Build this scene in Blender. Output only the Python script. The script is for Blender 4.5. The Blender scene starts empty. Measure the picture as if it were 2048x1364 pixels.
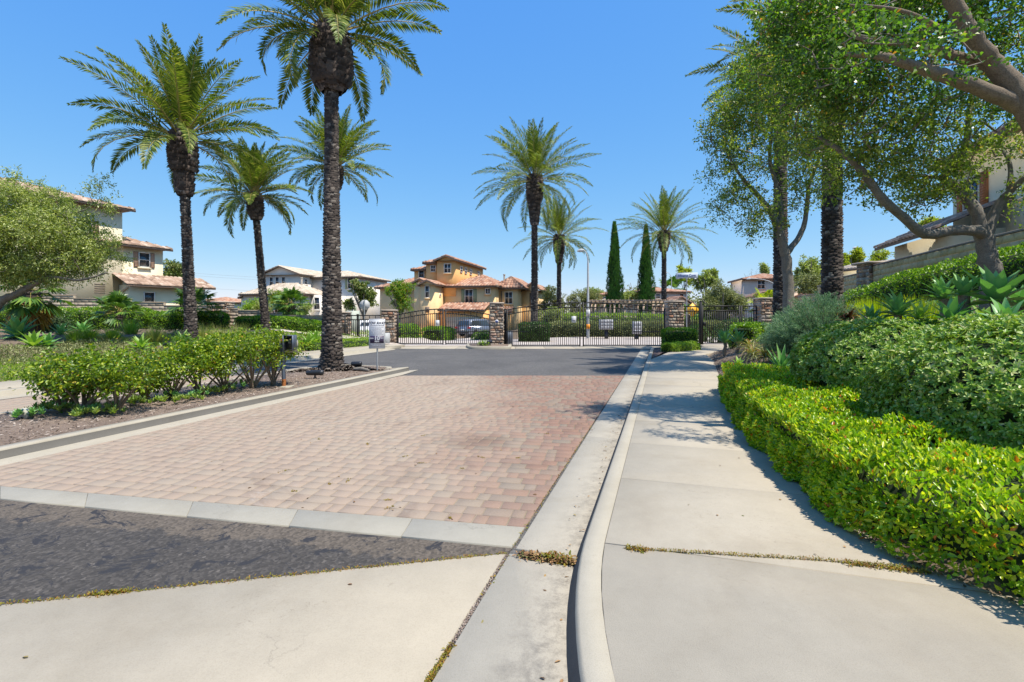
import bpy, math, random
import numpy as np
from mathutils import Vector, Matrix
random.seed(7); R = np.random.default_rng(7)
rad = math.radians
scene = bpy.context.scene
COL = scene.collection

# ------------------------------------------------------------------ camera, sky, sun
cam = bpy.data.cameras.new("camera"); camo = bpy.data.objects.new("camera", cam); COL.objects.link(camo)
camo.location = (0, 0, 1.6); camo.rotation_euler = (rad(90), 0, 0)
cam.sensor_width = 36; cam.lens = 1000/2048*36
cam.shift_y = -50/2048
cam.clip_start = 0.05; cam.clip_end = 3000
scene.camera = camo

SUN_EL = rad(65); SUN_DIR = Vector((0.81, -0.58, 0)).normalized()
sd = Vector((SUN_DIR.x*math.cos(SUN_EL), SUN_DIR.y*math.cos(SUN_EL), math.sin(SUN_EL)))
sun = bpy.data.lights.new("sun", 'SUN'); sun.energy = 3.6; sun.angle = rad(0.55); sun.color = (1, 0.94, 0.83)
suno = bpy.data.objects.new("sun", sun); COL.objects.link(suno)
suno.rotation_euler = sd.to_track_quat('Z', 'Y').to_euler(); suno.location = (20, -10, 40)

w = bpy.data.worlds.new("World"); scene.world = w; w.use_nodes = True
nt = w.node_tree; bg = nt.nodes["Background"]
sky = nt.nodes.new("ShaderNodeTexSky"); sky.sky_type = 'NISHITA'; sky.sun_disc = False
sky.sun_elevation = SUN_EL; sky.sun_rotation = math.atan2(SUN_DIR.x, SUN_DIR.y)
sky.altitude = 0; sky.air_density = 1.0; sky.dust_density = 0; sky.ozone_density = 10
sepc = nt.nodes.new("ShaderNodeSeparateColor"); comc = nt.nodes.new("ShaderNodeCombineColor"); nt.links.new(sky.outputs[0], sepc.inputs[0])
for ch, (gm, tn) in enumerate(((.98, .61), (.58, 1.07), (.12, 2.8))):   # grade the clear sky's colour towards the photograph's deep even blue
    pw = nt.nodes.new("ShaderNodeMath"); pw.operation = 'POWER'; pw.inputs[1].default_value = gm; nt.links.new(sepc.outputs[ch], pw.inputs[0])
    ml = nt.nodes.new("ShaderNodeMath"); ml.operation = 'MULTIPLY'; ml.inputs[1].default_value = tn; nt.links.new(pw.outputs[0], ml.inputs[0]); nt.links.new(ml.outputs[0], comc.inputs[ch])
nt.links.new(comc.outputs[0], bg.inputs[0]); bg.inputs[1].default_value = 0.15
scene.view_settings.view_transform = 'Standard'; scene.view_settings.look = 'None'
scene.view_settings.exposure = 0.9; scene.view_settings.gamma = 1
scene.cycles.max_bounces = 6; scene.cycles.transparent_max_bounces = 8
scene.cycles.diffuse_bounces = 3; scene.cycles.glossy_bounces = 2; scene.cycles.transmission_bounces = 3
scene.cycles.caustics_reflective = False; scene.cycles.caustics_refractive = False

# ------------------------------------------------------------------ pixel -> world helpers (survey of the photograph)
HZ = 632.0
def P(px, py, D): return Vector(((px-1024)*D/1000, D, 1.6-(py-HZ)*D/1000))
def G(px, py, z=0.0):
    D = 1000*(1.6-z)/(py-HZ); return ((px-1024)*D/1000, D)
U = np.array((.2873, .9578)); Vv = np.array((.9578, -.2873))
def uv(u, v): return (u*U[0]+v*Vv[0], u*U[1]+v*Vv[1])
def sstep(a, b, x):
    t = np.clip((np.asarray(x, float)-a)/(b-a), 0, 1); return t*t*(3-2*t)
def v_face(u): return -.54 + .095*np.maximum(0, 3.4-np.asarray(u, float))**2
VE_U = [-3, 1.5, 2.4, 3.15, 3.42, 3.95, 5.03, 6.76, 10.7, 14.6, 18, 21.5, 24, 26, 32]
VE_V = [14, 6.5, 3.4, 1.80, 1.46, 1.24, 1.16, 1.06, 1.15, 1.38, 1.6, 1.9, 2.5, 3.2, 5.5]
def v_edge(u): return np.interp(u, VE_U, VE_V)
def tz(x, y):
    x = np.asarray(x, float); y = np.asarray(y, float)
    u = x*U[0]+y*U[1]; v = x*Vv[0]+y*Vv[1]
    ve = v_edge(u)
    fade = 1-.93*sstep(17, 30, u)
    right = np.where(v < ve, -.06+.16*np.clip((v-ve+.3)/.3, 0, 1), .10+np.minimum(.37*np.maximum(v-ve, 0)*fade, 2.05*fade+.1))
    d = -14.2-v
    left = np.where(d < 0, -.06+.16*np.clip((d+.4)/.4, 0, 1), .10+np.minimum(.12*d, .75))
    z = np.where(v > -7, right, left)
    z = np.where((u < 2.2) & (v > -7), np.minimum(z, .09), z)
    drop = -.72*sstep(31, 46, y)*sstep(5, -2, x)
    inroad = (v > -14.6) & (v < ve+.2)
    bump = 1.0*np.exp(-(((x-7)/10)**2+((y-47.5)/6.5)**2)**2)
    z = np.where(y > 31, -.06*(y < 36)+np.where(inroad | (y > 33), 0, z)+.0+drop+bump*(y > 33), z)
    z = z + np.where((x > 22) & (y > 34), np.minimum((x-22)*.06, 3), 0)
    return z
def tzf(x, y): return float(tz(x, y))

# ------------------------------------------------------------------ mesh plumbing
def tag(o, label=None, cat=None, group=None, kind=None):
    if label: o["label"] = label
    if cat: o["category"] = cat
    if group: o["group"] = group
    if kind: o["kind"] = kind
    return o
def empty(name, loc, label=None, cat=None, group=None, rz=0):
    o = bpy.data.objects.new(name, None); COL.objects.link(o); o.location = loc; o.rotation_euler = (0, 0, rz)
    o.empty_display_size = .2
    return tag(o, label, cat, group)
def mk(name, Vs, Fs, mats, mi=None, parent=None, smooth=False, world=False):
    """Vs (n,3) array; Fs list of int arrays (m,k). world=True: coords are world, parent is an unrotated/rotated empty."""
    Vs = np.asarray(Vs, float).reshape(-1, 3)
    if parent is not None and world:
        M = np.array(parent.matrix_basis.inverted()); Vs = Vs@M[:3, :3].T+M[:3, 3]
    me = bpy.data.meshes.new(name)
    me.vertices.add(len(Vs)); me.vertices.foreach_set("co", Vs.astype(np.float32).ravel())
    fl = [np.asarray(f, np.int32) for f in Fs if len(f)]
    li = np.concatenate([f.ravel() for f in fl]); cnt = np.concatenate([np.full(len(f), f.shape[1]) for f in fl])
    me.loops.add(len(li)); me.loops.foreach_set("vertex_index", li)
    me.polygons.add(len(cnt)); me.polygons.foreach_set("loop_start", np.concatenate(([0], np.cumsum(cnt)[:-1])).astype(np.int32))
    for m in (mats if isinstance(mats, (list, tuple)) else [mats]): me.materials.append(m)
    if mi is not None: me.polygons.foreach_set("material_index", np.asarray(mi, np.int32))
    if smooth: me.polygons.foreach_set("use_smooth", np.ones(len(cnt), bool))
    me.update(calc_edges=True)
    o = bpy.data.objects.new(name, me); COL.objects.link(o)
    if parent is not None: o.parent = parent
    return o
from mathutils.geometry import tessellate_polygon
class MB:
    """collects shapes into one mesh"""
    def __init__(s): s.V = []; s.F = {}; s.n = 0
    def add(s, V, F, m=0):
        V = np.asarray(V, float).reshape(-1, 3); s.V.append(V)
        for f in (F if isinstance(F, list) and len(F) and isinstance(F[0], np.ndarray) and F[0].ndim == 2 else [F]):
            if isinstance(f, np.ndarray):
                s.F.setdefault((f.shape[1], m), []).append(f+s.n)
            else:
                for g in f: s.F.setdefault((len(g), m), []).append(np.array([g])+s.n)
        s.n += len(V); return s
    def box(s, x0, x1, y0, y1, z0, z1, m=0, bev=0):
        if bev > 0:
            b = bev
            V = []
            for z, i in ((z0, b), (z0+b, 0), (z1-b, 0), (z1, b)):
                V += [(x0+i, y0+i, z), (x1-i, y0+i, z), (x1-i, y1-i, z), (x0+i, y1-i, z)]
            F = [(3, 2, 1, 0), (12, 13, 14, 15)]
            for k in range(3):
                for j in range(4):
                    F.append((k*4+j, k*4+(j+1) % 4, k*4+4+(j+1) % 4, k*4+4+j))
            return s.add(V, F, m)
        V = [(x0, y0, z0), (x1, y0, z0), (x1, y1, z0), (x0, y1, z0), (x0, y0, z1), (x1, y0, z1), (x1, y1, z1), (x0, y1, z1)]
        return s.add(V, [(3, 2, 1, 0), (4, 5, 6, 7), (0, 1, 5, 4), (1, 2, 6, 5), (2, 3, 7, 6), (3, 0, 4, 7)], m)
    def tube(s, pts, rs, n=8, m=0, cap=True):
        pts = [Vector(p) for p in pts]
        if not hasattr(rs, '__len__'): rs = [rs]*len(pts)
        t0 = (pts[1]-pts[0]).normalized()
        a = t0.orthogonal().normalized(); V = []
        for i, p in enumerate(pts):
            t = ((pts[min(i+1, len(pts)-1)]-pts[max(i-1, 0)])).normalized()
            a = (a-t*a.dot(t)).normalized(); b = t.cross(a)
            for k in range(n):
                an = 2*math.pi*k/n; V.append(p+(a*math.cos(an)+b*math.sin(an))*rs[i])
        F = []
        for i in range(len(pts)-1):
            for k in range(n): F.append((i*n+k, i*n+(k+1) % n, (i+1)*n+(k+1) % n, (i+1)*n+k))
        s.add([tuple(v) for v in V], F, m)
        if cap:
            c = [tuple(v) for v in V[:n]][::-1]; s.add(c, [tuple(range(n))], m)
            c = [tuple(v) for v in V[-n:]]; s.add(c, [tuple(range(n))], m)
        return s
    def prism(s, poly, z0, z1, m=0, bev=0):
        """poly CCW list of (x,y)"""
        n = len(poly); A = sum(poly[i][0]*poly[(i+1) % n][1]-poly[(i+1) % n][0]*poly[i][1] for i in range(n))
        if A < 0: poly = poly[::-1]
        rings = [(poly, z0)]
        if bev > 0: rings += [(poly, z1-bev), (inset(poly, bev), z1)]
        else: rings += [(poly, z1)]
        V = [(x, y, z) for pl, z in rings for x, y in pl]
        F = [tuple(range((len(rings)-1)*n, len(rings)*n))]
        for r in range(len(rings)-1):
            for j in range(n): F.append((r*n+j, r*n+(j+1) % n, (r+1)*n+(j+1) % n, (r+1)*n+j))
        return s.add(V, F, m)
    def quad(s, a, b, c, d, m=0): return s.add([a, b, c, d], [(0, 1, 2, 3)], m)
    def build(s, name, mats, parent=None, smooth=False, world=False):
        Fs = []; mi = []
        for (k, m), l in s.F.items():
            f = np.concatenate(l); Fs.append(f); mi += [m]*len(f)
        return mk(name, np.concatenate(s.V), Fs, mats, mi, parent, smooth, world)
def inset(poly, d):
    n = len(poly); out = []
    for i in range(n):
        p0, p1, p2 = Vector(poly[i-1]), Vector(poly[i]), Vector(poly[(i+1) % n])
        e1 = (p1-p0); e2 = (p2-p1)
        if e1.length < 1e-6 or e2.length < 1e-6: out.append(tuple(p1)); continue
        e1.normalize(); e2.normalize()
        n1 = Vector((-e1.y, e1.x)); n2 = Vector((-e2.y, e2.x)); b = n1+n2
        if b.length < 1e-6: b = n1
        b.normalize(); k = d/max(.35, b.dot(n1)); out.append(tuple(p1+b*k))
    return out
def clip_poly(poly, conv):
    """Sutherland-Hodgman against a CCW convex polygon"""
    out = list(poly)
    for i in range(len(conv)):
        a, b = conv[i], conv[(i+1) % len(conv)]
        if not out: return out
        inp, out = out, []
        side = lambda p: (b[0]-a[0])*(p[1]-a[1])-(b[1]-a[1])*(p[0]-a[0])
        for j in range(len(inp)):
            p, q = inp[j-1], inp[j]; sp, sq = side(p), side(q)
            if (sp >= 0) != (sq >= 0):
                t = sp/(sp-sq); out.append((p[0]+(q[0]-p[0])*t, p[1]+(q[1]-p[1])*t))
            if sq >= 0: out.append(q)
    return out

# ------------------------------------------------------------------ materials
def nm(name):
    m = bpy.data.materials.new(name); m.use_nodes = True
    return m, m.node_tree.nodes, m.node_tree.links, m.node_tree.nodes["Principled BSDF"]
def ramp(N, L, src, stops, interp='LINEAR'):
    r = N.new("ShaderNodeValToRGB"); r.color_ramp.interpolation = interp; e = r.color_ramp.elements
    while len(e) < len(stops): e.new(.5)
    for el, (p, c) in zip(e, stops): el.position = p; el.color = (*c, 1)
    L.new(src, r.inputs[0]); return r.outputs[0]
def noise(N, L, scale, detail=4, rough=.6, coord='Object', vec=None, dist=0):
    n = N.new("ShaderNodeTexNoise"); n.inputs["Scale"].default_value = scale; n.inputs["Detail"].default_value = detail
    n.inputs["Roughness"].default_value = rough; n.inputs["Distortion"].default_value = dist
    if vec is None:
        tc = N.new("ShaderNodeTexCoord"); vec = tc.outputs[coord]
    L.new(vec, n.inputs["Vector"]); return n.outputs["Fac"]
def mix(N, L, fac, a, b, mode='MIX'):
    m = N.new("ShaderNodeMix"); m.data_type = 'RGBA'; m.blend_type = mode
    for s, v in ((m.inputs[0], fac), (m.inputs[6], a), (m.inputs[7], b)):
        if isinstance(v, (int, float)): s.default_value = v
        elif isinstance(v, tuple): s.default_value = (*v, 1)
        else: L.new(v, s)
    return m.outputs[2]
def bump(N, L, h, strength, dist, pb):
    b = N.new("ShaderNodeBump"); b.inputs["Strength"].default_value = strength; b.inputs["Distance"].default_value = dist
    L.new(h, b.inputs["Height"]); L.new(b.outputs[0], pb.inputs["Normal"])
def c3(c, k): return tuple(min(1, x*k) for x in c)
def plain(name, col, rough=.6, metal=0, var=.12, scale=6, bmp=0, bscale=60):
    m, N, L, pb = nm(name)
    f = noise(N, L, scale, 5)
    L.new(ramp(N, L, f, [(.3, c3(col, 1-var)), (.7, c3(col, 1+var))]), pb.inputs["Base Color"])
    pb.inputs["Roughness"].default_value = rough; pb.inputs["Metallic"].default_value = metal
    if bmp: bump(N, L, noise(N, L, bscale, 3), bmp, .02, pb)
    return m
def mrange(N, L, src, a_, b_):
    mr = N.new('ShaderNodeMapRange'); mr.inputs[1].default_value = a_; mr.inputs[2].default_value = b_; L.new(src, mr.inputs[0]); return mr.outputs[0]
def concrete(name, col, stain=.2, stainc=(.17, .135, .095), scale=1.0, grime=False):
    m, N, L, pb = nm(name)
    g = N.new("ShaderNodeNewGeometry")
    v = g.outputs["Position"]
    big = noise(N, L, .55*scale, 6, .62, vec=v, dist=.6); mid = noise(N, L, 4*scale, 6, .7, vec=v); fine = noise(N, L, 160, 2, .6, vec=v)
    c = ramp(N, L, big, [(.26, (col[0]*.78, col[1]*.74, col[2]*.68)), (.48, col), (.6, c3(col, 1.04)), (.74, c3(col, 1.14))])
    c = mix(N, L, .35, c, ramp(N, L, mid, [(.3, c3(col, .8)), (.7, c3(col, 1.15))]))
    isl = g.outputs["Random Per Island"]
    c = mix(N, L, .8, c, ramp(N, L, isl, [(0, (.97, .97, .97)), (1, (1.0, 1.0, 1.0))]), 'MULTIPLY')
    c = mix(N, L, .45, c, ramp(N, L, fine, [(.25, (.72, .70, .68)), (.5, (1, 1, 1)), (.8, (1.12, 1.12, 1.12))]), 'MULTIPLY')
    sp = noise(N, L, 22, 8, .8, vec=v, dist=1.2); reg = noise(N, L, .9, 3, .5, vec=v)
    mu = N.new("ShaderNodeMath"); mu.operation = 'MULTIPLY'
    L.new(ramp(N, L, sp, [(.56, (0, 0, 0)), (.68, (1, 1, 1))]), mu.inputs[0])
    L.new(ramp(N, L, reg, [(.48, (0, 0, 0)), (.66, (stain*2.2,)*3)]), mu.inputs[1])
    c = mix(N, L, mu.outputs[0], c, stainc)
    vo = N.new("ShaderNodeTexVoronoi"); vo.feature = 'DISTANCE_TO_EDGE'; vo.inputs["Scale"].default_value = .42
    vm = N.new("ShaderNodeVectorMath"); vm.operation = 'MULTIPLY_ADD'; nz = N.new("ShaderNodeTexNoise"); nz.inputs["Scale"].default_value = 1.6; nz.inputs["Detail"].default_value = 8; nz.inputs["Roughness"].default_value = .7
    L.new(v, nz.inputs["Vector"]); L.new(nz.outputs["Color"], vm.inputs[0]); vm.inputs[1].default_value = (.9, .9, .9); L.new(v, vm.inputs[2]); L.new(vm.outputs[0], vo.inputs["Vector"])
    ck = ramp(N, L, vo.outputs["Distance"], [(0, (1, 1, 1)), (.0022, (0, 0, 0))]); mk_ = N.new("ShaderNodeMath"); mk_.operation = 'MULTIPLY'; L.new(ck, mk_.inputs[0]); L.new(ramp(N, L, noise(N, L, .5, 2, .5, vec=v), [(.50, (0, 0, 0)), (.62, (.55,)*3)]), mk_.inputs[1])
    c = mix(N, L, mk_.outputs[0], c, (.07, .06, .05))
    if grime:
        dt = N.new("ShaderNodeVectorMath"); dt.operation = 'DOT_PRODUCT'; L.new(v, dt.inputs[0]); dt.inputs[1].default_value = (.9578, -.2873, 0)
        m3 = N.new("ShaderNodeMath"); m3.operation = 'MULTIPLY'; L.new(mrange(N, L, dt.outputs[1], -.80, -.56), m3.inputs[0]); L.new(ramp(N, L, noise(N, L, 7, 9, .85, vec=v, dist=.15), [(.44, (0, 0, 0)), (.66, (.7,)*3)]), m3.inputs[1])
        c = mix(N, L, m3.outputs[0], c, (.085, .075, .065))
    L.new(c, pb.inputs["Base Color"]); pb.inputs["Roughness"].default_value = .88
    bump(N, L, fine, .25, .004, pb)
    return m
def islandmat(name, stops, rough=.8, noisec=.25, scale=25, bmp=.4, bdist=.01, spec=.5, extra=None):
    m, N, L, pb = nm(name)
    g = N.new("ShaderNodeNewGeometry")
    c = ramp(N, L, g.outputs["Random Per Island"], stops)
    f = noise(N, L, scale, 5, .7, vec=g.outputs["Position"])
    c = mix(N, L, 1.0, c, ramp(N, L, f, [(.25, (1-noisec,)*3), (.75, (1+noisec,)*3)]), 'MULTIPLY')
    if extra: c = extra(N, L, g, c)
    L.new(c, pb.inputs["Base Color"]); pb.inputs["Roughness"].default_value = rough
    pb.inputs["Specular IOR Level"].default_value = spec
    if bmp: bump(N, L, f, bmp, bdist, pb)
    return m
def leafmat(name, stops, trans=.35, rough=.45, tcol=None, spec=.5, edge=None):
    m, N, L, pb = nm(name)
    g = N.new("ShaderNodeNewGeometry")
    c = ramp(N, L, g.outputs["Random Per Island"], stops)
    big = noise(N, L, 1.3, 3, .6, vec=g.outputs["Position"])
    c = mix(N, L, .8, c, ramp(N, L, big, [(.3, (.78, .82, .75)), (.7, (1.2, 1.16, 1.1))]), 'MULTIPLY')
    L.new(c, pb.inputs["Base Color"]); pb.inputs["Roughness"].default_value = rough
    pb.inputs["Specular IOR Level"].default_value = spec
    t = N.new("ShaderNodeBsdfTranslucent")
    L.new(mix(N, L, 1.0, c, tcol or (1.5, 1.7, .5), 'MULTIPLY'), t.inputs[0])
    ms = N.new("ShaderNodeMixShader"); ms.inputs[0].default_value = trans
    L.new(pb.outputs[0], ms.inputs[1]); L.new(t.outputs[0], ms.inputs[2])
    L.new(ms.outputs[0], N["Material Output"].inputs[0])
    return m

M = {}
M['walk'] = concrete('walk_concrete', (.375, .325, .25), .3)
M['curb'] = concrete('curb_concrete', (.37, .33, .26), .5)
M['gutter'] = concrete('gutter_concrete', (.36, .32, .255), .9, grime=True)
M['curb_face'] = concrete('dark_curb_face', (.07, .065, .062), .8, (.03, .03, .03), 2)  # face coloured much darker than the curb top
M['curb_dark'] = concrete('dark_median_curb_face', (.12, .11, .095), .7, (.05, .05, .045), 2)  # median face coloured darker than its top
M['band'] = concrete('band_concrete', (.31, .285, .235), .15)
def mrange(N, L, src, a_, b_):
    mr = N.new("ShaderNodeMapRange"); mr.inputs[1].default_value = a_; mr.inputs[2].default_value = b_; L.new(src, mr.inputs[0]); return mr.outputs[0]
def asphalt(name, c, patch=None):
    m, N, L, pb = nm(name)
    g = N.new("ShaderNodeNewGeometry"); v = g.outputs["Position"]
    vo = N.new("ShaderNodeTexVoronoi"); vo.inputs["Scale"].default_value = 55; L.new(v, vo.inputs["Vector"])
    base = ramp(N, L, vo.outputs["Color"], [(.0, c3(c, .55)), (.55, c), (.85, c3(c, 1.5)), (1, c3(c, 2.6))])
    big = noise(N, L, .5, 6, .65, vec=v, dist=.5)
    base = mix(N, L, .9, base, ramp(N, L, big, [(.3, (.75, .75, .76)), (.7, (1.25, 1.24, 1.22))]), 'MULTIPLY')
    if patch:
        dt = N.new("ShaderNodeVectorMath"); dt.operation = 'DOT_PRODUCT'; L.new(v, dt.inputs[0]); dt.inputs[1].default_value = (.1848, .9828, 0)
        p = noise(N, L, 1.3, 9, .74, vec=v, dist=1.4)
        ad = N.new("ShaderNodeMath"); ad.operation = 'MULTIPLY_ADD'; L.new(p, ad.inputs[0]); ad.inputs[1].default_value = .75; L.new(dt.outputs[1], ad.inputs[2])
        base = mix(N, L, ramp(N, L, ad.outputs[0], [(0, (0, 0, 0)), (1, (0, 0, 0))]) if False else mrange(N, L, ad.outputs[0], 3.50, 3.53), base, mix(N, L, 1.0, patch, ramp(N, L, vo.outputs["Color"], [(0, (.6, .6, .6)), (1, (1.7, 1.7, 1.7))]), 'MULTIPLY'))
        q = noise(N, L, 2.6, 10, .75, vec=v, dist=2.2)
        base = mix(N, L, ramp(N, L, q, [(.555, (0, 0, 0)), (.585, (1, 1, 1))]), base, (.024, .023, .026))
    L.new(base, pb.inputs["Base Color"]); pb.inputs["Roughness"].default_value = .9
    bump(N, L, vo.outputs["Distance"], .6, .006, pb)
    return m
M['asphalt_old'] = asphalt('old_asphalt', (.058, .050, .043), (.088, .070, .053))
M['asphalt_new'] = asphalt('sealed_asphalt', (.088, .082, .077))
def pav_extra(N, L, g, c):
    p = g.outputs["Position"]
    sx = N.new("ShaderNodeSeparateXYZ"); L.new(p, sx.inputs[0])
    # sun-bleached, dusty wear on the left two thirds of the lane
    n = noise(N, L, .45, 6, .7, vec=p, dist=.8)
    mr = N.new("ShaderNodeMapRange"); mr.inputs[1].default_value = .6; mr.inputs[2].default_value = -3.0; L.new(sx.outputs[0], mr.inputs[0])
    a = N.new("ShaderNodeMath"); a.operation = 'MULTIPLY_ADD'; L.new(n, a.inputs[0]); a.inputs[1].default_value = 1.0
    L.new(mr.outputs[0], a.inputs[2])
    f = ramp(N, L, a.outputs[0], [(.50, (0.04,)*3), (1.0, (.75,)*3)])
    c = mix(N, L, f, c, (.35, .28, .215))
    n2 = noise(N, L, .9, 7, .75, vec=p, dist=1.4)
    f2 = ramp(N, L, n2, [(.60, (0, 0, 0)), (.72, (.65,)*3)])
    m2 = N.new("ShaderNodeMath"); m2.operation = 'MULTIPLY'; L.new(f2, m2.inputs[0]); L.new(mr.outputs[0], m2.inputs[1])
    c = mix(N, L, m2.outputs[0], c, (.46, .42, .37))
    n3 = noise(N, L, .8, 7, .72, vec=p, dist=1.0)
    c = mix(N, L, ramp(N, L, n3, [(.54, (0, 0, 0)), (.70, (.42,)*3)]), c, (.13, .085, .065))
    ds = N.new("ShaderNodeVectorMath"); ds.operation = 'DISTANCE'; L.new(p, ds.inputs[0]); ds.inputs[1].default_value = (-.42, 6.3, .017)   # an old oil stain
    ns = N.new("ShaderNodeMath"); ns.operation = 'MULTIPLY_ADD'; L.new(noise(N, L, 3, 6, .7, vec=p), ns.inputs[0]); ns.inputs[1].default_value = .6; L.new(ds.outputs["Value"], ns.inputs[2])
    return mix(N, L, ramp(N, L, ns.outputs[0], [(.35, (.55,)*3), (.8, (0, 0, 0))]), c, (.11, .07, .05))
M['paver'] = islandmat('concrete_pavers', [(0, (.235, .14, .10)), (.25, (.25, .15, .11)), (.45, (.22, .132, .10)), (.62, (.235, .175, .13)), (.8, (.21, .168, .13)), (1, (.26, .16, .12))], .9, .18, 60, .35, .004, .3, pav_extra)
def wear(N, L, p, k=1.0):
    sx = N.new('ShaderNodeSeparateXYZ'); L.new(p, sx.inputs[0])
    n = noise(N, L, .45, 6, .7, vec=p, dist=.8)
    mr = N.new('ShaderNodeMapRange'); mr.inputs[1].default_value = 1.6; mr.inputs[2].default_value = -3.2; L.new(sx.outputs[0], mr.inputs[0])
    a = N.new('ShaderNodeMath'); a.operation = 'MULTIPLY_ADD'; L.new(n, a.inputs[0]); a.inputs[1].default_value = 1.0; L.new(mr.outputs[0], a.inputs[2])
    return ramp(N, L, a.outputs[0], [(.45, (.12*k,)*3), (.95, (.80*k,)*3)])
def jm():
    m, N, L, pb = nm('paver_joint_sand')
    g = N.new("ShaderNodeNewGeometry")
    f = noise(N, L, 1.6, 7, .75, vec=g.outputs["Position"])
    jc = ramp(N, L, f, [(.40, (.17, .13, .10)), (.56, (.11, .09, .06)), (.62, (.10, .11, .03))])
    L.new(mix(N, L, wear(N, L, g.outputs["Position"], 1.1), jc, (.31, .25, .19)), pb.inputs["Base Color"]); pb.inputs["Roughness"].default_value = 1
    return m
M['joint'] = jm()
M['debris'] = plain('joint_debris', (.045, .035, .025), 1, 0, .5, 40)
def soil(name, a, b, cch):
    m, N, L, pb = nm(name)
    g = N.new("ShaderNodeNewGeometry"); v = g.outputs["Position"]
    n = noise(N, L, 2.0, 8, .75, vec=v); f = noise(N, L, 45, 6, .8, vec=v)
    c = ramp(N, L, n, [(.3, a), (.7, b)])
    c = mix(N, L, .8, c, ramp(N, L, f, [(.3, (.4, .38, .36)), (.5, (1, 1, 1)), (.7, cch)]), 'MULTIPLY')
    L.new(c, pb.inputs["Base Color"]); pb.inputs["Roughness"].default_value = 1
    bump(N, L, f, .8, .03, pb)
    return m
M['soil'] = soil('garden_soil', (.13, .095, .065), (.22, .165, .115), (1.5, 1.45, 1.4))
M['mulch_bed'] = soil('mulch_bed', (.17, .125, .10), (.25, .19, .15), (1.6, 1.5, 1.45))
M['mulch_dark'] = soil('dark_mulch', (.07, .045, .04), (.11, .075, .065), (1.5, 1.4, 1.4))
M['chips'] = islandmat('bark_chips', [(0, (.10, .07, .055)), (.35, (.22, .155, .12)), (.7, (.32, .25, .20)), (1, (.45, .38, .32))], .9, .2, 80, 0)
M['drychips'] = islandmat('dry_leaf_litter', [(0, (.07, .04, .02)), (.4, (.22, .11, .04)), (.7, (.35, .2, .08)), (1, (.16, .17, .05))], .8, .2, 80, 0)
# leaves
M['hedge_near'] = leafmat('glossy_hedge_leaf', [(0, (0.128, 0.244, 0.0161)), (.3, (0.201, 0.356, 0.0187)), (.55, (0.347, 0.503, 0.0241)), (.8, (0.6, 0.62, 0.0334)), (.955, (0.6, 0.62, 0.0669)), (.97, (0.6, 0.227, 0.0267)), (1, (0.547, 0.145, 0.0267))], .40, .32)
M['hedge'] = leafmat('hedge_leaf', [(0, (0.057, 0.152, 0.0137)), (.4, (0.114, 0.247, 0.0171)), (.8, (0.247, 0.418, 0.0256)), (1, (0.456, 0.57, 0.0342))], .3, .4)
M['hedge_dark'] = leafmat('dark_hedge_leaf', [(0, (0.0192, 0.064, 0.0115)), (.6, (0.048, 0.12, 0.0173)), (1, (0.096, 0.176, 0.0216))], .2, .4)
M['pitto'] = leafmat('variegated_leaf', [(0, (0.108, 0.221, 0.0284)), (.35, (0.185, 0.323, 0.0426)), (.6, (0.264, 0.381, 0.0569)), (.8, (0.386, 0.499, 0.114)), (1, (0.54, 0.508, 0.247))], .28, .42, (1.3, 1.5, .6))
M['oak'] = leafmat('small_oak_leaf', [(0, (0.083, 0.136, 0.0338)), (.35, (0.145, 0.217, 0.0452)), (.7, (0.259, 0.344, 0.062)), (.93, (0.436, 0.488, 0.0988)), (1, (0.6, 0.344, 0.113))], .38, .38, (1.6, 1.8, .45))
M['oak_near'] = leafmat('broad_green_leaf', [(0, (0.0499, 0.0952, 0.0227)), (.35, (0.0831, 0.155, 0.0302)), (.7, (0.142, 0.238, 0.0416)), (.96, (0.25, 0.322, 0.0568)), (1, (0.57, 0.155, 0.0568))], .42, .38, (1.4, 1.9, .45))
M['olive'] = leafmat('olive_leaf', [(0, (0.125, 0.15, 0.0506)), (.5, (0.237, 0.263, 0.101)), (1, (0.4, 0.413, 0.191))], .3, .6, (1.2, 1.25, .7))
M['graytree'] = leafmat('gray_green_leaf', [(0, (0.145, 0.192, 0.057)), (.5, (0.27, 0.332, 0.0856)), (.85, (0.463, 0.49, 0.152)), (1, (0.6, 0.62, 0.381))], .3, .5)
M['yellowtree'] = leafmat('yellow_green_leaf', [(0, (0.172, 0.241, 0.0207)), (.6, (0.38, 0.437, 0.031)), (1, (0.575, 0.517, 0.0517))], .35, .5)
M['magnolia'] = leafmat('magnolia_leaf', [(0, (0.056, 0.104, 0.0259)), (.5, (0.128, 0.192, 0.036)), (.8, (0.288, 0.288, 0.0864)), (1, (0.6, 0.6, 0.317))], .2, .35)
M['redgreen'] = leafmat('young_tree_leaf', [(0, (0.0765, 0.17, 0.0229)), (.5, (0.153, 0.306, 0.0306)), (.85, (0.272, 0.34, 0.0306)), (1, (0.442, 0.187, 0.0306))], .35, .45)
M['cypress'] = leafmat('cypress_foliage', [(0, (0.0324, 0.099, 0.0243)), (.5, (0.063, 0.18, 0.0356)), (1, (0.117, 0.27, 0.0486))], .15, .6)
M['palm'] = leafmat('date_palm_leaflet', [(0, (0.0737, 0.124, 0.0238)), (.4, (0.118, 0.178, 0.0262)), (.75, (0.196, 0.248, 0.0416)), (.93, (0.354, 0.367, 0.0891)), (1, (0.491, 0.475, 0.19))], .3, .45, (1.4, 1.5, .5), .35)
M['fanpalm'] = leafmat('fan_palm_leaf', [(0, (0.04, 0.11, 0.027)), (.6, (0.1, 0.2, 0.036)), (1, (0.22, 0.32, 0.054))], .25, .4)
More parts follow.
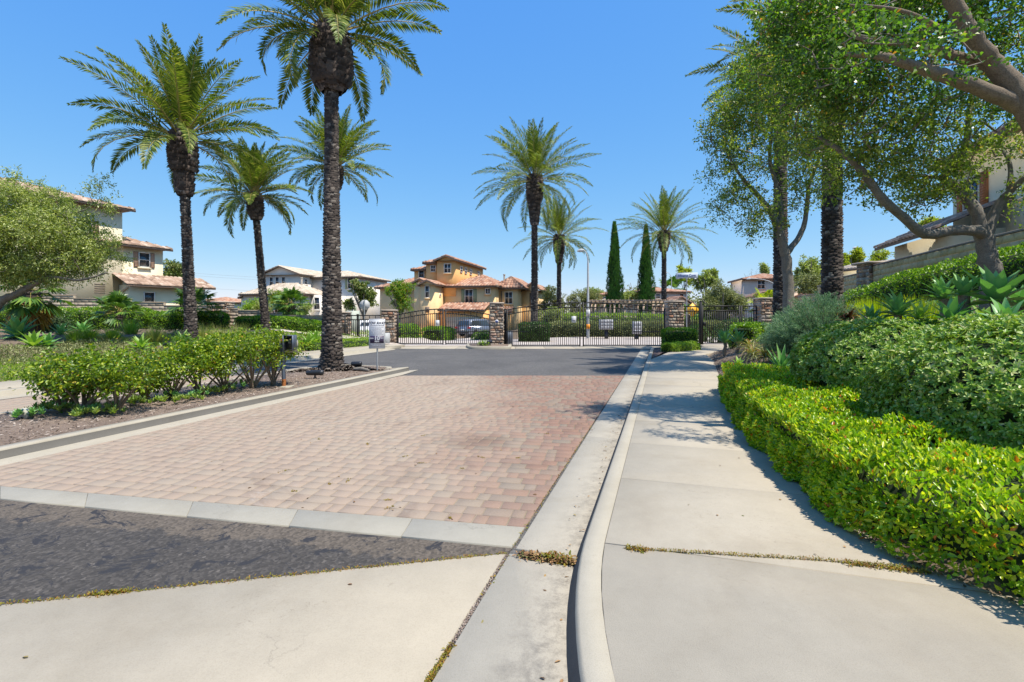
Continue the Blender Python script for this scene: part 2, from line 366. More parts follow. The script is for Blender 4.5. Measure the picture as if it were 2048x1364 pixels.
M['agave'] = leafmat('agave_leaf', [(0, (0.131, 0.298, 0.117)), (.5, (0.202, 0.403, 0.141)), (1, (0.316, 0.522, 0.167))], .22, .42, (1.2, 1.5, .5))
M['agave_y'] = leafmat('pale_agave_leaf', [(0, (0.182, 0.337, 0.0518)), (1, (0.342, 0.469, 0.117))], .3, .45)
M['aloe'] = leafmat('aloe_leaf', [(0, (0.12, 0.12, 0.0432)), (.4, (0.24, 0.264, 0.0864)), (.7, (0.432, 0.384, 0.173)), (.9, (0.36, 0.156, 0.054)), (1, (0.18, 0.072, 0.054))], .2, .5)
M['bronze'] = leafmat('bronze_bromeliad_leaf', [(0, (0.05, 0.015, 0.0108)), (.6, (0.14, 0.05, 0.027)), (1, (0.35, 0.24, 0.054))], .2, .45)
M['feather'] = leafmat('blue_green_needle', [(0, (0.0972, 0.194, 0.109)), (.5, (0.179, 0.308, 0.175)), (1, (0.324, 0.47, 0.263))], .3, .6, (1.0, 1.2, .8))
M['lime'] = leafmat('lime_grass_blade', [(0, (0.22, 0.33, 0.0135)), (.6, (0.42, 0.5, 0.018)), (1, (0.6, 0.55, 0.036))], .45, .5)
M['grassblade'] = leafmat('grass_blade', [(0, (0.112, 0.21, 0.0252)), (.5, (0.238, 0.364, 0.0378)), (1, (0.462, 0.504, 0.126))], .35, .5)
M['lawn'] = leafmat('lawn_blade', [(0, (.12, .24, .02)), (.5, (.22, .38, .025)), (1, (.42, .50, .06))], .35, .5)
M['drygrass'] = leafmat('pale_fountain_grass', [(0, (0.176, 0.209, 0.0396)), (.6, (0.374, 0.385, 0.119)), (1, (0.6, 0.55, 0.257))], .35, .6)
M['ground_leaf'] = leafmat('ground_cover_leaf', [(0, (0.098, 0.21, 0.0252)), (.5, (0.224, 0.364, 0.0315)), (1, (0.448, 0.532, 0.0504))], .35, .45)
M['succ'] = leafmat('succulent_leaf', [(0, (0.12, 0.204, 0.0648)), (.6, (0.264, 0.372, 0.0864)), (1, (0.48, 0.504, 0.14))], .25, .5)
M['core'] = plain('painted_inner_shade', (.02, .035, .008), .95, 0, .5, 12)  # dark colour stands in for the shade inside foliage
M['twig'] = plain('thin_twig_bark', (.20, .165, .13), .85, 0, .3, 20)
def bark(name, a, b, sc=7):
    m, N, L, pb = nm(name)
    g = N.new("ShaderNodeNewGeometry"); n = noise(N, L, sc, 8, .75, vec=g.outputs["Position"], dist=.6)
    f = noise(N, L, 70, 4, .7, vec=g.outputs["Position"])
    c = mix(N, L, .5, ramp(N, L, n, [(.3, a), (.7, b)]), ramp(N, L, f, [(.3, c3(a, .8)), (.7, c3(b, 1.1))]))
    L.new(c, pb.inputs["Base Color"]); pb.inputs["Roughness"].default_value = .9
    bump(N, L, f, .8, .02, pb); return m
M['bark'] = bark('gray_bark', (.075, .062, .05), (.30, .265, .22), 9)
M['bark_tan'] = bark('tan_bark', (.10, .07, .045), (.32, .245, .17), 9)
M['palm_core'] = bark('palm_trunk_core', (.028, .02, .018), (.07, .052, .044))
M['palm_scale'] = islandmat('palm_leaf_scars', [(0, (.025, .018, .015)), (.6, (.062, .047, .040)), (.88, (.115, .094, .08)), (1, (.27, .235, .20))], .85, .35, 30, .5)
M['palm_boot'] = islandmat('palm_cut_boots', [(0, (.03, .02, .016)), (.5, (.075, .052, .042)), (.85, (.16, .12, .10)), (1, (.32, .28, .25))], .85, .3, 30, .5)
M['petiole'] = islandmat('frond_stalks', [(0, (.20, .20, .05)), (.5, (.30, .24, .06)), (1, (.42, .30, .09))], .5, .15, 20, 0)
M['rust'] = plain('orange_sheath', (.35, .12, .03), .8, 0, .3, 20)
# ------------------------------------------------------------------ GROUND
def axis(segs):
    out = []
    for a, b, st in segs: out.append(np.arange(a, b, st))
    return np.concatenate(out+[[segs[-1][1]]])
def build_ground():
    xs = axis([(-900, -80, 80), (-80, -34, 4), (-34, 24, .42), (24, 80, 3), (80, 900, 80)])
    ys = axis([(-60, -6, 6), (-6, 56, .42), (56, 100, 4), (100, 1500, 100)])
    X, Y = np.meshgrid(xs, ys); Z = tz(X, Y)
    Z = Z + np.where(Z > .13, .03*np.sin(X*1.7+Y*.6)+.03*np.sin(Y*2.1-X), 0)
    V = np.stack([X, Y, Z], -1).reshape(-1, 3); nx = len(xs); ny = len(ys)
    i = (np.arange(ny-1)[:, None]*nx+np.arange(nx-1)[None, :]).ravel()
    o = mk("ground", V, [np.stack([i, i+1, i+nx+1, i+nx], 1)], M['soil'], smooth=True)
    tag(o, kind="structure")
build_ground()
def strip(name, us, va, vb, z, mat, zfun=None):
    V = []; n = len(us)
    for u, a, b in zip(us, va, vb):
        for t in np.linspace(0, 1, 2):
            x, y = uv(u, a+(b-a)*t); V.append((x, y, z if zfun is None else zfun(x, y)+z))
    F = np.array([(2*i, 2*i+2, 2*i+3, 2*i+1) for i in range(n-1)])
    o = mk(name, V, [F[:, ::-1]], mat); return tag(o, kind="structure")
# sealed asphalt road beyond the pavers, from the band to the gates
def flat(name, poly, z, mat, kind="structure"):
    mb = MB(); T = tessellate_polygon([[Vector((x, y, 0)) for x, y in poly]]); V = [(x, y, z) for x, y in poly]
    F = [tuple(t) if (poly[t[1]][0]-poly[t[0]][0])*(poly[t[2]][1]-poly[t[0]][1])-(poly[t[1]][1]-poly[t[0]][1])*(poly[t[2]][0]-poly[t[0]][0]) > 0 else tuple(t)[::-1] for t in T]
    mb.add(V, F); o = mb.build(name, mat); return tag(o, kind=kind)
Lw = [uv(u, v_face(u)+.02) for u in (-3, -1, 0, 1, 2, 3, 4, 10, 18, 22.5)]
road_poly = [(-7.6, 25.8), (-.9, 25.4), (6.75, 24.6)]
flat("asphalt_road", [uv(-3, -14.8)]+[uv(u, -14.8) for u in (8, 12)]+[uv(u, -12.35) for u in (12.01, 22)]+[(-6.6, 23.6), (-5.6, 24.5), (6.9, 24.5)]+Lw[::-1], 0.0, M['asphalt_new'])
# gate apron (pale concrete strip)
ap = MB()
xa = np.linspace(-7.2, 9.0, 12)
for a, b in zip(xa[:-1], xa[1:]): ap.prism([(a+.006, 24.42), (b-.006, 24.42), (b-.006, 26.6), (a+.006, 26.6)], -.02, .012, bev=.006)
tag(ap.build("gate_apron", M['walk']), kind="structure")
# interior drive behind the gates
def drape(name, x0, x1, y0, y1, mat, dz=.03, step=1.0):
    xs = np.arange(x0, x1+.01, step); ys = np.arange(y0, y1+.01, step); X, Y = np.meshgrid(xs, ys)
    Z = np.maximum(tz(X, Y), -.9)+dz; nx = len(xs)
    V = np.stack([X, Y, Z], -1).reshape(-1, 3); i = (np.arange(len(ys)-1)[:, None]*nx+np.arange(nx-1)[None, :]).ravel()
    return tag(mk(name, V, [np.stack([i, i+1, i+nx+1, i+nx], 1)], mat), kind="structure")
M['drive'] = concrete('drive_concrete', (.46, .40, .36), .2)
drape("interior_drive", -13, 22, 26.62, 36.6, M['drive'], .075, .7)
drape("driveway", -9.5, -1.5, 36.6, 51.6, M['drive'], .05, .7)
# old asphalt at the street corner
b1 = [G(-900, 904), G(0, 1000), G(1025, 1097)]; cgl = [G(1015, 1110), G(0, 1215), G(-900, 1308)]
flat("street_asphalt", [G(-900, 905), G(0, 1001), G(1025, 1098.5), G(1014, 1111), G(0, 1216), G(-900, 1309), (-14, -4), (-14, 5)], .006, M['asphalt_old'])
# paver band
bd = MB(); far = [G(-900, 875), G(0, 975), G(1050, 1058)]; near = b1
def lerp2(a, b, t): return (a[0]+(b[0]-a[0])*t, a[1]+(b[1]-a[1])*t)
ts = [0, .2, .42, .62, .82, 1]
for k, (t0, t1) in enumerate(zip(ts[:-1], ts[1:])):
    e = .0005
    bd.prism([lerp2(near[1], near[2], t0+e), lerp2(near[1], near[2], t1-e), lerp2(far[1], far[2], t1-e), lerp2(far[1], far[2], t0+e)], -.02, .014, bev=.002)
ex = (near[1][0]-near[2][0], near[1][1]-near[2][1])
for k in range(3):
    s0, s1 = k*.25+.002, (k+1)*.25-.002
    bd.prism([(near[1][0]+ex[0]*s1, near[1][1]+ex[1]*s1), (near[1][0]+ex[0]*s0, near[1][1]+ex[1]*s0), (far[1][0]+ex[0]*s0, far[1][1]+ex[1]*s0), (far[1][0]+ex[0]*s1, far[1][1]+ex[1]*s1)], -.02, .014, bev=.005)
tag(bd.build("concrete_band", M['band']), kind="structure")
# pavers as individual bevelled blocks
def pavers(name, region, seed, size=(.158, (.09, .135, .19))):
    rr = random.Random(seed); conv = region
    d = Vector((far[2][0]-far[1][0], far[2][1]-far[1][1])).normalized(); pn = Vector((-d.y, d.x))
    o = Vector(far[2]); sa = [(Vector(p)-o).dot(d) for p in conv]; ta = [(Vector(p)-o).dot(pn) for p in conv]
    mb = MB(); row = size[0]; t = math.floor(min(ta)/row)*row
    while t < max(ta):
        s = min(sa)-rr.random()*.2
        while s < max(sa):
            wd = rr.choice(size[1])*1.22
            g = .004
            q = [o+d*(s+g)+pn*(t+g), o+d*(s+wd-g)+pn*(t+g), o+d*(s+wd-g)+pn*(t+row*1.0-g), o+d*(s+g)+pn*(t+row-g)]
            jx = rr.uniform(-.003, .003); jy = rr.uniform(-.003, .003)
            q = clip_poly([(p.x+jx, p.y+jy) for p in q], conv)
            if len(q) >= 3:
                A = abs(sum(q[i-1][0]*q[i][1]-q[i][0]*q[i-1][1] for i in range(len(q))))/2
                if A > .002:
                    h = .017+rr.uniform(-.0012, .0012)
                    mb.prism(q, .0, h, bev=.003)
            s += wd
        t += row
    return mb
def ccw(p):
    A = sum(p[i-1][0]*p[i][1]-p[i][0]*p[i-1][1] for i in range(len(p))); return p if A > 0 else p[::-1]
eL = uv(2.0, -6.62); eLf = uv(13.6, -6.62)
yfar = 13.3
xL = -6.62/.9578+.2873/.9578*yfar; xR = -.965/.9578+.2873/.9578*yfar
pr = ccw([far[2], (xR, yfar), (xL, yfar), (far[1][0]-.95, far[1][1]+.175)])
pm = pavers('p', pr, 3)
jj = MB(); jj.prism(pr, -.02, .0125); 
tag(jj.build("paver_sand_bed", M['joint']), kind="structure")
tag(pm.build("paver_road", M['paver']), kind="structure")
xl = lambda v: v/.9578+.2873/.9578*13.3
pr2 = ccw([uv(5.0, -9.9), (xl(-9.9), 13.3), (xl(-11.95), 13.3), uv(5.0, -11.95)])
tag(pavers('p', pr2, 5).build("exit_lane_pavers", M['paver']), kind="structure")
jj = MB(); jj.prism(pr2, -.02, .0125); tag(jj.build("exit_lane_sand_bed", M['joint']), kind="structure")
# cross-gutter spandrel slabs at the corner
sp = MB()
jt = [G(1015, 1110), G(940, 1232), G(860, 1364), G(700, 1640), G(420, 2200)]
sp.prism([G(1012, 1111), G(500, 1163), G(0, 1215), G(-900, 1309), (-14, -3.5), (-3, -1.5)]+[(p[0]-.012, p[1]) for p in jt[::-1][:-1]], -.03, .016, bev=.006)
tag(sp.build("corner_slab", M['walk']), kind="structure")
# gutter pan, curb, sidewalk along the entrance lane
us_all = list(np.arange(-3, 3.3, .25))
def vg(u):  # outer edge of the gutter pan
    return v_face(u)-.42 if u > 3.3 else float(v_face(u)-.42)
gut = MB()
def slabstrip(mb, u0, u1, fa, fb, z0, z1, bev=.006, n=8, gap=.003):
    us = np.linspace(u0+gap, u1-gap, n)
    poly = [uv(u, fb(u)) for u in us]+[uv(u, fa(u)) for u in us[::-1]]
    mb.prism(poly, z0, z1, bev=bev)
fa = lambda u: v_face(u)-.42; fb = lambda u: v_face(u)+.01
ujt = 3.42-.14
joints = [ujt, 6.6, 9.9, 13.2, 16.5, 19.8, 24.2]
# near gutter: wide pan between apron joint and curb
un = np.linspace(-2.5, ujt-.012, 22)
vj = lambda u: float(np.interp(u, [-2.5, .0, 1.10, 1.99, 3.19], [-2.2, -1.42, -1.15, -.965, -.99]))
jp = [(p[0], p[1]) for p in jt]
poly = [uv(u, float(v_face(u))+.01) for u in un]+[(p[0]+.012, p[1]-.01) for p in jp]
gut.prism(poly, -.03, .017, bev=.006)
for a, b in zip(joints[:-1], joints[1:]): slabstrip(gut, a, b, fa, fb, -.03, .012, n=10)
tag(gut.build("gutter_pan", M['gutter']), kind="structure")
# curb with battered dark face: profile sweep
def sweep(name, path, prof, mats, mi, closed=False, kind="structure"):
    """path: list of ((x,y),(nx,ny)); prof: list of (offset along n, z)"""
    V = []; n = len(path); k = len(prof)
    for (p, nn) in path:
        for (o, z) in prof: V.append((p[0]+nn[0]*o, p[1]+nn[1]*o, z))
    F = []; m2 = []
    rng = n if closed else n-1
    for i in range(rng):
        j = (i+1) % n
        for q in range(k-1): F.append((i*k+q, j*k+q, j*k+q+1, i*k+q+1)); m2.append(mi[q])
    if not closed:
        F2 = [tuple(range(k)), tuple((n-1)*k+q for q in range(k-1, -1, -1))]
        mb = mk(name, V, [np.array(F), np.array(F2)], mats, m2+[mi[0]]*2)
    else: mb = mk(name, V, [np.array(F)], mats, m2)
    return tag(mb, kind=kind) if kind else mb
def path_from(pts):
    out = []; n = len(pts)
    for i in range(n):
        a = Vector(pts[max(i-1, 0)]); b = Vector(pts[min(i+1, n-1)]); t = (b-a).normalized(); out.append((pts[i], (t.y, -t.x)))
    return out
cp = [uv(u, float(v_face(u))) for u in np.concatenate([np.arange(-2.5, 3.6, .2), np.arange(4, 24.6, 1.0)])]
prof = [(-.012, -.03), (.0, .018), (.044, .10), (.052, .119), (.066, .13), (.178, .13), (.181, .126), (.181, -.03)]
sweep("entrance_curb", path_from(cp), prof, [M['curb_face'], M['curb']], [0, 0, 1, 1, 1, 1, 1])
# sidewalk slabs
wk = MB(); wa = lambda u: float(v_face(u))+.184; wb = lambda u: float(v_edge(u))+.05
wj = [ujt, 4.63, 5.95, 7.25, 8.55, 9.85, 11.15, 12.45, 13.75, 15.05, 16.35, 17.65]
for a, b in zip(wj[:-1], wj[1:]): slabstrip(wk, a, b, wa, wb, -.03, .13, n=6, gap=.003, bev=.003)
# near slab to the right of the joint, opening to the corner
un = np.linspace(-2.4, ujt-.012, 20)
wk.prism([uv(u, wa(u)) for u in un]+[uv(ujt-.012, wb(ujt)+.3), uv(3.1, 2.1), uv(2.4, 3.7), uv(1.5, 6.8), (9, -1.5), (6, -3)], -.03, .1305, bev=.003)
# bend towards the pedestrian gate
e1 = uv(17.66, wa(17.66)); e2 = uv(17.66, wb(17.66))
L0 = [e1, (6.3, 20.2), (8.1, 22.2), (9.35, 24.4), (9.7, 26.0)]; R0 = [e2, (7.5, 19.4), (9.2, 21.4), (10.9, 23.6), (11.8, 26.0)]
for i in range(4): wk.prism([L0[i], R0[i], R0[i+1], L0[i+1]], -.03, .13+.001*i, bev=.004)
tag(wk.build("sidewalk", M['walk']), kind="structure")
# planter soil left of that bend
flat("planter_soil", [uv(18.0, -.33), uv(24.4, -.33), (9.6, 25.9), (8.9, 24.4), (7.9, 22.3), (6.1, 20.3)], .11, M['mulch_dark'])
# moss and debris in the wide joint across the walk + gutter
def leaves(Pp, A, Nn, Ln, W, fold=.2, curl=.12, quad=False):
    n = len(Pp); A = A/np.linalg.norm(A, axis=1, keepdims=True)
    S = np.cross(A, Nn); S /= np.maximum(np.linalg.norm(S, axis=1, keepdims=True), 1e-6); Nq = np.cross(S, A)
    Ln = np.broadcast_to(np.asarray(Ln, float), (n,))[:, None]; W = np.broadcast_to(np.asarray(W, float), (n,))[:, None]
    if quad:
        V = np.stack([Pp, Pp+A*Ln*.5+S*W*.5+Nq*W*fold, Pp+A*Ln-Nq*Ln*curl, Pp+A*Ln*.5-S*W*.5+Nq*W*fold], 1).reshape(-1, 3)
        i = np.arange(n)[:, None]*4; return V, [i+np.array([[0, 1, 2, 3]])]
    V = np.stack([Pp, Pp+A*Ln*.33+S*W*.46+Nq*W*fold, Pp+A*Ln*.72+S*W*.36+Nq*(W*fold-Ln*curl*.4), Pp+A*Ln-Nq*Ln*curl,
                  Pp+A*Ln*.72-S*W*.36+Nq*(W*fold-Ln*curl*.4), Pp+A*Ln*.33-S*W*.46+Nq*W*fold], 1).reshape(-1, 3)
    i = np.arange(n)[:, None]*6
    return V, [np.concatenate([i+np.array([[0, 1, 2, 3]]), i+np.array([[0, 3, 4, 5]])])]
def rdir(n, rng=R):
    a = rng.normal(size=(n, 3)); return a/np.linalg.norm(a, axis=1, keepdims=True)
def litter(name, pts, spread, n, size, mat, label=None, zoff=.0, h=.012, kind="stuff", up=.35):
    """scattered chips / leaf bits along a polyline"""
    pts = np.array(pts, float); seg = np.linalg.norm(np.diff(pts[:, :2], axis=0), axis=1); cum = np.concatenate([[0], np.cumsum(seg)])
    s = R.random(n)*cum[-1]; q = np.stack([np.interp(s, cum, pts[:, k]) for k in range(3)], 1)
    q[:, :2] += R.normal(size=(n, 2))*spread; q[:, 2] += R.random(n)*h+zoff
    a = rdir(n); a[:, 2] *= up; nn = rdir(n)*.5; nn[:, 2] = 1
    V, F = leaves(q, a, nn, R.uniform(.5, 1.3, n)*size, R.uniform(.25, .6, n)*size, .1, .1)
    o = mk(name, V, F, mat); return tag(o, kind=kind)
M['moss'] = leafmat('joint_weeds', [(0, (.10, .13, .01)), (.4, (.30, .25, .02)), (.75, (.34, .16, .02)), (1, (.12, .05, .02))], .3, .7)
def g3(px, py, z): return (*G(px, py, z), z)
litter("joint_weeds", [g3(1250, 1098, .13), g3(1500, 1113, .13), g3(1640, 1121, .13), g3(1850, 1140, .13)], .0042, 2000, .012, M['moss'], h=.018, up=1)
litter("joint_weeds", [g3(1255, 1098, .13), g3(1290, 1103, .13)], .012, 170, .02, M['moss'], h=.02, up=1)
litter("joint_weeds", [g3(1690, 1128, .13), g3(1860, 1148, .13)], .012, 500, .02, M['moss'], h=.02, up=1)
litter("gutter_debris", [g3(1040, 1112, .016), g3(1100, 1122, .016), g3(1150, 1128, .016)], .018, 900, .03, M['drychips'], h=.025, up=.7)
litter("gutter_debris", [g3(1085, 1118, .016), g3(1148, 1126, .016)], .022, 260, .03, M['moss'], h=.035, up=1)
litter("apron_joint_debris", [(*jt[0], .004), (*jt[1], .004), (*jt[2], .004), (*jt[3], .004)], .005, 1600, .012, M['chips'], h=.01)
litter("apron_joint_debris", [(*G(905, 1295), .01), (*jt[2], .01), (*jt[3], .01)], .007, 1200, .016, M['moss'], h=.014, up=1)
litter("asphalt_edge_weeds", [(*G(0, 1215.5), .014), (*G(500, 1164), .014), (*G(1012, 1111), .014)], .007, 1300, .016, M['moss'], h=.01, up=.8)
litter("asphalt_edge_weeds", [(*G(180, 1196), .014), (*G(260, 1188), .014)], .012, 300, .02, M['moss'], h=.012, up=.8)
for k in range(16):   # tufts in paver joints near the right gutter
    px = random.uniform(560, 1100); py = random.uniform(860, 1050)
    x, y = G(px, py)
    if x*Vv[0]+y*Vv[1] < -1.05:
        litter("paver_weeds", [(x, y, .016), (x+random.uniform(-.1, .1), y+random.uniform(-.12, .12), .016)], .006, 30, .018, M['moss'], h=.008, up=.5)
litter("paver_edge_weeds", [(*uv(2.6, -.975), .014), (*uv(7.5, -.975), .014)], .007, 260, .018, M['moss'], h=.008, up=.6)
litter("walk_leaf_litter", [(*uv(3.2, .9), .134), (*uv(10, .6), .134)], .5, 26, .03, M['drychips'], h=.003, up=.1)
litter("hedge_leaf_litter", [(*uv(u, float(v_edge(u))+.0), .134) for u in (2.3, 2.8, 3.2, 3.6, 4.5, 6, 9)], .03, 420, .035, M['drychips'], h=.01, up=.3)
litter("gutter_leaf_litter", [(*uv(1, -.1), .02), (*uv(3, -.62), .02), (*uv(9, -.62), .02)], .05, 60, .03, M['drychips'], h=.004, up=.2)
litter("road_leaf_litter", [(-3, 4, .02), (0, 8, .02), (2, 12, .02)], 1.3, 90, .035, M['drychips'], h=.003, up=.1)

# ------------------------------------------------------------------ MEDIAN
v0 = -7.02
medR = [uv(u, v0) for u in np.arange(-2, 14.0, 1.0)]
tip = [(-3.62, 13.85), (-3.42, 14.2), (-3.50, 14.55), (-3.8, 14.72)]
medL = [G(700, 737), G(660, 738.5), G(600, 746), G(560, 752), uv(13.2, -9.75), uv(11, -9.72), uv(8, -9.7), uv(4, -9.7), uv(-2, -9.7)]
mpoly = medR+tip+medL
def ring(poly): # outward path normals for closed ccw poly
    n = len(poly); out = []
    for i in range(n):
        a = Vector(poly[i-1]); b = Vector(poly[(i+1) % n]); t = (b-a).normalized(); out.append((poly[i], (t.y, -t.x)))
    return out
mring = ring(mpoly)
# right side of median: curb top, dark face, gutter pan
mprof = [(.33, .012), (.325, .02), (.02, .017), (.0, .105), (-.012, .125), (-.03, .13), (-.15, .13), (-.155, .08)]
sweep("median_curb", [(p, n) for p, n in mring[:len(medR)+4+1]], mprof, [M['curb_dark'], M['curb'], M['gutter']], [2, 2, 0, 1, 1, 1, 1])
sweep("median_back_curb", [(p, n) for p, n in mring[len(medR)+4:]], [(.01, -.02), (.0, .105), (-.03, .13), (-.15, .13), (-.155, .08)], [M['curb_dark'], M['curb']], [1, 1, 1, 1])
inn = inset(mpoly, .15)
mb = MB(); mb.prism(inn, .0, .125); tag(mb.build("mulch_bed", M['mulch_bed']), kind="structure")
# mulch chips over the median
def in_poly(pts, poly):
    x, y = pts[:, 0], pts[:, 1]; c = np.zeros(len(pts), bool); n = len(poly)
    for i in range(n):
        x0, y0 = poly[i-1]; x1, y1 = poly[i]
        k = ((y0 > y) != (y1 > y)) & (x < (x1-x0)*(y-y0)/((y1-y0) if y1 != y0 else 1e-9)+x0); c ^= k
    return c
def chips(name, poly, n, size, mat, zf, lift=.02, flat=.3):
    P0 = np.array(poly); lo = P0.min(0); hi = P0.max(0)
    q = R.random((n, 2))*(hi-lo)+lo; q = q[in_poly(q, poly)]; n = len(q)
    z = zf(q[:, 0], q[:, 1])+R.random(n)*lift
    a = rdir(n); a[:, 2] *= flat; nn = rdir(n)*.6; nn[:, 2] += 1
    V, F = leaves(np.column_stack([q, z]), a, nn, R.uniform(.5, 1.6, n)*size, R.uniform(.2, .5, n)*size, .05, .05, True)
    return tag(mk(name, V, F, mat), kind="stuff")
chips("bark_mulch", inset(mpoly, .17), 30000, .045, M['chips'], lambda x, y: .122+0*x, .025)
# dark mulch by the walk near the aloes
dm = [uv(10.6, 1.2), uv(14.6, 1.43), uv(18, 1.65), uv(21.5, 2.0), uv(20, 4.4), uv(14, 4.2), uv(10.5, 2.6)]
chips("dark_bark_mulch", dm, 20000, .05, M['mulch_dark'], lambda x, y: tz(x, y)+.015, .05)
chips("dark_bark_mulch", dm, 4000, .05, M['chips'], lambda x, y: tz(x, y)+.03, .05)
# mulch on the right bank between shrubs and on the left bank
chips("bank_bark_mulch", [uv(4, 3.5), uv(16, 3.5), uv(16, 7), uv(4, 7)], 16000, .07, M['chips'], lambda x, y: tz(x, y)+.02, .05)
chips("left_bank_litter", [uv(8, -16), uv(30, -16), uv(30, -26), uv(2, -34)], 16000, .09, M['chips'], lambda x, y: tz(x, y)+.02, .05)
# exit lane far curb + walk
lc = [uv(u, -12.45) for u in np.arange(2, 22.5, 1.0)]+[(-6.45, 22.6), (-6.0, 24.4)]
sweep("exit_curb", path_from(lc), [(.42, .012), (.0, .02), (-.02, .12), (-.04, .13), (-.18, .13), (-.185, 0)], [M['curb'], M['gutter']], [1, 0, 0, 0, 0])
lw = MB()
for a in np.arange(2, 22, 1.5): lw.prism([uv(a+.004, -12.64), uv(a+1.496, -12.64), uv(a+1.496, -14.15), uv(a+.004, -14.15)], -.03, .13, bev=.005)
tag(lw.build("exit_walk", M['walk']), kind="structure")
# ------------------------------------------------------------------ HEDGES AND SHRUBS
def snoise(p, s, seed=0):
    a = p*s+seed
    return (np.sin(a[:, 0]*1.7+a[:, 1]*2.3)+np.sin(a[:, 1]*3.1-a[:, 2]*2.1+1.3)+np.sin(a[:, 2]*2.7+a[:, 0]*3.9+.7))/3
def hedge(label, line, wid, h, n, leaf, mat, group=None, zf=None, rough=.05, name="clipped_hedge", cat="hedge", up=.5, big=False, depth=.1, taper=None, density=None):
    """line: centre polyline [(x,y)]; foliage = leaves over a rounded box, solid core inside, its dark colour painted as inner shade"""
    line = np.array(line, float); seg = np.linalg.norm(np.diff(line, axis=0), axis=1); cum = np.concatenate([[0], np.cumsum(seg)]); T = cum[-1]
    zf = zf or tz
    wid = np.asarray(wid, float) if hasattr(wid, '__len__') else np.full(len(line), wid)
    def pos(s, c, k=1.0):
        """c in 0..1 around the cross-section (left foot - top - right foot)"""
        s = np.asarray(s); x = np.interp(s, cum, line[:, 0]); y = np.interp(s, cum, line[:, 1]); ww = np.interp(s, cum, wid)
        e = .3; dx = np.interp(s+e, cum, line[:, 0])-np.interp(s-e, cum, line[:, 0]); dy = np.interp(s+e, cum, line[:, 1])-np.interp(s-e, cum, line[:, 1])
        l = np.maximum(np.hypot(dx, dy), 1e-6); nx, ny = dy/l, -dx/l
        per = 2*h+ww; d = c*per; r = min(.12, h*.35)
        cx = np.where(d < h, -ww/2, np.where(d > h+ww, ww/2, d-h-ww/2)); cz = np.where(d < h, d, np.where(d > h+ww, per-d, h))
        on = np.where(d < h, -1.0, np.where(d > h+ww, 1.0, 0)); oz = np.where((d >= h) & (d <= h+ww), 1.0, 0.0)
        # round the shoulders and the ends
        sh = np.exp(-((np.abs(cx)-ww/2)/r)**2)*np.exp(-((cz-h)/r)**2); cz = cz-sh*r*.45; cx = cx-np.sign(cx)*sh*r*.3
        end = np.clip(np.minimum(s, T-s)/.25, 0, 1); q = .75+.25*np.sqrt(end)
        cx = cx*k*q; cz = cz*(k if k < 1 else 1)*(.9+.1*end)
        X = x+nx*cx; Y = y+ny*cx; Z = zf(x+nx*ww*.4*on, y+ny*ww*.4*on)+cz
        return np.stack([X, Y, Z], 1), np.stack([nx*on, ny*on, oz+.001], 1)
    root_p = line[len(line)//2]; root = empty(name, (root_p[0], root_p[1], float(zf(*root_p))), label, cat, group)
    ns = max(4, int(T/.35)); S, Cc = np.meshgrid(np.linspace(.04, T-.04, ns), np.linspace(0, 1, 13))
    V, _ = pos(S.ravel(), Cc.ravel(), .80 if big else .86); V[:, 2] -= (.12 if big else .03)*h
    i = (np.arange(12)[:, None]*ns+np.arange(ns-1)[None, :]).ravel()
    caps = [np.array([tuple(np.arange(13)*ns)]), np.array([tuple(np.arange(12, -1, -1)*ns+ns-1)])]
    mk("shade_core", V, [np.stack([i, i+1, i+ns+1, i+ns], 1)[:, ::-1]]+caps, M['core'], parent=root, world=True)
    if density is not None:
        s = R.random(n*6)*T; keep = R.random(len(s)) < density(s/T); s = s[keep][:n]; n = len(s)
    else: s = R.random(n)*T
    c = R.random(n)
    if big: c[:int(n*.34)] = R.random(int(n*.34))*.24
    p, nr = pos(s, c)
    ne = int(n*min(.2, (wid.mean())/(T+wid.mean())*.5))+40   # end faces
    for end, sg in ((0, -1), (T, 1)):
        ce = R.random(ne); pe, ne_ = pos(np.full(ne, end), ce); f = R.random(ne)[:, None]; mid = np.array([pe[:, 0].mean(), pe[:, 1].mean()])
        pe[:, :2] = mid+(pe[:, :2]-mid)*f; a, b = (line[0]-line[1], 0) if end == 0 else (line[-1]-line[-2], 0)
        a = a/np.linalg.norm(a); nv = np.tile([a[0], a[1], .2], (ne, 1)); p = np.concatenate([p, pe]); nr = np.concatenate([nr, nv])
    n = len(p); p = p+nr*(snoise(p, 2.2)*rough+snoise(p, 7)*rough*.5)[:, None]-nr*(R.random(n)**1.5*depth)[:, None]
    A = nr*.75+rdir(n)*.75; A[:, 2] += up*.6; Nn = nr*.6+rdir(n)*.7; Nn[:, 2] += .3
    V, F = leaves(p, A, Nn, R.uniform(.65, 1.25, n)*leaf, R.uniform(.4, .62, n)*leaf, .22, .15, not big)
    mk("foliage", V, F, mat, parent=root, world=True)
    return root
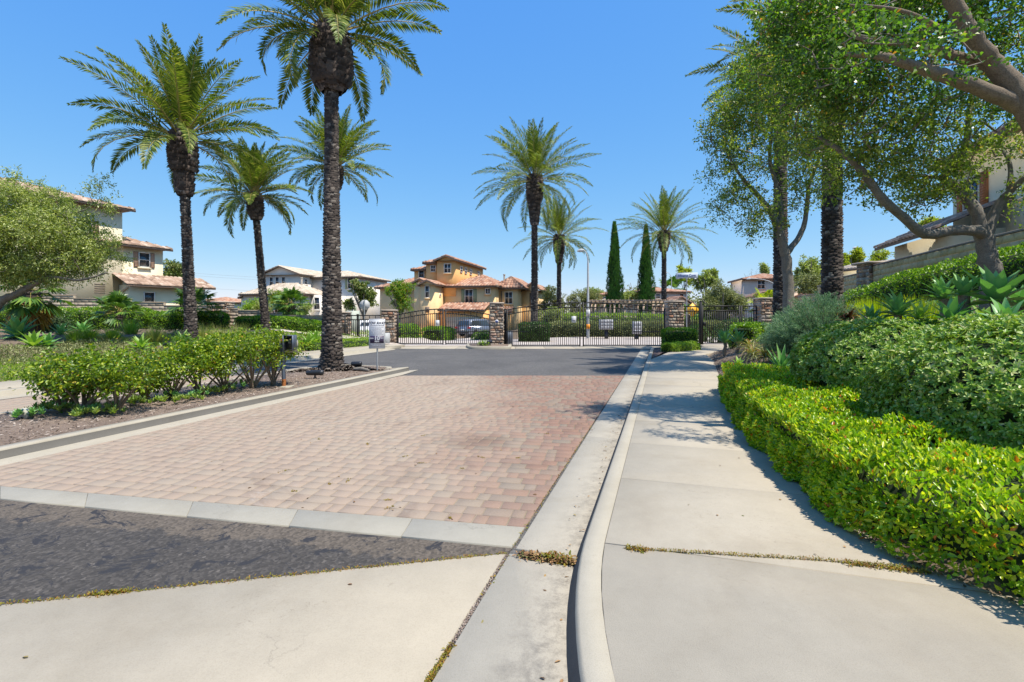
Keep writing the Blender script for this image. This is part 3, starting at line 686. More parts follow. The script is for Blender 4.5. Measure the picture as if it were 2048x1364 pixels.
def mound(label, c, r, n, leaf, mat, group=None, name="rounded_shrub", cat="shrub", whorl=6, rough=.06, stems=False, power=2.6, zoff=0, quad=False, depth=.14, up=.25):
    z0 = tzf(c[0], c[1])+zoff; root = empty(name, (c[0], c[1], z0), label, cat, group)
    m = n//whorl; d = rdir(int(m*2.6)); d = d[d[:, 2] > -.28]; d = d[:m]; m = len(d)
    k = (np.abs(d)**power).sum(1)**(-1/power)
    p = d*k[:, None]*np.array(r)+np.array([c[0], c[1], z0+.08]); p[:, 2] = np.maximum(p[:, 2], z0+.02)
    p += d*(snoise(p, 2.0, c[0])*rough+snoise(p, 6, c[1])*rough*.5)[:, None]-d*(R.random(m)**1.6*depth)[:, None]
    ax = d*.9+rdir(m)*.45; ax[:, 2] += up; ax /= np.linalg.norm(ax, axis=1, keepdims=True)
    q = np.cross(ax, rdir(m)); q /= np.linalg.norm(q, axis=1, keepdims=True); q2 = np.cross(ax, q)
    PP = []; AA = []; NN = []
    for w_ in range(whorl):
        an = 2*math.pi*w_/whorl+R.random(m)*.5; rd = q*np.cos(an)[:, None]+q2*np.sin(an)[:, None]; t = R.uniform(.35, .95, m)[:, None]
        PP.append(p+rd*.004); AA.append(rd*t+ax*(1-t*.75)); NN.append(ax-rd*.2)
    PP, AA, NN = map(np.concatenate, (PP, AA, NN)); nn = len(PP)
    V, F = leaves(PP, AA, NN, R.uniform(.65, 1.2, nn)*leaf, R.uniform(.42, .6, nn)*leaf, .15, .15, quad)
    mk("foliage", V, F, mat, parent=root, world=True)
    # solid core, inner shade painted as its dark colour
    th, ph = np.meshgrid(np.linspace(0, 2*np.pi, 19), np.linspace(-.25, np.pi/2, 9))
    dd = np.stack([np.cos(th)*np.cos(ph), np.sin(th)*np.cos(ph), np.sin(ph)], -1).reshape(-1, 3)
    k = (np.abs(dd)**power).sum(1)**(-1/power); V = dd*k[:, None]*np.array(r)*.80+np.array([c[0], c[1], z0+.04])
    i = (np.arange(8)[:, None]*19+np.arange(18)[None, :]).ravel()
    mk("shade_core", V, [np.stack([i, i+1, i+20, i+19], 1)], M['core'], parent=root, world=True)
    return root
# low hedge along the walk (bright, sunlit) -- follows the slab edge
def hl(u, off): return uv(u, float(v_edge(u))+off)
hu = [2.35, 2.8, 3.1, 3.4, 3.8, 4.4, 5.2, 6.2, 7.4, 8.6, 9.8, 10.9]
hw = [3.4, 3.2, 2.9, 2.5, 2.1, 1.7, 1.45, 1.4, 1.35, 1.3, 1.2, .9]
dirs = [uv(u, float(v_edge(u))) for u in hu]
cl = []
for i, u in enumerate(hu):
    a = Vector(dirs[max(i-1, 0)]); b = Vector(dirs[min(i+1, len(hu)-1)]); t = (b-a).normalized(); nn = Vector((t.y, -t.x)); cl.append(tuple(Vector(dirs[i])+nn*(hw[i]/2-(.27 if u < 3.5 else (.14 if u < 4 else .07)))))
t0_ = (Vector(cl[0])-Vector(cl[1])).normalized(); cl = [tuple(Vector(cl[0])+t0_*1.3)]+cl; hw = [hw[0]]+hw
hz = lambda x, y: np.minimum(tz(x, y), .28)
hedge("low bright yellow-green clipped hedge edging the right sidewalk in the foreground", cl, hw, .37, 138000, .045, M['hedge_near'], zf=hz, big=True, rough=.09, depth=.10, density=lambda t: np.clip(1.35-1.15*t, .2, 1))
# the big variegated mounds behind it
mound("large rounded variegated shrub on the bank, nearest the right edge of the photo", (*uv(5.45, 3.15),), (1.2, 1.15, .86), 52000, .042, M['pitto'], group="rounded variegated shrubs", zoff=-.2)
mound("rounded variegated shrub beyond the largest one, touching the feathery blue-green bush", (*uv(7.75, 2.85),), (1.0, 1.15, .70), 38000, .042, M['pitto'], group="rounded variegated shrubs")
mound("rounded variegated shrub at the back below the agaves and the grey-barked tree", (*uv(6.0, 4.75),), (1.35, 1.2, .58), 24000, .045, M['pitto'], group="rounded variegated shrubs", zoff=-.28)
# hedge up by the right wall
def wl(u, v): return uv(u, v)
hedge("long green clipped hedge running below the tan block wall on the right", [wl(u, 7.0) for u in (5, 8, 11, 14, 17, 20)], .95, .74, 22000, .065, M['hedge'], rough=.07)
hedge("lower green hedge stepping down the bank behind the right palms to the stone pillar", [wl(20.3, 7.1), wl(22.5, 6.4), wl(25.5, 6.0)], .9, .95, 7000, .075, M['hedge'], rough=.08)
hedge("dark green hedge beside the right end of the pedestrian gate", [wl(20.6, 2.9), wl(23.2, 3.6), wl(24.6, 4.4)], 1.0, .85, 6000, .075, M['hedge'], rough=.08)
# box hedges in front of the right pier
Dq = 23.4
hedge("square dark green box hedge in front of the right gate pier", [((1327-1024)*Dq/1000, Dq+.1), ((1392-1024)*Dq/1000, Dq+.1)], .85, .92, 6500, .05, M['hedge'], zf=lambda x, y: .11+0*x, rough=.03)
hedge("short lime-green hedge at the foot of the box hedge by the sidewalk bend", [((1326-1024)*.0212, 20.6), ((1403-1024)*.0212, 22.1)], .8, .36, 4500, .05, M['ground_leaf'], zf=lambda x, y: .11+0*x, rough=.05)
# left hedges in front of the walls
hedge("long green hedge in front of the left block wall", [P(-60, 0, 27.6)[:2], P(120, 0, 27.4)[:2], P(300, 0, 27.2)[:2]], .9, 1.15, 15000, .085, M['hedge'], rough=.1)
hedge("green hedge behind the thick left palm trunk, ending at the wall pillar", [P(305, 0, 27.2)[:2], P(452, 0, 27.2)[:2]], .9, .95, 7000, .085, M['hedge'], rough=.1)
hedge("straight green hedge under the lower block wall between the palms", [P(478, 0, 28.2)[:2], P(560, 0, 28.0)[:2], P(652, 0, 27.8)[:2]], .9, .72, 9000, .08, M['hedge'], rough=.06)
# low yellow-green border along the exit walk near the left gate
hedge("bright low border hedge beside the exit lane in front of the left fence", [(-9.0, 21.6), (-8.0, 24.0), (-7.1, 26.2)], 1.3, .32, 6500, .055, M['ground_leaf'], rough=.06)
hedge("bright low border hedge beside the exit lane, left of the thick palm", [(-11.2, 18.3), (-10.2, 20.4), (-9.15, 21.5)], 1.2, .35, 5500, .055, M['ground_leaf'], rough=.06)
# inside the gates
hedge("clipped hedge inside the left gate along the driveway", [(-5.3, 33.2), (-5.0, 38.5)], 1.5, .95, 5000, .09, M['hedge'], rough=.1)
hedge("low clipped hedge inside the left gate next to its pier", [(-7.4, 30.3), (-6.6, 32.8)], 1.6, .8, 4500, .08, M['hedge'], rough=.1)
mound("small round bush in front of the parked car", P(967, 0, 40.5)[:2], (1.0, .7, .8), 2600, .09, M['hedge'], whorl=4, quad=True)
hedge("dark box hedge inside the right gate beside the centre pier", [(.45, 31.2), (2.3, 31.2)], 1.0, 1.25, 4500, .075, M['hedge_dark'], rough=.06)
hedge("long variegated hedge along the island inside the right gate", [(2.8, 38.2), (5.5, 37.6), (9, 37.5), (13, 38.3), (17, 39.5)], 2.0, 1.15, 17000, .1, M['olive'], rough=.1)
hedge("brighter hedge on top of the island behind the mailboxes", [(3.0, 41.5), (8, 41.0), (13, 41.8), (19, 43)], 1.8, 1.35, 14000, .11, M['ground_leaf'], rough=.15)
hedge("hedge inside the pedestrian gate along the island", [(17.2, 38.5), (21, 39.5), (25, 41)], 1.8, 1.3, 9000, .11, M['graytree'], rough=.15)
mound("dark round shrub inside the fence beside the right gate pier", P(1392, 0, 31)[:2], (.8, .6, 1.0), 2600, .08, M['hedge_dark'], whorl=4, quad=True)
mound("dark shrub mass behind the end of the pedestrian gate", P(1485, 0, 29.5)[:2], (1.8, .9, 1.45), 5000, .09, M['hedge_dark'], whorl=4, quad=True)  # leaves take the dark hedge colour
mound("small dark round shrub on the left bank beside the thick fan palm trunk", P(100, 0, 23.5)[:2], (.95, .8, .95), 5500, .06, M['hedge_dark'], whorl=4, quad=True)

# ------------------------------------------------------------------ ROSETTES, GRASSES
def rosette_mesh(p, n, L, W, rng, tilt=(.15, 1.5), droop=.35, segs=5, axis=(0, 0, 1), shape='agave', thick=.12):
    V = []; F = []; ax = Vector(axis).normalized(); a0 = ax.orthogonal().normalized(); b0 = ax.cross(a0)
    for i in range(n):
        t = i/max(1, n-1); an = i*2.39996+rng.uniform(-.2, .2); tl = tilt[0]+(tilt[1]-tilt[0])*t+rng.uniform(-.1, .1)
        r = a0*math.cos(an)+b0*math.sin(an); s = ax.cross(r).normalized(); l = L*(.7+.3*math.sin(math.pi*min(1, .25+t)))*rng.uniform(.85, 1.1)
        q = Vector(p); ang = tl; base = len(V)
        for k in range(segs+1):
            f = k/segs; dv = (ax*math.cos(ang)+r*math.sin(ang)); nv = (r*-math.cos(ang)+ax*math.sin(ang))
            if shape == 'agave': wv = W*.74*(.45+.95*math.sin(math.pi*min(1, f*.85+.02)))*(1-f**3)
            else: wv = W*(1-f)**.75
            wv = max(wv, .0012)
            V += [tuple(q-s*wv*.5+nv*wv*thick*1.6), tuple(q), tuple(q+s*wv*.5+nv*wv*thick*1.6)]
            q = q+dv*(l/segs); ang += droop/segs*(1+1.5*f)
        for k in range(segs):
            b = base+k*3; F += [(b, b+1, b+4, b+3), (b+1, b+2, b+5, b+4)]
    return V, F
def plant(name, cat, label, x, y, n, L, W, mat, group=None, z=None, stem=0, lean=(0, 0), heads=None, seed=0, tilt=(.2, 1.6), droop=.25, shape='agave', segs=5, stemmat='bark_tan', hz=0):
    rng = random.Random(seed*7+int(x*31)); z = tzf(x, y) if z is None else z
    root = empty(name, (x, y, z), label, cat, group)
    heads = heads or [(0, 0, stem, 1.0)]
    mb = MB(); ms = MB(); has = False
    for (hx, hy, hzz, sc) in heads:
        V, F = rosette_mesh((hx+lean[0], hy+lean[1], hzz), n, L*sc, W*sc, rng, tilt, droop, segs, (rng.uniform(-.15, .15)+lean[0]*.2, rng.uniform(-.2, .1), 1), shape)
        mb.add(V, F)
        if hzz > .15:
            has = True; k = .5*hzz
            ms.tube([(hx*.3, hy*.3, -.1), (hx*.5-.04, hy*.6, k*.6), (hx*.9+lean[0]*.8+.02, hy*.9+lean[1]*.8, hzz*.8), (hx+lean[0], hy+lean[1], hzz+.02)], [.05*sc+.015, .045*sc+.01, .05*sc+.005, .05*sc+.01], 9)
    mb.build("rosette", mat, root, smooth=True)
    if has: ms.build("stem", M[stemmat], root, smooth=True)
    return root
ag = "agaves on the right bank"
def at(px, py, D): p = P(px, py, D); return p.x, p.y, p.z
def agave_px(px, py, D, label, L, W, n=22, mat='agave', group=ag, seed=1, lean=0, **k):
    """rosette centre seen at px,py at distance D; the stem reaches the ground"""
    x, y, z = at(px, py, D); g = tzf(x, y); st = max(.05, z-g)
    return plant("agave", "agave", label, x, y, n, L, W, M[mat], group, z=g, stem=st, seed=seed, **k)
agave_px(1992, 606, 5.9, "largest broad-leaved agave on the right bank in front of the grey-barked tree", .52, .16, 20, seed=2, droop=.1)
agave_px(1927, 592, 6.1, "agave head on a bare curved stem just left of the largest agave", .34, .085, 24, seed=3, droop=.2)
agave_px(1888, 600, 6.9, "slender-leaved agave standing left of the one on the bare stem", .42, .085, 24, seed=4, droop=.3)
agave_px(2012, 652, 5.4, "low agave half hidden behind the variegated shrub at the right edge", .33, .10, 20, seed=5)
agave_px(1903, 646, 6.0, "low blue-green agave between the variegated shrub and the stemmed agave", .36, .10, 22, seed=6)
agave_px(1795, 632, 8.2, "spreading grey-green agave above the variegated shrubs, right of the lime grass", .52, .12, 26, seed=7, droop=.4)
agave_px(1838, 640, 7.6, "small bright agave right of the spreading grey-green one", .32, .08, 20, 'agave_y', seed=8)
agave_px(1742, 646, 8.6, "narrow-leaved low agave below the lime grass", .38, .08, 22, seed=9)
agave_px(2046, 618, 6.6, "agave cut off by the right edge of the photo", .42, .12, 22, seed=10)
agave_px(1965, 645, 6.2, "bright small agave under the largest agave", .25, .08, 16, 'agave_y', seed=11)
agave_px(1450, 688, 17.0, "upright green agave at the sidewalk bend nearest the pedestrian gate", .60, .14, 22, seed=12, tilt=(.1, 1.0))
agave_px(1476, 690, 16.0, "second upright green agave beside the bend, right of the first", .60, .14, 22, seed=13, tilt=(.1, 1.0))
agave_px(1562, 768, 9.6, "low pointed agave on the dark mulch between hedge and aloes", .52, .085, 26, seed=14, tilt=(.1, 1.25), droop=.05)
agave_px(1612, 772, 9.0, "agave with broad upright leaves beside the end of the low hedge", .42, .12, 16, 'agave_y', seed=15, tilt=(.2, 1.0))
agave_px(1476, 742, 12.6, "small bright rosette on the dark mulch near the sidewalk", .28, .10, 16, 'agave_y', seed=16)
gl = "agaves on the left bank"
agave_px(36, 712, 16.5, "largest dark green agave at the left edge behind the bushes", .85, .20, 28, seed=21, group=gl)
agave_px(66, 722, 15.2, "pale green agave in front of the largest left agave", .62, .15, 24, 'agave_y', seed=22, group=gl)
agave_px(96, 720, 15.6, "medium agave right of the pale one behind the first bush", .5, .14, 20, seed=23, group=gl)
agave_px(120, 695, 18.5, "small blue-green agave alone on the bare soil", .55, .12, 22, seed=24, group=gl)
agave_px(165, 675, 21.0, "dark green agave clump in front of the hedge", .62, .15, 24, seed=25, group=gl)
agave_px(282, 698, 16.8, "bright agave rosette behind the middle of the bush row", .60, .14, 24, 'agave_y', seed=26, group=gl)
agave_px(362, 690, 16.3, "bright agave rosette just left of the left palm's foot", .58, .12, 22, 'agave_y', seed=27, group=gl)
agave_px(455, 688, 18.0, "blue-green rosette behind the right half of the bush row", .55, .13, 22, seed=28, group=gl)
agave_px(22, 665, 22.0, "dark agave near the left edge under the hedge", .6, .15, 20, seed=29, group=gl)
agave_px(78, 668, 23.0, "small agave at the foot of the thick fan palm", .5, .14, 20, seed=30, group=gl)
for i, (px, py, D, lb) in enumerate([(615, 692, 21.5, "bright agave left of the thick foreground palm"), (632, 684, 22.5, "bright agave touching the thick foreground palm trunk"), (590, 690, 21.8, "bright agave behind the keypad box")]):
    agave_px(px, py, D, lb, .7, .14, 24, 'agave_y', seed=40+i, group=gl)
al = "aloes on the dark mulch"
for i, (px, py, D, L, lb) in enumerate([(1508, 722, 13.0, .75, "pale drooping aloe clump nearest the sidewalk"), (1532, 738, 12.0, .75, "aloe clump with brown drooping leaves below the feathery bush"), (1500, 700, 14.5, .7, "aloe at the back beside the green agaves"), (1560, 715, 12.6, .6, "aloe tucked under the feathery bush"), (1700, 668, 9.6, .55, "orange-tipped aloe left of the grey-green agave"), (1735, 675, 9.0, .5, "reddish aloe above the middle variegated shrub"), (1670, 690, 9.2, .45, "dull aloe between feathery bush and variegated shrub")]):
    x, y, z = at(px, py, D); g = tzf(x, y)
    plant("aloe", "aloe", lb, x, y, 46, L, .05, M['aloe'], al, z=g, stem=max(.1, z-g), seed=i+50, tilt=(.15, 1.6), droop=1.5, shape='strap', segs=6)
for i, (px, py, D, lb) in enumerate([(1684, 632, 10.6, "bronze bromeliad-like plant beside the foot of the near right palm"), (1700, 640, 10.2, "bronze plant with dark drooping leaves left of the lime grass")]):
    x, y, z = at(px, py, D); g = tzf(x, y)
    plant("bronze_plant", "plant", lb, x, y, 60, .42, .06, M['bronze'], "bronze plants", z=g, stem=max(.1, z-g), seed=i+60, tilt=(.1, 1.9), droop=1.3, shape='strap')
def tuft(name, cat, label, x, y, n, L, W, mat, group=None, z=None, spread=.15, tilt=.75, droop=.9, seed=0):
    z = tzf(x, y) if z is None else z; root = empty(name, (x, y, z), label, cat, group)
    az = R.random(n)*2*np.pi; tl = np.abs(R.normal(size=n))*tilt*.6; r = R.random(n)*spread
    q = np.stack([np.cos(az)*r, np.sin(az)*r, np.zeros(n)], 1); segs = 4; ang = tl.copy(); l = L*R.uniform(.6, 1.1, n)
    rd = np.stack([np.cos(az), np.sin(az), np.zeros(n)], 1); sd_ = np.stack([-np.sin(az), np.cos(az), np.zeros(n)], 1); up = np.array([0, 0, 1.])
    rings = []
    for k in range(segs+1):
        wv = np.maximum(W*(1-(k/segs))**.7, .0008)*.5
        rings += [q-sd_*wv, q+sd_*wv]; q = q+(rd*np.sin(ang)[:, None]+up*np.cos(ang)[:, None])*(l/segs)[:, None]; ang = ang+droop/segs*(.5+k*.5)*(tl+.3)
    V = np.stack(rings, 1).reshape(-1, 3); i = np.arange(n)[:, None]*(2*segs+2)
    F = np.concatenate([i+np.array([[2*k, 2*k+1, 2*k+3, 2*k+2]]) for k in range(segs)])
    mk("blades", V, [F], mat, parent=root); return root
for i, (px, py, D, L) in enumerate([(1700, 640, 11.2, .62), (1728, 636, 11.0, .66), (1752, 634, 10.8, .60)]):
    x, y, z = at(px, py, D); tuft("lime_grass", "grass clump", ["lime-yellow grass clump nearest the right palm foot", "tallest lime-yellow grass clump on the right bank", "lime-yellow grass clump beside the grey-green agave"][i], x, y, 420, L+.12, .022, M['lime'], "lime grass clumps", spread=.26, tilt=.4, droop=.3, z=tzf(x, y))
for i, (px, D) in enumerate([(1800, 9.6), (1850, 9.0), (1830, 10.4)]):
    x = (px-1024)*D/1000; tuft("lime_grass", "grass clump", ["lime grass clump behind the spreading agave", "lime grass clump left of the stemmed agave", "lime grass clump against the hedge"][i], x, D, 260, .55, .022, M['lime'], "lime grass clumps", spread=.22, tilt=.5, droop=.4)
fg = "pale fountain grasses on the left bank"
for i, (px, py, D, L, lb) in enumerate([(408, 672, 19.5, .95, "pale fountain grass right of the left palm trunk"), (440, 676, 19.0, 1.0, "largest pale fountain grass between the two left palms"), (478, 668, 21, .9, "pale fountain grass before the leaning palm"), (310, 690, 18.5, .8, "pale grass clump left of the left palm foot"), (225, 692, 18, .6, "short grassy clump behind the bush row"), (180, 700, 17.5, .6, "short grassy clump right of the small lone agave"), (545, 680, 21, .8, "greenish grass clump beside the leaning palm foot"), (262, 680, 20.5, .7, "short grassy clump below the small fan palm"), (150, 706, 17, .55, "thin grassy clump by the lone agave")]):
    x, y, z = at(px, py, D); tuft("fountain_grass", "grass clump", lb, x, y, 420, L, .018, M['drygrass'] if i < 4 else M['grassblade'], fg, spread=.22, tilt=.8, droop=1.2)
# grass strip and leafy ground cover on the left bank (uncountable)
def cover(name, poly, n, L, W, mat, zf, kindleaf=True, h=.1):
    P0 = np.array(poly); lo = P0.min(0); hi = P0.max(0); q = R.random((n, 2))*(hi-lo)+lo; q = q[in_poly(q, poly)]; n = len(q)
    z = zf(q[:, 0], q[:, 1])+R.random(n)*h*(.6+.4*np.sin(q[:, 0]*2.3)*np.sin(q[:, 1]*1.7))
    A = rdir(n)*.7; A[:, 2] = np.abs(A[:, 2])+.35; V, F = leaves(np.column_stack([q, z]), A, rdir(n)+np.array([0, 0, .5]), R.uniform(.6, 1.3, n)*L, R.uniform(.6, 1.2, n)*W, .1, .15, True)
    return tag(mk(name, V, F, mat), kind="stuff")
cover("lawn_strip", [uv(u, -14.2) for u in (2, 8, 15)]+[uv(15, -16.2), uv(8, -17.0), uv(2, -17.4)], 95000, .07, .014, M['lawn'], lambda x, y: tz(x, y), h=.02)
cover("ground_cover", [uv(13, -14.25), uv(24, -14.25), uv(29.5, -16.5), uv(28, -20), uv(20, -18.5), uv(13, -18.6)], 24000, .075, .04, M['ground_leaf'], lambda x, y: tz(x, y), h=.24)
cover("ground_cover", [uv(8, -16), uv(13, -16), uv(13, -18), uv(18, -19), uv(19, -20.5), uv(9, -18.4)], 26000, .075, .03, M['olive'], lambda x, y: tz(x, y), h=.2)
cover("ground_cover", [uv(12, 2.8), uv(16.5, 3.4), uv(19, 4.5), uv(17, 6.3), uv(9, 6.3), uv(9, 4.6)], 15000, .07, .035, M['agave'], lambda x, y: tz(x, y), h=.2)
cover("ground_cover", [(3.2, 36.7), (17, 36.9), (26, 38), (30, 50), (2, 52)], 24000, .13, .07, M['olive'], lambda x, y: tz(x, y), h=.3)
cover("ground_cover", [(-9.3, 31), (-7.6, 31), (-6.5, 36.5), (-6.0, 45), (-9.4, 45)], 9000, .09, .05, M['ground_leaf'], lambda x, y: tz(x, y), h=.1)
# succulents on the median
sg = "succulents at the feet of the median bushes"
ORD = ['first', 'second', 'third', 'fourth', 'fifth', 'sixth', 'seventh', 'eighth', 'ninth', 'tenth', 'eleventh', 'twelfth', 'thirteenth']
cb = cy = 0
for i, (px, py) in enumerate(sorted([(105, 822), (75, 830), (140, 830), (165, 838), (200, 826), (222, 832), (130, 815), (275, 812), (310, 810), (340, 802), (352, 808), (395, 800), (420, 790), (445, 788), (470, 782), (490, 774), (378, 806), (240, 822), (180, 832), (60, 838)])):
    cb += i % 3 == 0; cy += i % 3 != 0
    x, y = G(px, py, .125); nm_ = "succulent"
    heads = [(random.uniform(-.16, .16), random.uniform(-.12, .12), random.uniform(.03, .09), random.uniform(.7, 1.1)) for _ in range(8)]
    r = plant(nm_, "succulent", ORD[cb-1]+" low bluish succulent clump from the left under the median bushes" if i % 3 == 0 else ORD[cy-1]+" low yellow-green succulent clump from the left under the median bushes", x, y, 12, .115, .04, M['agave'] if i % 3 == 0 else M['succ'], "bluish median succulents" if i % 3 == 0 else "yellow-green median succulents", z=.125, heads=heads, seed=i+90, tilt=(.15, 1.1), segs=3)

# feathery blue-green bushes (needle plumes)
def feathery(label, x, y, r, n, seed):
    z0 = tzf(x, y); root = empty("feathery_bush", (x, y, z0), label, "bush", "feathery blue-green bushes")
    rng = np.random.default_rng(seed); d = rdir(n, rng); d[:, 2] = np.abs(d[:, 2])*.9+.05; k = rng.random(n)**.4
    tips = d*np.array(r)*k[:, None]+np.array([0, 0, r[2]*.1]); mbs = MB()
    for t in tips[:260]: mbs.tube([(0, 0, 0), tuple(t*.5+np.array([0, 0, .08])), tuple(t)], [.012, .006, .002], 4, cap=False)
    mbs.build("branches", M['bark_tan'], root)
    per = 46; base = np.repeat(tips, per, 0); dd = np.repeat(d, per, 0); m = len(base); along = rng.random(m)*.24; p = base-dd*along[:, None]+rng.normal(size=(m, 3))*.012
    A = dd*.8+rdir(m, rng)*.8; A[:, 2] += .35
    V, F = leaves(p, A, rdir(m, rng), rng.uniform(.05, .10, m), .008, 0, .1, True); mk("plumes", V, F, M['feather'], parent=root); return root
x, y, _ = at(1640, 690, 10.6); feathery("tall feathery blue-green bush below the near right palm", x, y, (1.05, 1.0, 1.25), 780, 5)
x, y, _ = at(1585, 720, 11.2); feathery("feathery blue-green bush leaning over the aloes", x, y, (.75, .8, 1.05), 520, 6)
x, y, _ = at(1690, 730, 9.0); feathery("lower feathery bush beside the middle variegated shrub", x, y, (.8, .7, .65), 380, 7)

# ------------------------------------------------------------------ PALMS
def scales(mb, rfun, path, z0, z1, step, per, out, hgt, wid, rng, jit=.25):
    """overlapping leaf scars / boots round a trunk following path(z)->(x,y)"""
    Vs = []; Fs = []; z = z0; row = 0; nv = 0
    while z < z1:
        r = rfun(z); cx, cy = path(z)
        for k in range(per):
            a = 2*math.pi*(k+.5*(row % 2))/per+rng.uniform(-.5, .5)*jit*6.28/per; zz = z+rng.uniform(-.4, .4)*step; o = out*rng.uniform(.6, 1.35); hh = hgt*rng.uniform(.75, 1.25); wd = wid*rng.uniform(.8, 1.15)
            ca, sa = math.cos(a), math.sin(a)
            def pt(rad_, tang, dz): return (cx+ca*rad_-sa*tang, cy+sa*rad_+ca*tang, zz+dz)
            Vs += [pt(r*.9, -wd*.6, -hh*.9), pt(r*.9, wd*.6, -hh*.9), pt(r+o, wd*.42, hh*.12), pt(r+o, -wd*.42, hh*.12), pt(r*.95, wd*.36, hh*.3), pt(r*.95, -wd*.36, hh*.3)]
            b = nv; Fs += [(b, b+1, b+2, b+3), (b+3, b+2, b+4, b+5), (b+1, b+4, b+2, b+2)[:3], (b, b+3, b+5)]
            nv += 6
        z += step; row += 1
    q = np.array([f for f in Fs if len(f) == 4]); t = np.array([f for f in Fs if len(f) == 3]); mb.add(Vs, [q, t])
def frond(rng, L, elev, az, droop, nl=62, leafL=.42, W=.042, twist=0., wind=(0, 0, 0)):
    """returns leaf strips V,F plus rachis pts"""
    segs = 14; p = np.zeros(3); pts = [p.copy()]; ang = elev; d0 = np.array([math.cos(az), math.sin(az), 0.]); dirs_ = []
    for k in range(segs):
        f = k/segs; d = d0*math.cos(ang)+np.array([0, 0, math.sin(ang)])+np.array(wind)*f; d /= np.linalg.norm(d); dirs_.append(d)
        p = p+d*L/segs; pts.append(p.copy()); ang -= droop/segs*(.35+1.5*f)
    pts = np.array(pts); dirs_ = np.array(dirs_+[dirs_[-1]])
    t = np.repeat(np.linspace(.16, .995, nl), 2); side = np.tile([1., -1.], nl); t = np.clip(t+rng.normal(size=len(t))*.006, .1, .999)
    ix = t*segs; i0 = np.minimum(ix.astype(int), segs-1); fr = (ix-i0)[:, None]
    base = pts[i0]*(1-fr)+pts[i0+1]*fr; T = dirs_[i0]*(1-fr)+dirs_[i0+1]*fr; T /= np.linalg.norm(T, axis=1, keepdims=True)
    S = np.cross(T, np.array([0, 0, 1.])); S /= np.maximum(np.linalg.norm(S, axis=1, keepdims=True), .05)
    s0 = np.array([-math.sin(az), math.cos(az), 0]); S = np.where(np.abs((S@s0))[:, None] < .2, -s0, S)
    N_ = np.cross(S, T); c, s_ = math.cos(twist), math.sin(twist); S, N_ = S*c+N_*s_, N_*c-S*s_
    lift = rng.normal(size=len(t))*.22+.42; fwd = .55+.75*t**1.5
    A = S*side[:, None]+N_*lift[:, None]+T*fwd[:, None]; A[:, 2] -= .16; A /= np.linalg.norm(A, axis=1, keepdims=True)
    ll = leafL*(np.clip(np.sin(np.pi*np.clip(t*.86+.09, 0, 1)), .25, 1))*rng.uniform(.85, 1.1, len(t))
    V, F = leaves(base, A, N_+T*.2, ll, W, .12, .12, True)
    return V, F[0], pts
def palm(label, x, y, ztop, r0=.26, r1=.2, crownL=3.2, nf=54, lean=(0, 0), boots=1.9, bootr=.42, seed=1, lod=1.0, group="tall date palms", bulb=None, base_flare=True, wind=(0, 0), curve=0, zg=None, leafL=.42, bulbprof=None, elo=-22):
    rng = random.Random(seed); ng = np.random.default_rng(seed)
    zg = tzf(x, y) if zg is None else zg; H = ztop-zg
    root = empty("date_palm", (x, y, zg), label, "palm tree", group)
    path = lambda z: (lean[0]*(z/H)+curve*math.sin(math.pi*z/H), lean[1]*(z/H))
    zb = H-boots
    rf = lambda z: (r0+(r1-r0)*min(1, z/(zb*.8)))*(1+(.28*math.exp(-z/.35) if base_flare else 0))
    mb = MB(); zs = np.linspace(-.2, H-.05, 40)
    mb.tube([(*path(z), z) for z in zs], [rf(max(z, 0))*.94 for z in zs], 16)
    core = mb.build("trunk_core", M['palm_core'], root, smooth=True)
    mb = MB(); k = lod
    scales(mb, rf, path, .05, zb+.2, .088/k, int(10*k) if k >= 1 else 9, .032, .075, rf(zb*.3)*.52, rng, .5)
    tr = mb.build("trunk", [M['palm_scale']], root); core.parent = tr
    # boot mass under the crown
    bp = bulbprof or [(0, .75), (.18, .98), (.45, 1.05), (.8, 1.0), (1.0, .78)]
    br = lambda z: bootr*float(np.interp((z-zb)/boots, [a for a, _ in bp], [b for _, b in bp]))
    mb = MB(); zs = np.linspace(zb-.02, H, 14); mb.tube([(*path(z), z) for z in zs], [br(z)*.9 for z in zs], 18)
    scales(mb, br, path, zb, H-.02, .12/max(k, .8), 13, .055, .13, bootr*.5, rng)
    mb.build("boot_collar", [M['palm_boot']], root)
    top = np.array([*path(H), H]); VV = []; FF = []; n0 = 0; rac = MB()
    for i in range(nf):
        t = (i+.5)/nf; az = i*2.39996+rng.uniform(-.25, .25)
        el = rad(86+(elo-86)*t**1.4)+rng.uniform(-.13, .13)
        L = crownL*(.70+.32*math.sin(math.pi*min(1, t*.75+.08)))*rng.uniform(.88, 1.08)
        dr = (.26+.85*t)*rng.uniform(.75, 1.25)+(.5 if t > .88 else 0)
        off = np.array([math.cos(az), math.sin(az), 0])*bootr*.45*min(1, t*1.6)+np.array([0, 0, -boots*.16*t])
        V, F, pts = frond(ng, L, el, az, dr, int(92*min(1, lod+.1)), leafL, .042, rng.uniform(-.5, .5), (wind[0]*.5, wind[1]*.5, 0))
        VV.append(V+top+off); FF.append(F+n0); n0 += len(V)
        pr_ = pts+top+off; rac.tube([tuple(q) for q in pr_[::2]], list(np.linspace(.03, .004, len(pr_[::2]))), 4, cap=False)
    crown = mk("crown", np.concatenate(VV), [np.concatenate(FF)], M['palm'], parent=root)
    rc = rac.build("frond_stalks", M['petiole'], root); rc.parent = crown
    return root
def palm_px(label, px, Y, py_top, **k):
    x = (px-1024)*Y/1000; return palm(label, x, Y, 1.6+(632-py_top)*Y/1000, **k)
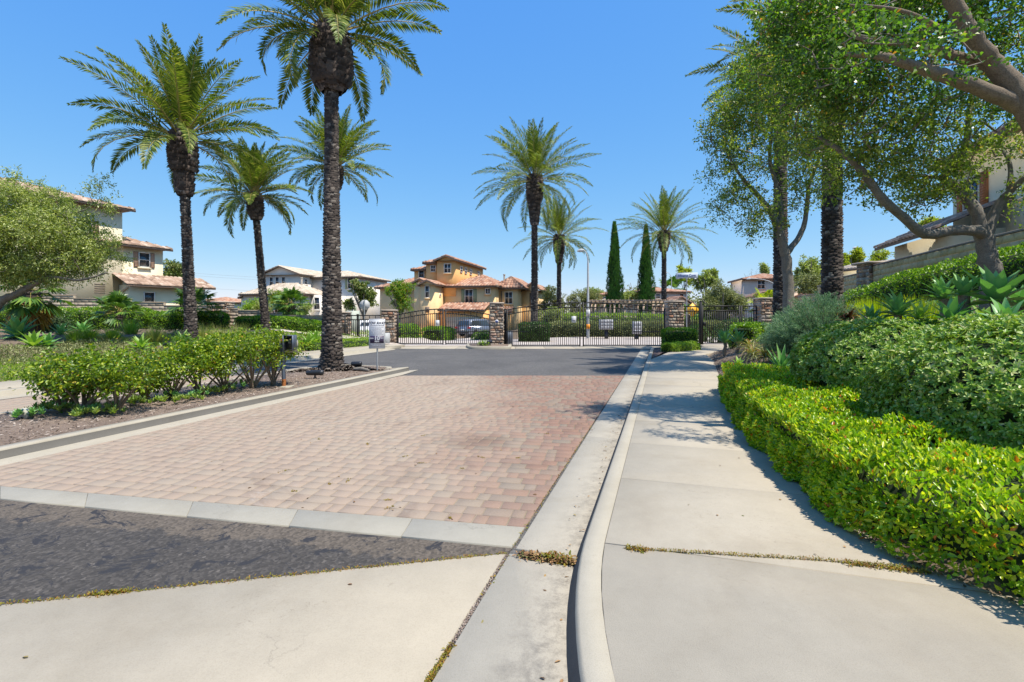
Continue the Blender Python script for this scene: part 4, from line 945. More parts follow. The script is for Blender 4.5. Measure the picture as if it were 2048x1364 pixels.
# nearest palm on the median
palm(label="tallest nearest date palm on the mulched median, thick dark trunk and pineapple-shaped top", x=(664-1024)*.0142, y=14.2, ztop=1.6+(632-50)*.0142, r0=.275, r1=.165, crownL=3.05, nf=50, boots=1.78, bootr=.54, seed=11, lod=1.35, zg=.10, bulbprof=[(0, .55), (.1, .92), (.3, 1.06), (.6, 1.0), (.85, .82), (1, .66)], leafL=.5, lean=(-.02, 0))
palm_px("leaning-in date palm at the far left of the palms, in front of the cream house", 384, 18.0, 262, r0=.20, r1=.145, crownL=3.3, nf=58, boots=2.2, bootr=.44, seed=12, lod=1.1, lean=(-.36, 0), bulbprof=[(0, .5), (.1, .62), (.36, .68), (.4, .98), (.7, 1.02), (1.0, .88)], leafL=.48, elo=-12)
palm_px("shorter date palm with the strongly leaning trunk, second from the left", 533, 25.0, 384, r0=.20, r1=.15, crownL=2.9, nf=52, boots=1.25, bootr=.36, seed=13, lean=(-.62, 0), wind=(.1, 0), leafL=.46)
palm_px("date palm whose crown shows behind the thick foreground trunk", 672, 28.0, 328, r0=.22, r1=.17, crownL=3.3, nf=52, boots=1.3, bootr=.36, seed=14, lod=.9, leafL=.48)
palm_px("tall date palm just inside the right gate, centre of the photo", 1069, 34.5, 350, r0=.25, r1=.2, crownL=4.35, nf=62, boots=3.3, bootr=.56, seed=15, lod=.9, bulbprof=[(0, .45), (.2, .62), (.42, .74), (.5, .98), (.8, 1.02), (1.0, .92)], leafL=.55, elo=-36)
palm_px("smaller date palm right of the centre palm, behind the lamp post", 1118, 48.0, 470, r0=.24, r1=.20, crownL=4.3, nf=54, boots=2.6, bootr=.56, seed=16, lod=.75, bulbprof=[(0, .5), (.25, .62), (.4, .9), (.8, 1.0), (1.0, .95)], leafL=.55, elo=-36)
palm_px("date palm beside the two cypresses", 1328, 45.0, 462, r0=.25, r1=.20, crownL=4.4, nf=56, boots=1.7, bootr=.56, seed=17, lod=.75, bulbprof=[(0, .55), (.3, .8), (.7, 1.0), (1.0, .95)], leafL=.55, elo=-32)
palm_px("date palm on the right bank with its fronds showing past the oak, farther one", 1561, 20.0, 150, r0=.27, r1=.22, crownL=3.4, nf=44, boots=1.8, bootr=.45, seed=18, lod=1.1, leafL=.48)
palm_px("date palm with the thick dark trunk on the right bank, nearer one", 1664, 14.6, 60, r0=.27, r1=.23, crownL=3.2, nf=40, boots=1.8, bootr=.5, seed=19, lod=1.25, leafL=.48)
# fan palms
def fanpalm(label, x, y, h, rt, nl, Rl, seed, skirt=False, group="fan palms", zg=None, mat='fanpalm', dead=0, lo=-.5):
    rng = random.Random(seed); zg = tzf(x, y) if zg is None else zg; root = empty("fan_palm", (x, y, zg), label, "fan palm", group)
    mb = MB(); mb.tube([(0, 0, -.1), (.02, 0, h*.3), (0, 0, h*.7), (0, 0, h)], [rt*1.2, rt, rt*.95, rt], 14); scales(mb, lambda z: rt, lambda z: (0, 0), .05, h, .12, 9, .05, .09, rt*.7, rng)
    mb.build("trunk", M['palm_scale'], root)
    V = []; F = []; V2 = []; F2 = []; st = MB()
    for i in range(nl+dead):
        t = (i+.5)/nl; az = i*2.39996+rng.uniform(-.3, .3); dd = i >= nl
        el = (1.35+(lo-1.35)*min(t, 1))+rng.uniform(-.15, .15) if not dead or not dd else rng.uniform(-1.3, -.9)
        pl = Rl*.75*rng.uniform(.8, 1.15); d = Vector((math.cos(az)*math.cos(el), math.sin(az)*math.cos(el), math.sin(el)))
        hub = Vector((0, 0, h))+d*pl+Vector((0, 0, -.12*pl)); st.tube([(0, 0, h-.05), tuple(Vector((0, 0, h))+d*pl*.6), tuple(hub)], [.016, .012, .01], 4, cap=False)
        s = d.cross(Vector((0, 0, 1))).normalized(); up = s.cross(d); tgtV, tgtF = (V2, F2) if dd else (V, F)
        for k in range(19):
            a = rad(-125+250*k/18)+rng.uniform(-.03, .03); dv = (d*math.cos(a)+s*math.sin(a)); L = Rl*.62*(1-.15*abs(a)/2)*rng.uniform(.9, 1.1); pv = up*.04
            side = (s*math.cos(a)-d*math.sin(a)); b = len(tgtV); dr = Vector((0, 0, -L*.22*rng.uniform(.6, 1.6)))
            tgtV += [tuple(hub), tuple(hub+dv*L*.5+side*L*.085+pv), tuple(hub+dv*L+dr), tuple(hub+dv*L*.5-side*L*.085)]; tgtF.append((b, b+1, b+2, b+3))
    c = mk("crown", V, [np.array(F)], M[mat], parent=root); s_ = st.build("leaf_stalks", M['petiole'], root); s_.parent = c
    if V2: mk("dead_fronds", V2, [np.array(F2)], M['deadleaf'], parent=root)
    return root
M['deadleaf'] = leafmat('dead_palm_leaf', [(0, (.2, .11, .03)), (1, (.5, .33, .10))], .3, .7)
fx = lambda px, D: ((px-1024)*D/1000, D)
fanpalm("thick-trunked fan palm under the left oak with dead orange fronds", *fx(62, 21.5), 1.85, .30, 24, 1.15, 31, dead=10, lo=-.9)
fanpalm("small bushy fan palm in front of the left hedge", *fx(238, 23.0), .95, .13, 24, .88, 32, lo=-.35)
fanpalm("fan palm behind the left date palm trunk", *fx(386, 26.5), 1.3, .13, 22, 1.0, 33, lo=-.4)
fanpalm("dark fan palm behind the wall in front of the white house", *fx(583, 36.0), 2.6, .24, 34, 1.1, 34, zg=-.1, lo=-.9)
fanpalm("fan palm behind the right gate pier beside the warning sign", *fx(1376, 37.5), 1.7, .14, 20, .8, 35, lo=-.2)
fanpalm("tiny distant fan palm on the hillside near the street name sign", *fx(1341, 95.0), 6.5, .3, 16, 3.0, 36, zg=.0)
fanpalm("yellow-green fan palm beyond the stone pillar right of the gate", *fx(1530, 33.0), 2.4, .15, 14, 1.0, 37, mat='yellowtree')

# ------------------------------------------------------------------ BROADLEAF TREES
def tree(label, base, limbs, blobs, nleaf, leaf, lmat, bmat='bark', group=None, seed=1, name="tree", cat="tree", quad=True, clump_r=.28, twig_r=.02, sphere=0, hang=.1, width=.5):
    """base (x,y,z); limbs: list of [(Vector, r), ...]; blobs: [(centre, (rx,ry,rz), clumps)]"""
    rng = np.random.default_rng(seed); root = empty(name, base, label, cat, group); b = np.array(base)
    nodes = []; mb = MB()
    for lb in limbs:
        pts = [np.array(p, float)-b for p, r in lb]; rs = [r for p, r in lb]
        # Catmull-style densify
        Pn = []; Rn = []
        for i in range(len(pts)-1):
            p0, p1, p2, p3 = pts[max(i-1, 0)], pts[i], pts[i+1], pts[min(i+2, len(pts)-1)]
            for t in np.linspace(0, 1, 6)[:-1]:
                Pn.append(.5*((2*p1)+(p2-p0)*t+(2*p0-5*p1+4*p2-p3)*t*t+(-p0+3*p1-3*p2+p3)*t**3)+rng.normal(size=3)*rs[i]*.07); Rn.append((rs[i]+(rs[i+1]-rs[i])*t)*(1+rng.normal()*.04))
        Pn.append(pts[-1]); Rn.append(rs[-1]); mb.tube([tuple(p) for p in Pn], Rn, 12); nodes += list(Pn)
    mb.build("trunk", M[bmat], root, smooth=True)
    nodes = np.array(nodes); nn0 = len(nodes); cl = []
    for c, r, n in blobs:
        c = np.array(c, float)-b; d = rdir(n, rng)*(rng.random(n)[:, None]**.45); cl.append(c+d*np.array(r))
    cl = np.concatenate(cl); cl += rng.normal(size=cl.shape)*.06
    ds = np.sqrt(((cl[:, None, :]-nodes[None, :, :])**2).sum(-1)).min(1); cl = cl[np.argsort(ds)]
    tw = MB(); Nb = list(nodes)
    arr = np.zeros((len(nodes)+len(cl)*2, 3)); arr[:nn0] = nodes; cnt = nn0
    for c in cl:
        dd = ((arr[:cnt]-c)**2).sum(1)+np.maximum(0, arr[:cnt, 2]-c[2])**2*2; j = int(np.argmin(dd)); s = arr[j]; L = float(np.linalg.norm(c-s))
        m = (s+c)/2+rng.normal(size=3)*L*.12; m[2] += L*.05
        tr_ = min(.035, twig_r*(.35+L*.7)); tw.tube([tuple(s), tuple(m), tuple(c)], [tr_, tr_*.65, tr_*.3], 4, cap=False)
        arr[cnt] = m; arr[cnt+1] = c; cnt += 2
    per = max(1, nleaf//len(cl)); ci = np.repeat(np.arange(len(cl)), per); m = len(ci)
    sz = rng.uniform(.6, 1.35, len(cl))[ci][:, None]*clump_r
    off = rng.normal(size=(m, 3))*np.array([.62, .62, .42])*sz
    # leaves sit along short shoots in each clump
    sh = rdir(len(cl)*5, rng).reshape(len(cl), 5, 3); k = rng.integers(0, 5, m); sd_ = sh[ci, k]; off = sd_*(rng.random(m)[:, None]**.6)*sz*1.35+off*.35
    p = cl[ci]+off; A = sd_*.6+rdir(m, rng)*.8; A[:, 2] -= hang; Nn = rdir(m, rng)*.8; Nn[:, 2] += .6
    V, F = leaves(p, A, Nn, rng.uniform(.65, 1.2, m)*leaf, rng.uniform(.8, 1.15, m)*leaf*width, .15, .15, quad)
    cr = mk("crown", V, F, M[lmat], parent=root)
    t_ = tw.build("twigs", M['twig'], root); t_.parent = cr
    return root
def PL(l, D0=None):
    out = []
    for q in l:
        px, py, D, r = q; out.append((tuple(P(px, py, D)), r))
    return out
def BL(l, ): return [(tuple(P(px, py, D)), r, n) for px, py, D, r, n in l]
# R1: grey-barked tree on the bank
D1 = 7.8
base1 = tuple(P(1988, 632, D1)); 
tree("grey-barked spreading tree on the right bank with a long arm reaching left", base1,
     [PL([(1990, 655, D1, .17), (1984, 560, D1, .135), (1972, 500, D1, .12), (1966, 462, D1, .11)]),
      PL([(1972, 478, D1, .09), (1955, 462, D1-.1, .082), (1900, 462, D1-.3, .074), (1848, 468, D1-.4, .068), (1802, 430, D1-.5, .06), (1765, 398, D1-.6, .062), (1722, 340, D1-.6, .05), (1685, 305, D1-.6, .04), (1640, 275, D1-.5, .022)]),
      PL([(1966, 470, D1, .10), (1950, 420, D1, .085), (1915, 378, D1+.2, .07), (1888, 355, D1+.2, .055), (1912, 322, D1+.2, .058), (1932, 285, D1+.1, .05), (1938, 230, D1, .035), (1950, 180, D1, .02)]),
      PL([(1888, 357, D1+.2, .035), (1850, 352, D1+.3, .026), (1810, 352, D1+.4, .014)]),
      PL([(1972, 470, D1, .09), (1992, 420, D1, .07), (2018, 385, D1-.1, .05), (2060, 345, D1-.3, .035), (2110, 300, D1-.5, .02)]),
      PL([(2018, 385, D1-.1, .04), (2020, 330, D1, .03), (1998, 285, D1+.2, .02)]),
      PL([(1935, 250, D1, .03), (1965, 245, D1, .022), (1990, 262, D1, .012)])],
     BL([(1700, 245, 7.2, (1.0, 1.1, .9), 115), (1800, 250, 7.4, (.9, 1.1, .8), 70), (1875, 330, 7.9, (.75, .8, .45), 70), (1840, 385, 7.9, (.55, .6, .3), 36), (1960, 245, 7.6, (.9, 1.0, .6), 46), (2030, 290, 7.6, (.6, .9, .5), 24), (2060, 390, 7.6, (.4, .6, .4), 14), (1750, 320, 7.3, (.6, .7, .5), 46), (1900, 170, 7.5, (1.2, 1.2, .7), 46)]),
     24000, .056, 'oak', group=None, seed=4, clump_r=.165)
# R0: nearest tree, limbs entering from the right edge
D0 = 5.6
tree("nearest overhanging tree whose thick tan limbs enter from the top right edge", tuple(P(2215, 700, D0)),
     [PL([(2215, 740, D0, .26), (2190, 520, D0, .2), (2130, 360, D0, .19), (2085, 270, D0, .17)]),
      PL([(2110, 320, D0, .15), (2040, 195, D0, .115), (1990, 130, D0, .10), (1945, 75, D0-.1, .085), (1905, 0, D0-.2, .075), (1885, -70, D0-.3, .06)]),
      PL([(2100, 290, D0, .12), (2048, 218, D0, .088), (1965, 180, D0, .078), (1880, 150, D0, .07), (1815, 128, D0, .056), (1760, 112, D0+.1, .045), (1690, 108, D0+.2, .022)]),
      PL([(2020, 160, D0, .08), (1960, 128, D0+.1, .06), (1890, 105, D0+.1, .056), (1830, 88, D0+.1, .05), (1735, 80, D0+.1, .036), (1700, 62, D0+.2, .018)]),
      PL([(1950, 80, D0-.1, .04), (1890, 60, D0, .03), (1800, 20, D0, .02), (1700, 10, D0+.2, .012)])],
     BL([(1600, 70, 6.9, (.75, 1.0, .6), 79), (1700, 50, 6.9, (.9, 1.0, .65), 93), (1820, 20, 6.8, (1.0, 1.0, .6), 108), (1950, 10, 6.5, (.9, .9, .6), 79), (2060, 60, 6.6, (.7, .8, .8), 64), (1620, 150, 6.6, (.6, .8, .45), 50), (1740, 165, 6.9, (.8, .8, .35), 57), (1860, 205, 6.9, (.7, .8, .3), 33), (2030, 200, 6.6, (.4, .6, .4), 15), (1780, 60, 5.0, (.5, .3, .3), 11), (1900, 100, 4.9, (.4, .3, .3), 10), (1560, 20, 6.8, (.5, .8, .5), 43), (1950, -100, 6.0, (1.1, 1.0, .5), 43)]),
     29000, .06, 'oak_near', 'bark_tan', seed=5, clump_r=.17, width=.6)
# R2: forked tree near the sidewalk
D2 = 13.0
tree("forked grey-trunked tree beside the sidewalk with a dense small-leaved crown", tuple(P(1578, 690, D2)),
     [PL([(1578, 710, D2, .17), (1577, 620, D2, .14), (1575, 540, D2, .125), (1570, 500, D2, .115)]),
      PL([(1571, 510, D2, .12), (1560, 465, D2, .10), (1540, 420, D2, .08), (1510, 385, D2, .06), (1480, 350, D2-.2, .04), (1450, 300, D2-.3, .02)]),
      PL([(1575, 505, D2, .08), (1600, 470, D2+.1, .065), (1612, 430, D2+.1, .055), (1618, 370, D2+.1, .05), (1640, 310, D2, .04), (1650, 240, D2, .02)]),
      PL([(1565, 490, D2, .07), (1560, 400, D2, .06), (1540, 320, D2, .045), (1545, 240, D2, .03), (1540, 160, D2, .015)])],
     BL([(1470, 300, 12.8, (.9, 1.2, 1.1), 104), (1560, 250, 12.8, (1.3, 1.4, 1.2), 152), (1500, 210, 12.6, (1.0, 1.3, 1.0), 96), (1640, 280, 12.6, (.8, 1.2, 1.3), 96), (1480, 400, 12.8, (.8, 1.0, .7), 56), (1530, 450, 13, (.5, .6, .5), 20), (1440, 240, 12.8, (.5, .8, .6), 32), (1600, 380, 13, (.7, .8, .6), 35), (1560, 150, 12.6, (1.2, 1.2, .8), 96), (1510, 130, 12.4, (.6, .8, .5), 40)]),
     35000, .07, 'oak', seed=6, clump_r=.22)
# L: left oak
DL = 16.5
tree("grey-green spreading tree at the left edge hiding part of the cream house", tuple(P(-60, 720, DL)),
     [PL([(-60, 740, DL, .2), (-40, 660, DL, .16), (0, 605, DL, .13), (30, 590, DL, .11), (70, 565, DL, .085), (120, 540, DL, .06), (170, 500, DL, .04)]),
      PL([(-30, 650, DL, .16), (-40, 560, DL, .13), (20, 480, DL, .09), (60, 430, DL, .05)]),
      PL([(50, 580, DL, .08), (100, 555, DL-.3, .06), (160, 560, DL-.4, .04), (215, 545, DL-.4, .02)]),
      PL([(20, 480, DL, .05), (100, 440, DL, .04), (170, 420, DL, .02)])],
     BL([(40, 470, DL, (1.6, 1.5, 1.3), 260), (125, 465, DL, (1.15, 1.3, .9), 150), (185, 505, DL, (.8, 1.0, .65), 64), (120, 535, DL, (1.0, 1.0, .5), 80), (-40, 480, DL, (1.5, 1.5, 1.5), 110), (20, 540, DL, (1.1, 1.1, .5), 80), (60, 400, DL, (1.1, 1.0, .45), 70), (200, 400, DL, (.4, .4, .5), 6), (195, 370, DL, (.45, .3, .4), 5), (25, 345, DL, (.35, .3, .5), 6)]),
     64000, .095, 'graytree', seed=8, clump_r=.27, hang=.2, width=.32)
# median bushes: many thin stems, loose crowns
mg = "loose leafy bushes in a row on the median"
def bush(label, px, py, sc, seed, w=1.15, h=1.35, ncl=75, nl=3600):
    x, y = G(px, py, .125); rr = random.Random(seed); limbs = []
    for k in range(9):
        a = rr.uniform(0, 6.28); r = rr.uniform(.15, .5)*w; hh = h*rr.uniform(.5, .75)
        limbs.append([((x+rr.uniform(-.06, .06), y+rr.uniform(-.05, .05), .1), .022*sc), ((x+math.cos(a)*r*.35, y+math.sin(a)*r*.35, .12+hh*.4), .017*sc), ((x+math.cos(a)*r, y+math.sin(a)*r, .12+hh), .008*sc)])
    return tree(label, (x, y, .12), limbs, [((x, y, .12+h*.78), (w*.60, w*.52, h*.26), ncl), ((x, y, .12+h*.58), (w*.5, w*.45, h*.16), ncl//6)], nl, .062, 'bushleaf', 'bark_tan', group=mg, seed=seed, name="median_bush", cat="bush", quad=False, clump_r=.15, twig_r=.008, hang=-.1, width=.52)
M['bushleaf'] = leafmat('median_bush_leaf', [(0, (.045, .095, .01)), (.35, (.11, .20, .015)), (.7, (.24, .34, .022)), (.955, (.42, .46, .035)), (.985, (.5, .4, .03)), (1, (.45, .2, .03))], .35, .38)
for i, (px, py, w_, h_, lb) in enumerate([(128, 822, 1.05, 1.02, "leftmost loose green bush on the median"), (168, 826, 1.1, 1.08, "second bush from the left on the median, with many bare stems"), (232, 826, 1.2, 1.12, "third median bush, with a single branching base"), (290, 803, .95, 1.0, "fourth median bush with gaps under its crown"), (345, 797, 1.1, 1.1, "fifth median bush, sparse with grey bare twigs"), (400, 790, 1.2, 1.2, "sixth median bush, near the middle of the row"), (450, 784, 1.3, 1.3, "seventh median bush left of the keypad post"), (505, 776, 1.5, 1.40, "eighth median bush, dense, just before the keypad post"), (545, 771, 1.3, 1.35, "last median bush, partly behind the keypad post")]):
    bush(lb, px, py, 1.0, 70+i, w_*(.7 if i == 3 else .92), h_*(.58 if i == 3 else (.74 if i < 3 else .80)), ncl=72 if i != 4 else 36, nl=3300 if i != 4 else 1500)
# street trees and background trees
def simple_tree(label, px, Y, py_top, py_bot_crown, wpx, lmat, nleaf, leaf, seed, zg=None, trunk_r=.12, group="background trees", ncl=150, bmat='bark', hang=0., clump=None, px_off=0, cat="tree", bare=False):
    x = (px-1024)*Y/1000; zg = tzf(x, Y) if zg is None else zg; zt = 1.6+(632-py_top)*Y/1000; zb = 1.6+(632-py_bot_crown)*Y/1000; w_ = wpx*Y/2000
    rr = random.Random(seed); zc = (zt+zb)/2; hh = (zt-zb)/2; limbs = [[((x, Y, zg-.1), trunk_r*1.15), ((x+rr.uniform(-.1, .1), Y, (zg+zb)/2), trunk_r), ((x, Y, zb+hh*.4), trunk_r*.75), ((x+rr.uniform(-.3, .3), Y, zc+hh*.5), trunk_r*.25)]]
    for k in range(6):
        a = k*1.05+rr.uniform(-.3, .3); limbs.append([((x, Y, zb-(zb-zg)*.2), trunk_r*.6), ((x+math.cos(a)*w_*.35, Y+math.sin(a)*w_*.3, zb+hh*.5), trunk_r*.4), ((x+math.cos(a)*w_*.7, Y+math.sin(a)*w_*.6, zc+rr.uniform(-.2, .5)*hh), trunk_r*.12)])
    bl = []
    for k in range(9):
        s_ = rr.uniform(.5, 1.2); bl.append(((x+rr.uniform(-.62, .62)*w_, Y+rr.uniform(-.3, .3)*w_, zc+rr.uniform(-.65, .6)*hh), (w_*.42*s_, w_*.42*s_, hh*.42*s_), int(ncl/9*s_)+1))
    return tree(label, (x, Y, zg), limbs, bl, nleaf, leaf, lmat, bmat, group=group, seed=seed, clump_r=clump or max(.25, w_*.16), twig_r=.02, hang=hang, cat=cat)
simple_tree("magnolia with glossy brownish leaves behind the left fence", 727, 38, 552, 622, 76, 'magnolia', 9000, .17, 101, ncl=110)
simple_tree("bushy street tree with orange-tinged top in front of the orange house", 800, 37, 560, 622, 78, 'redgreen', 15000, .10, 102, ncl=150)
simple_tree("round dark green tree behind the cream house", 345, 44, 520, 570, 50, 'magnolia', 5000, .2, 103)
simple_tree("leafy yellow-green shrub behind the wall beside the white house", 502, 37, 596, 635, 46, 'ground_leaf', 5500, .11, 104, ncl=80, cat="shrub")
simple_tree("orange-flecked shrub behind the wall left of the dark fan palm", 552, 38, 580, 632, 42, 'redgreen', 5500, .11, 105, ncl=80, cat="shrub")
simple_tree("green shrub between the leaning palm and the dark fan palm", 528, 36.5, 600, 634, 30, 'graytree', 3500, .1, 106, ncl=50, cat="shrub")
simple_tree("bushy shrub filling the gap beside the dark fan palm", 605, 40, 606, 636, 40, 'graytree', 4000, .1, 107, ncl=60, cat="shrub")
simple_tree("pale olive tree left of the lamp post", 1098, 52, 572, 636, 70, 'olive', 14000, .15, 108, ncl=190, hang=-.05)
simple_tree("pale olive tree right of the lamp post", 1165, 54, 570, 640, 90, 'olive', 16000, .15, 109, ncl=190)
simple_tree("dark tree far behind the lamp post", 1188, 85, 570, 606, 46, 'graytree', 4000, .3, 110)
simple_tree("round yellow-topped tree between the two cypresses", 1262, 78, 580, 610, 42, 'graytree', 4500, .26, 111)
simple_tree("large willowy olive tree behind the pedestrian gate", 1442, 42, 560, 640, 112, 'olive', 26000, .13, 112, ncl=260, trunk_r=.22, bmat='bark')
simple_tree("willowy olive tree beside the street name sign", 1405, 46, 585, 640, 60, 'olive', 12000, .13, 113, ncl=140)
simple_tree("yellow-green tree on the skyline above the street name sign", 1368, 105, 526, 575, 36, 'yellowtree', 2600, .42, 114, zg=2)
simple_tree("tall grey eucalyptus on the skyline right of the street name sign", 1412, 100, 528, 596, 60, 'graytree', 6500, .42, 115, zg=2, trunk_r=.3)
simple_tree("broad grey-green tree on the hill between the two right palms", 1622, 62, 500, 575, 84, 'graytree', 12000, .26, 116, trunk_r=.25)
simple_tree("second hill tree, touching the right palm trunk", 1655, 66, 520, 562, 60, 'olive', 9000, .26, 117, trunk_r=.25)
simple_tree("yellow-green tree right of the right palm trunk", 1702, 60, 492, 548, 48, 'yellowtree', 7000, .24, 118)
simple_tree("low pale shrubby tree below the hill trees", 1640, 48, 552, 585, 110, 'olive', 12000, .17, 119)
simple_tree("bright yellow shrubby tree over the wall left of the right house", 1757, 50, 497, 540, 36, 'yellowtree', 3500, .2, 120)
simple_tree("small round green tree beside the pale distant house", 1533, 85, 525, 560, 22, 'graytree', 2500, .3, 121, zg=2)
simple_tree("bright shrub behind the low roof of the right house", 1862, 30, 440, 470, 50, 'yellowtree', 4500, .12, 122, zg=2)
simple_tree("grey shrub behind the gap at the right wall pillar", 1810, 46, 495, 515, 30, 'graytree', 2500, .18, 123)
simple_tree("wispy dark shrub inside the right gate by the small palm", 1100, 40, 612, 652, 60, 'graytree', 7000, .11, 124, ncl=90, cat="shrub")
simple_tree("leafy shrub behind the left driveway gate hedge", 782, 33.5, 630, 668, 46, 'hedge', 5000, .08, 125, ncl=70, cat="shrub")
simple_tree("bushes right of the orange house", 1078, 56, 605, 650, 44, 'olive', 5000, .15, 126, ncl=70, cat="shrub")
def farwood(name, x0, x1, y, z0, h, n, mat, seed):
    rng = np.random.default_rng(seed); m = n//60; c = np.stack([rng.uniform(x0, x1, m), y+rng.uniform(-6, 6, m), z0+rng.random(m)*h*(.55+.45*np.sin(rng.random(m)*6))], 1)
    p = np.repeat(c, 60, 0)+rng.normal(size=(m*60, 3))*np.array([1.3, 1.3, .7]); V, F = leaves(p, rdir(len(p), rng), rdir(len(p), rng), .55, .35, .1, .1, True)
    tag(mk(name, V, F, mat), kind="stuff")
farwood("far_wood", -140, 150, 150, -1, 5.5, 42000, M['graytree'], 1)
farwood("far_wood", 20, 90, 92, 1.5, 5.0, 22000, M['olive'], 2)
farwood("far_wood", -60, -18, 84, -1, 3.2, 12000, M['graytree'], 3)
# cypresses
def cypress(label, px, Y, py_top, wpx, seed):
    x = (px-1024)*Y/1000; zg = tzf(x, Y); H = 1.6+(632-py_top)*Y/1000-zg; r = wpx*Y/2000
    root = empty("cypress", (x, Y, zg), label, "cypress", "slim cypresses"); rng = np.random.default_rng(seed); n = 15000
    t = rng.random(n)**.85; prof_ = np.interp(t, [0, .04, .2, .4, .7, .9, 1], [.6, .85, 1, .88, .5, .22, .03]); az = rng.random(n)*2*np.pi
    k = prof_*r*(.74+.22*rng.random(n)+.16*np.sin(az*3+t*31)*np.sin(t*47+az*2)+.14*np.sin(az*4-t*13+seed)); p = np.stack([np.cos(az)*k, np.sin(az)*k, .15+t*H*.985], 1)
    A = np.stack([np.cos(az)*.45, np.sin(az)*.45, np.ones(n)*1.1], 1)+rdir(n, rng)*.35
    V, F = leaves(p, A, np.stack([np.cos(az), np.sin(az), 0*az+.3], 1)+rdir(n, rng)*.4, rng.uniform(.15, .32, n), .07, .1, -.1, True); mk("crown", V, F, M['cypress'], parent=root)
    mb = MB(); mb.tube([(0, 0, -.1), (0, 0, H*.2), (0, 0, H*.55), (0, 0, H*.93)], [r*.12, r*.72, r*.58, .04], 10); mb.build("trunk", M['core'], root)  # broad filler inside the crown, inner shade painted as dark colour
cypress("left one of the two tall slim cypresses", 1229, 50, 446, 33, 1)
cypress("right one of the two tall slim cypresses, next to the date palm", 1292, 51, 452, 34, 2)
# bare grey tree
bx, by = fx(1271, 82); rr = random.Random(5); lim = []
for k in range(16):
    a = rr.uniform(0, 6.28); h = rr.uniform(2.5, 5.2); lim.append([((bx, by, 1.2), .12), ((bx+math.cos(a)*.7, by+math.sin(a)*.7, 2.2+h*.4), .07), ((bx+math.cos(a)*2.0, by+math.sin(a)*2, 2.2+h), .03)])
tree("bare grey tree on the skyline between the cypresses", (bx, by, 0), [[((bx, by, 0), .2), ((bx, by, 2.5), .15)]]+lim, [((bx, by, 5.4), (2.3, 2.3, 1.7), 120)], 500, .15, 'olive', group="background trees", seed=9)
bx, by = fx(1512, 80)
tree("thin bare tree behind the pale distant house", (bx, by, 1), [[((bx, by, 1), .15), ((bx, by, 6), .08)]]+[[((bx, by, 4.5), .05), ((bx+q, by, 7), .03), ((bx+q*1.6, by, 9+abs(q)*-.5), .015)] for q in (-1.2, -.5, .4, 1.1)], [((bx, by, 8), (1.8, 1.5, 1.6), 40)], 100, .15, 'olive', group="background trees", seed=10)
# ------------------------------------------------------------------ MATERIALS FOR BUILT THINGS
M['iron'] = plain('black_painted_iron', (.006, .006, .007), .6, 0, .2, 8)
M['darkmetal'] = plain('dark_bronze_metal', (.03, .032, .038), .4, .3, .2, 10)
M['bluegray'] = plain('blue_grey_painted_steel', (.10, .12, .16), .5, .2, .15, 8)
M['galv'] = plain('galvanised_steel', (.42, .43, .44), .45, .5, .12, 10)
M['lamp_gray'] = plain('grey_lamp_post', (.42, .43, .44), .6, 0, .1, 5)
M['sign_white'] = plain('sign_white', (.60, .60, .61), .5, 0, .04, 5)
M['sign_ink'] = plain('sign_dark_ink', (.035, .03, .05), .5, 0, .05, 5)
M['sign_purple'] = plain('sign_dark_purple_band', (.05, .035, .08), .5, 0, .05, 5)
M['sign_grayink'] = plain('sign_grey_ink', (.33, .32, .36), .5, 0, .05, 5)
M['blue_ink'] = plain('street_sign_blue_ink', (.03, .06, .22), .5, 0, .05, 5)
M['pale_blue'] = plain('street_sign_face', (.50, .56, .66), .5, 0, .05, 5)
M['orange'] = plain('orange_sticker', (.85, .30, .02), .5, 0, .05, 5)
M['yellow'] = plain('warning_sign_yellow', (.80, .42, .02), .5, 0, .05, 5)
M['beige_box'] = plain('beige_box', (.45, .42, .36), .6, 0, .08, 5)
M['util_green'] = plain('pale_utility_cabinet', (.46, .50, .44), .6, 0, .06, 5)
M['mailbox'] = plain('mailbox_grey', (.36, .36, .38), .5, .1, .06, 6)
M['stone'] = islandmat('field_stone', [(0, (.16, .11, .08)), (.2, (.34, .22, .15)), (.4, (.42, .35, .27)), (.6, (.25, .22, .20)), (.75, (.48, .36, .26)), (.9, (.40, .19, .11)), (1, (.55, .49, .42))], .85, .3, 18, .7, .012)
M['mortar'] = plain('stone_mortar', (.2, .165, .135), .95, 0, .25, 20)
M['mortar_wall'] = plain('wall_mortar', (.27, .215, .15), .95, 0, .2, 10)
M['cap'] = concrete('stone_cap', (.40, .33, .27), .3)
M['block'] = islandmat('split_face_block', [(0, (.34, .27, .20)), (.5, (.42, .34, .26)), (1, (.48, .40, .31))], .92, .16, 25, .6, .006)
M['block_y'] = islandmat('tan_block', [(0, (.44, .35, .19)), (.5, (.52, .42, .24)), (1, (.57, .47, .29))], .92, .18, 20, .6, .006)
M['tile'] = islandmat('clay_roof_tile', [(0, (.24, .11, .07)), (.3, (.40, .20, .125)), (.6, (.46, .26, .17)), (.85, (.50, .33, .24)), (1, (.25, .14, .10))], .85, .15, 10, 0)
M['tile_brown'] = islandmat('brown_roof_tile', [(0, (.22, .14, .10)), (.4, (.36, .24, .17)), (.8, (.46, .33, .25)), (1, (.55, .43, .34))], .85, .15, 10, 0)
M['tile_pale'] = islandmat('pale_roof_tile', [(0, (.40, .31, .23)), (.5, (.52, .43, .33)), (1, (.60, .50, .40))], .85, .12, 10, 0)
M['under'] = plain('roof_underlay', (.16, .10, .07), .9)
M['fascia'] = plain('fascia_board', (.17, .12, .09), .7)
M['fascia_pale'] = plain('pale_fascia_board', (.50, .44, .36), .7)
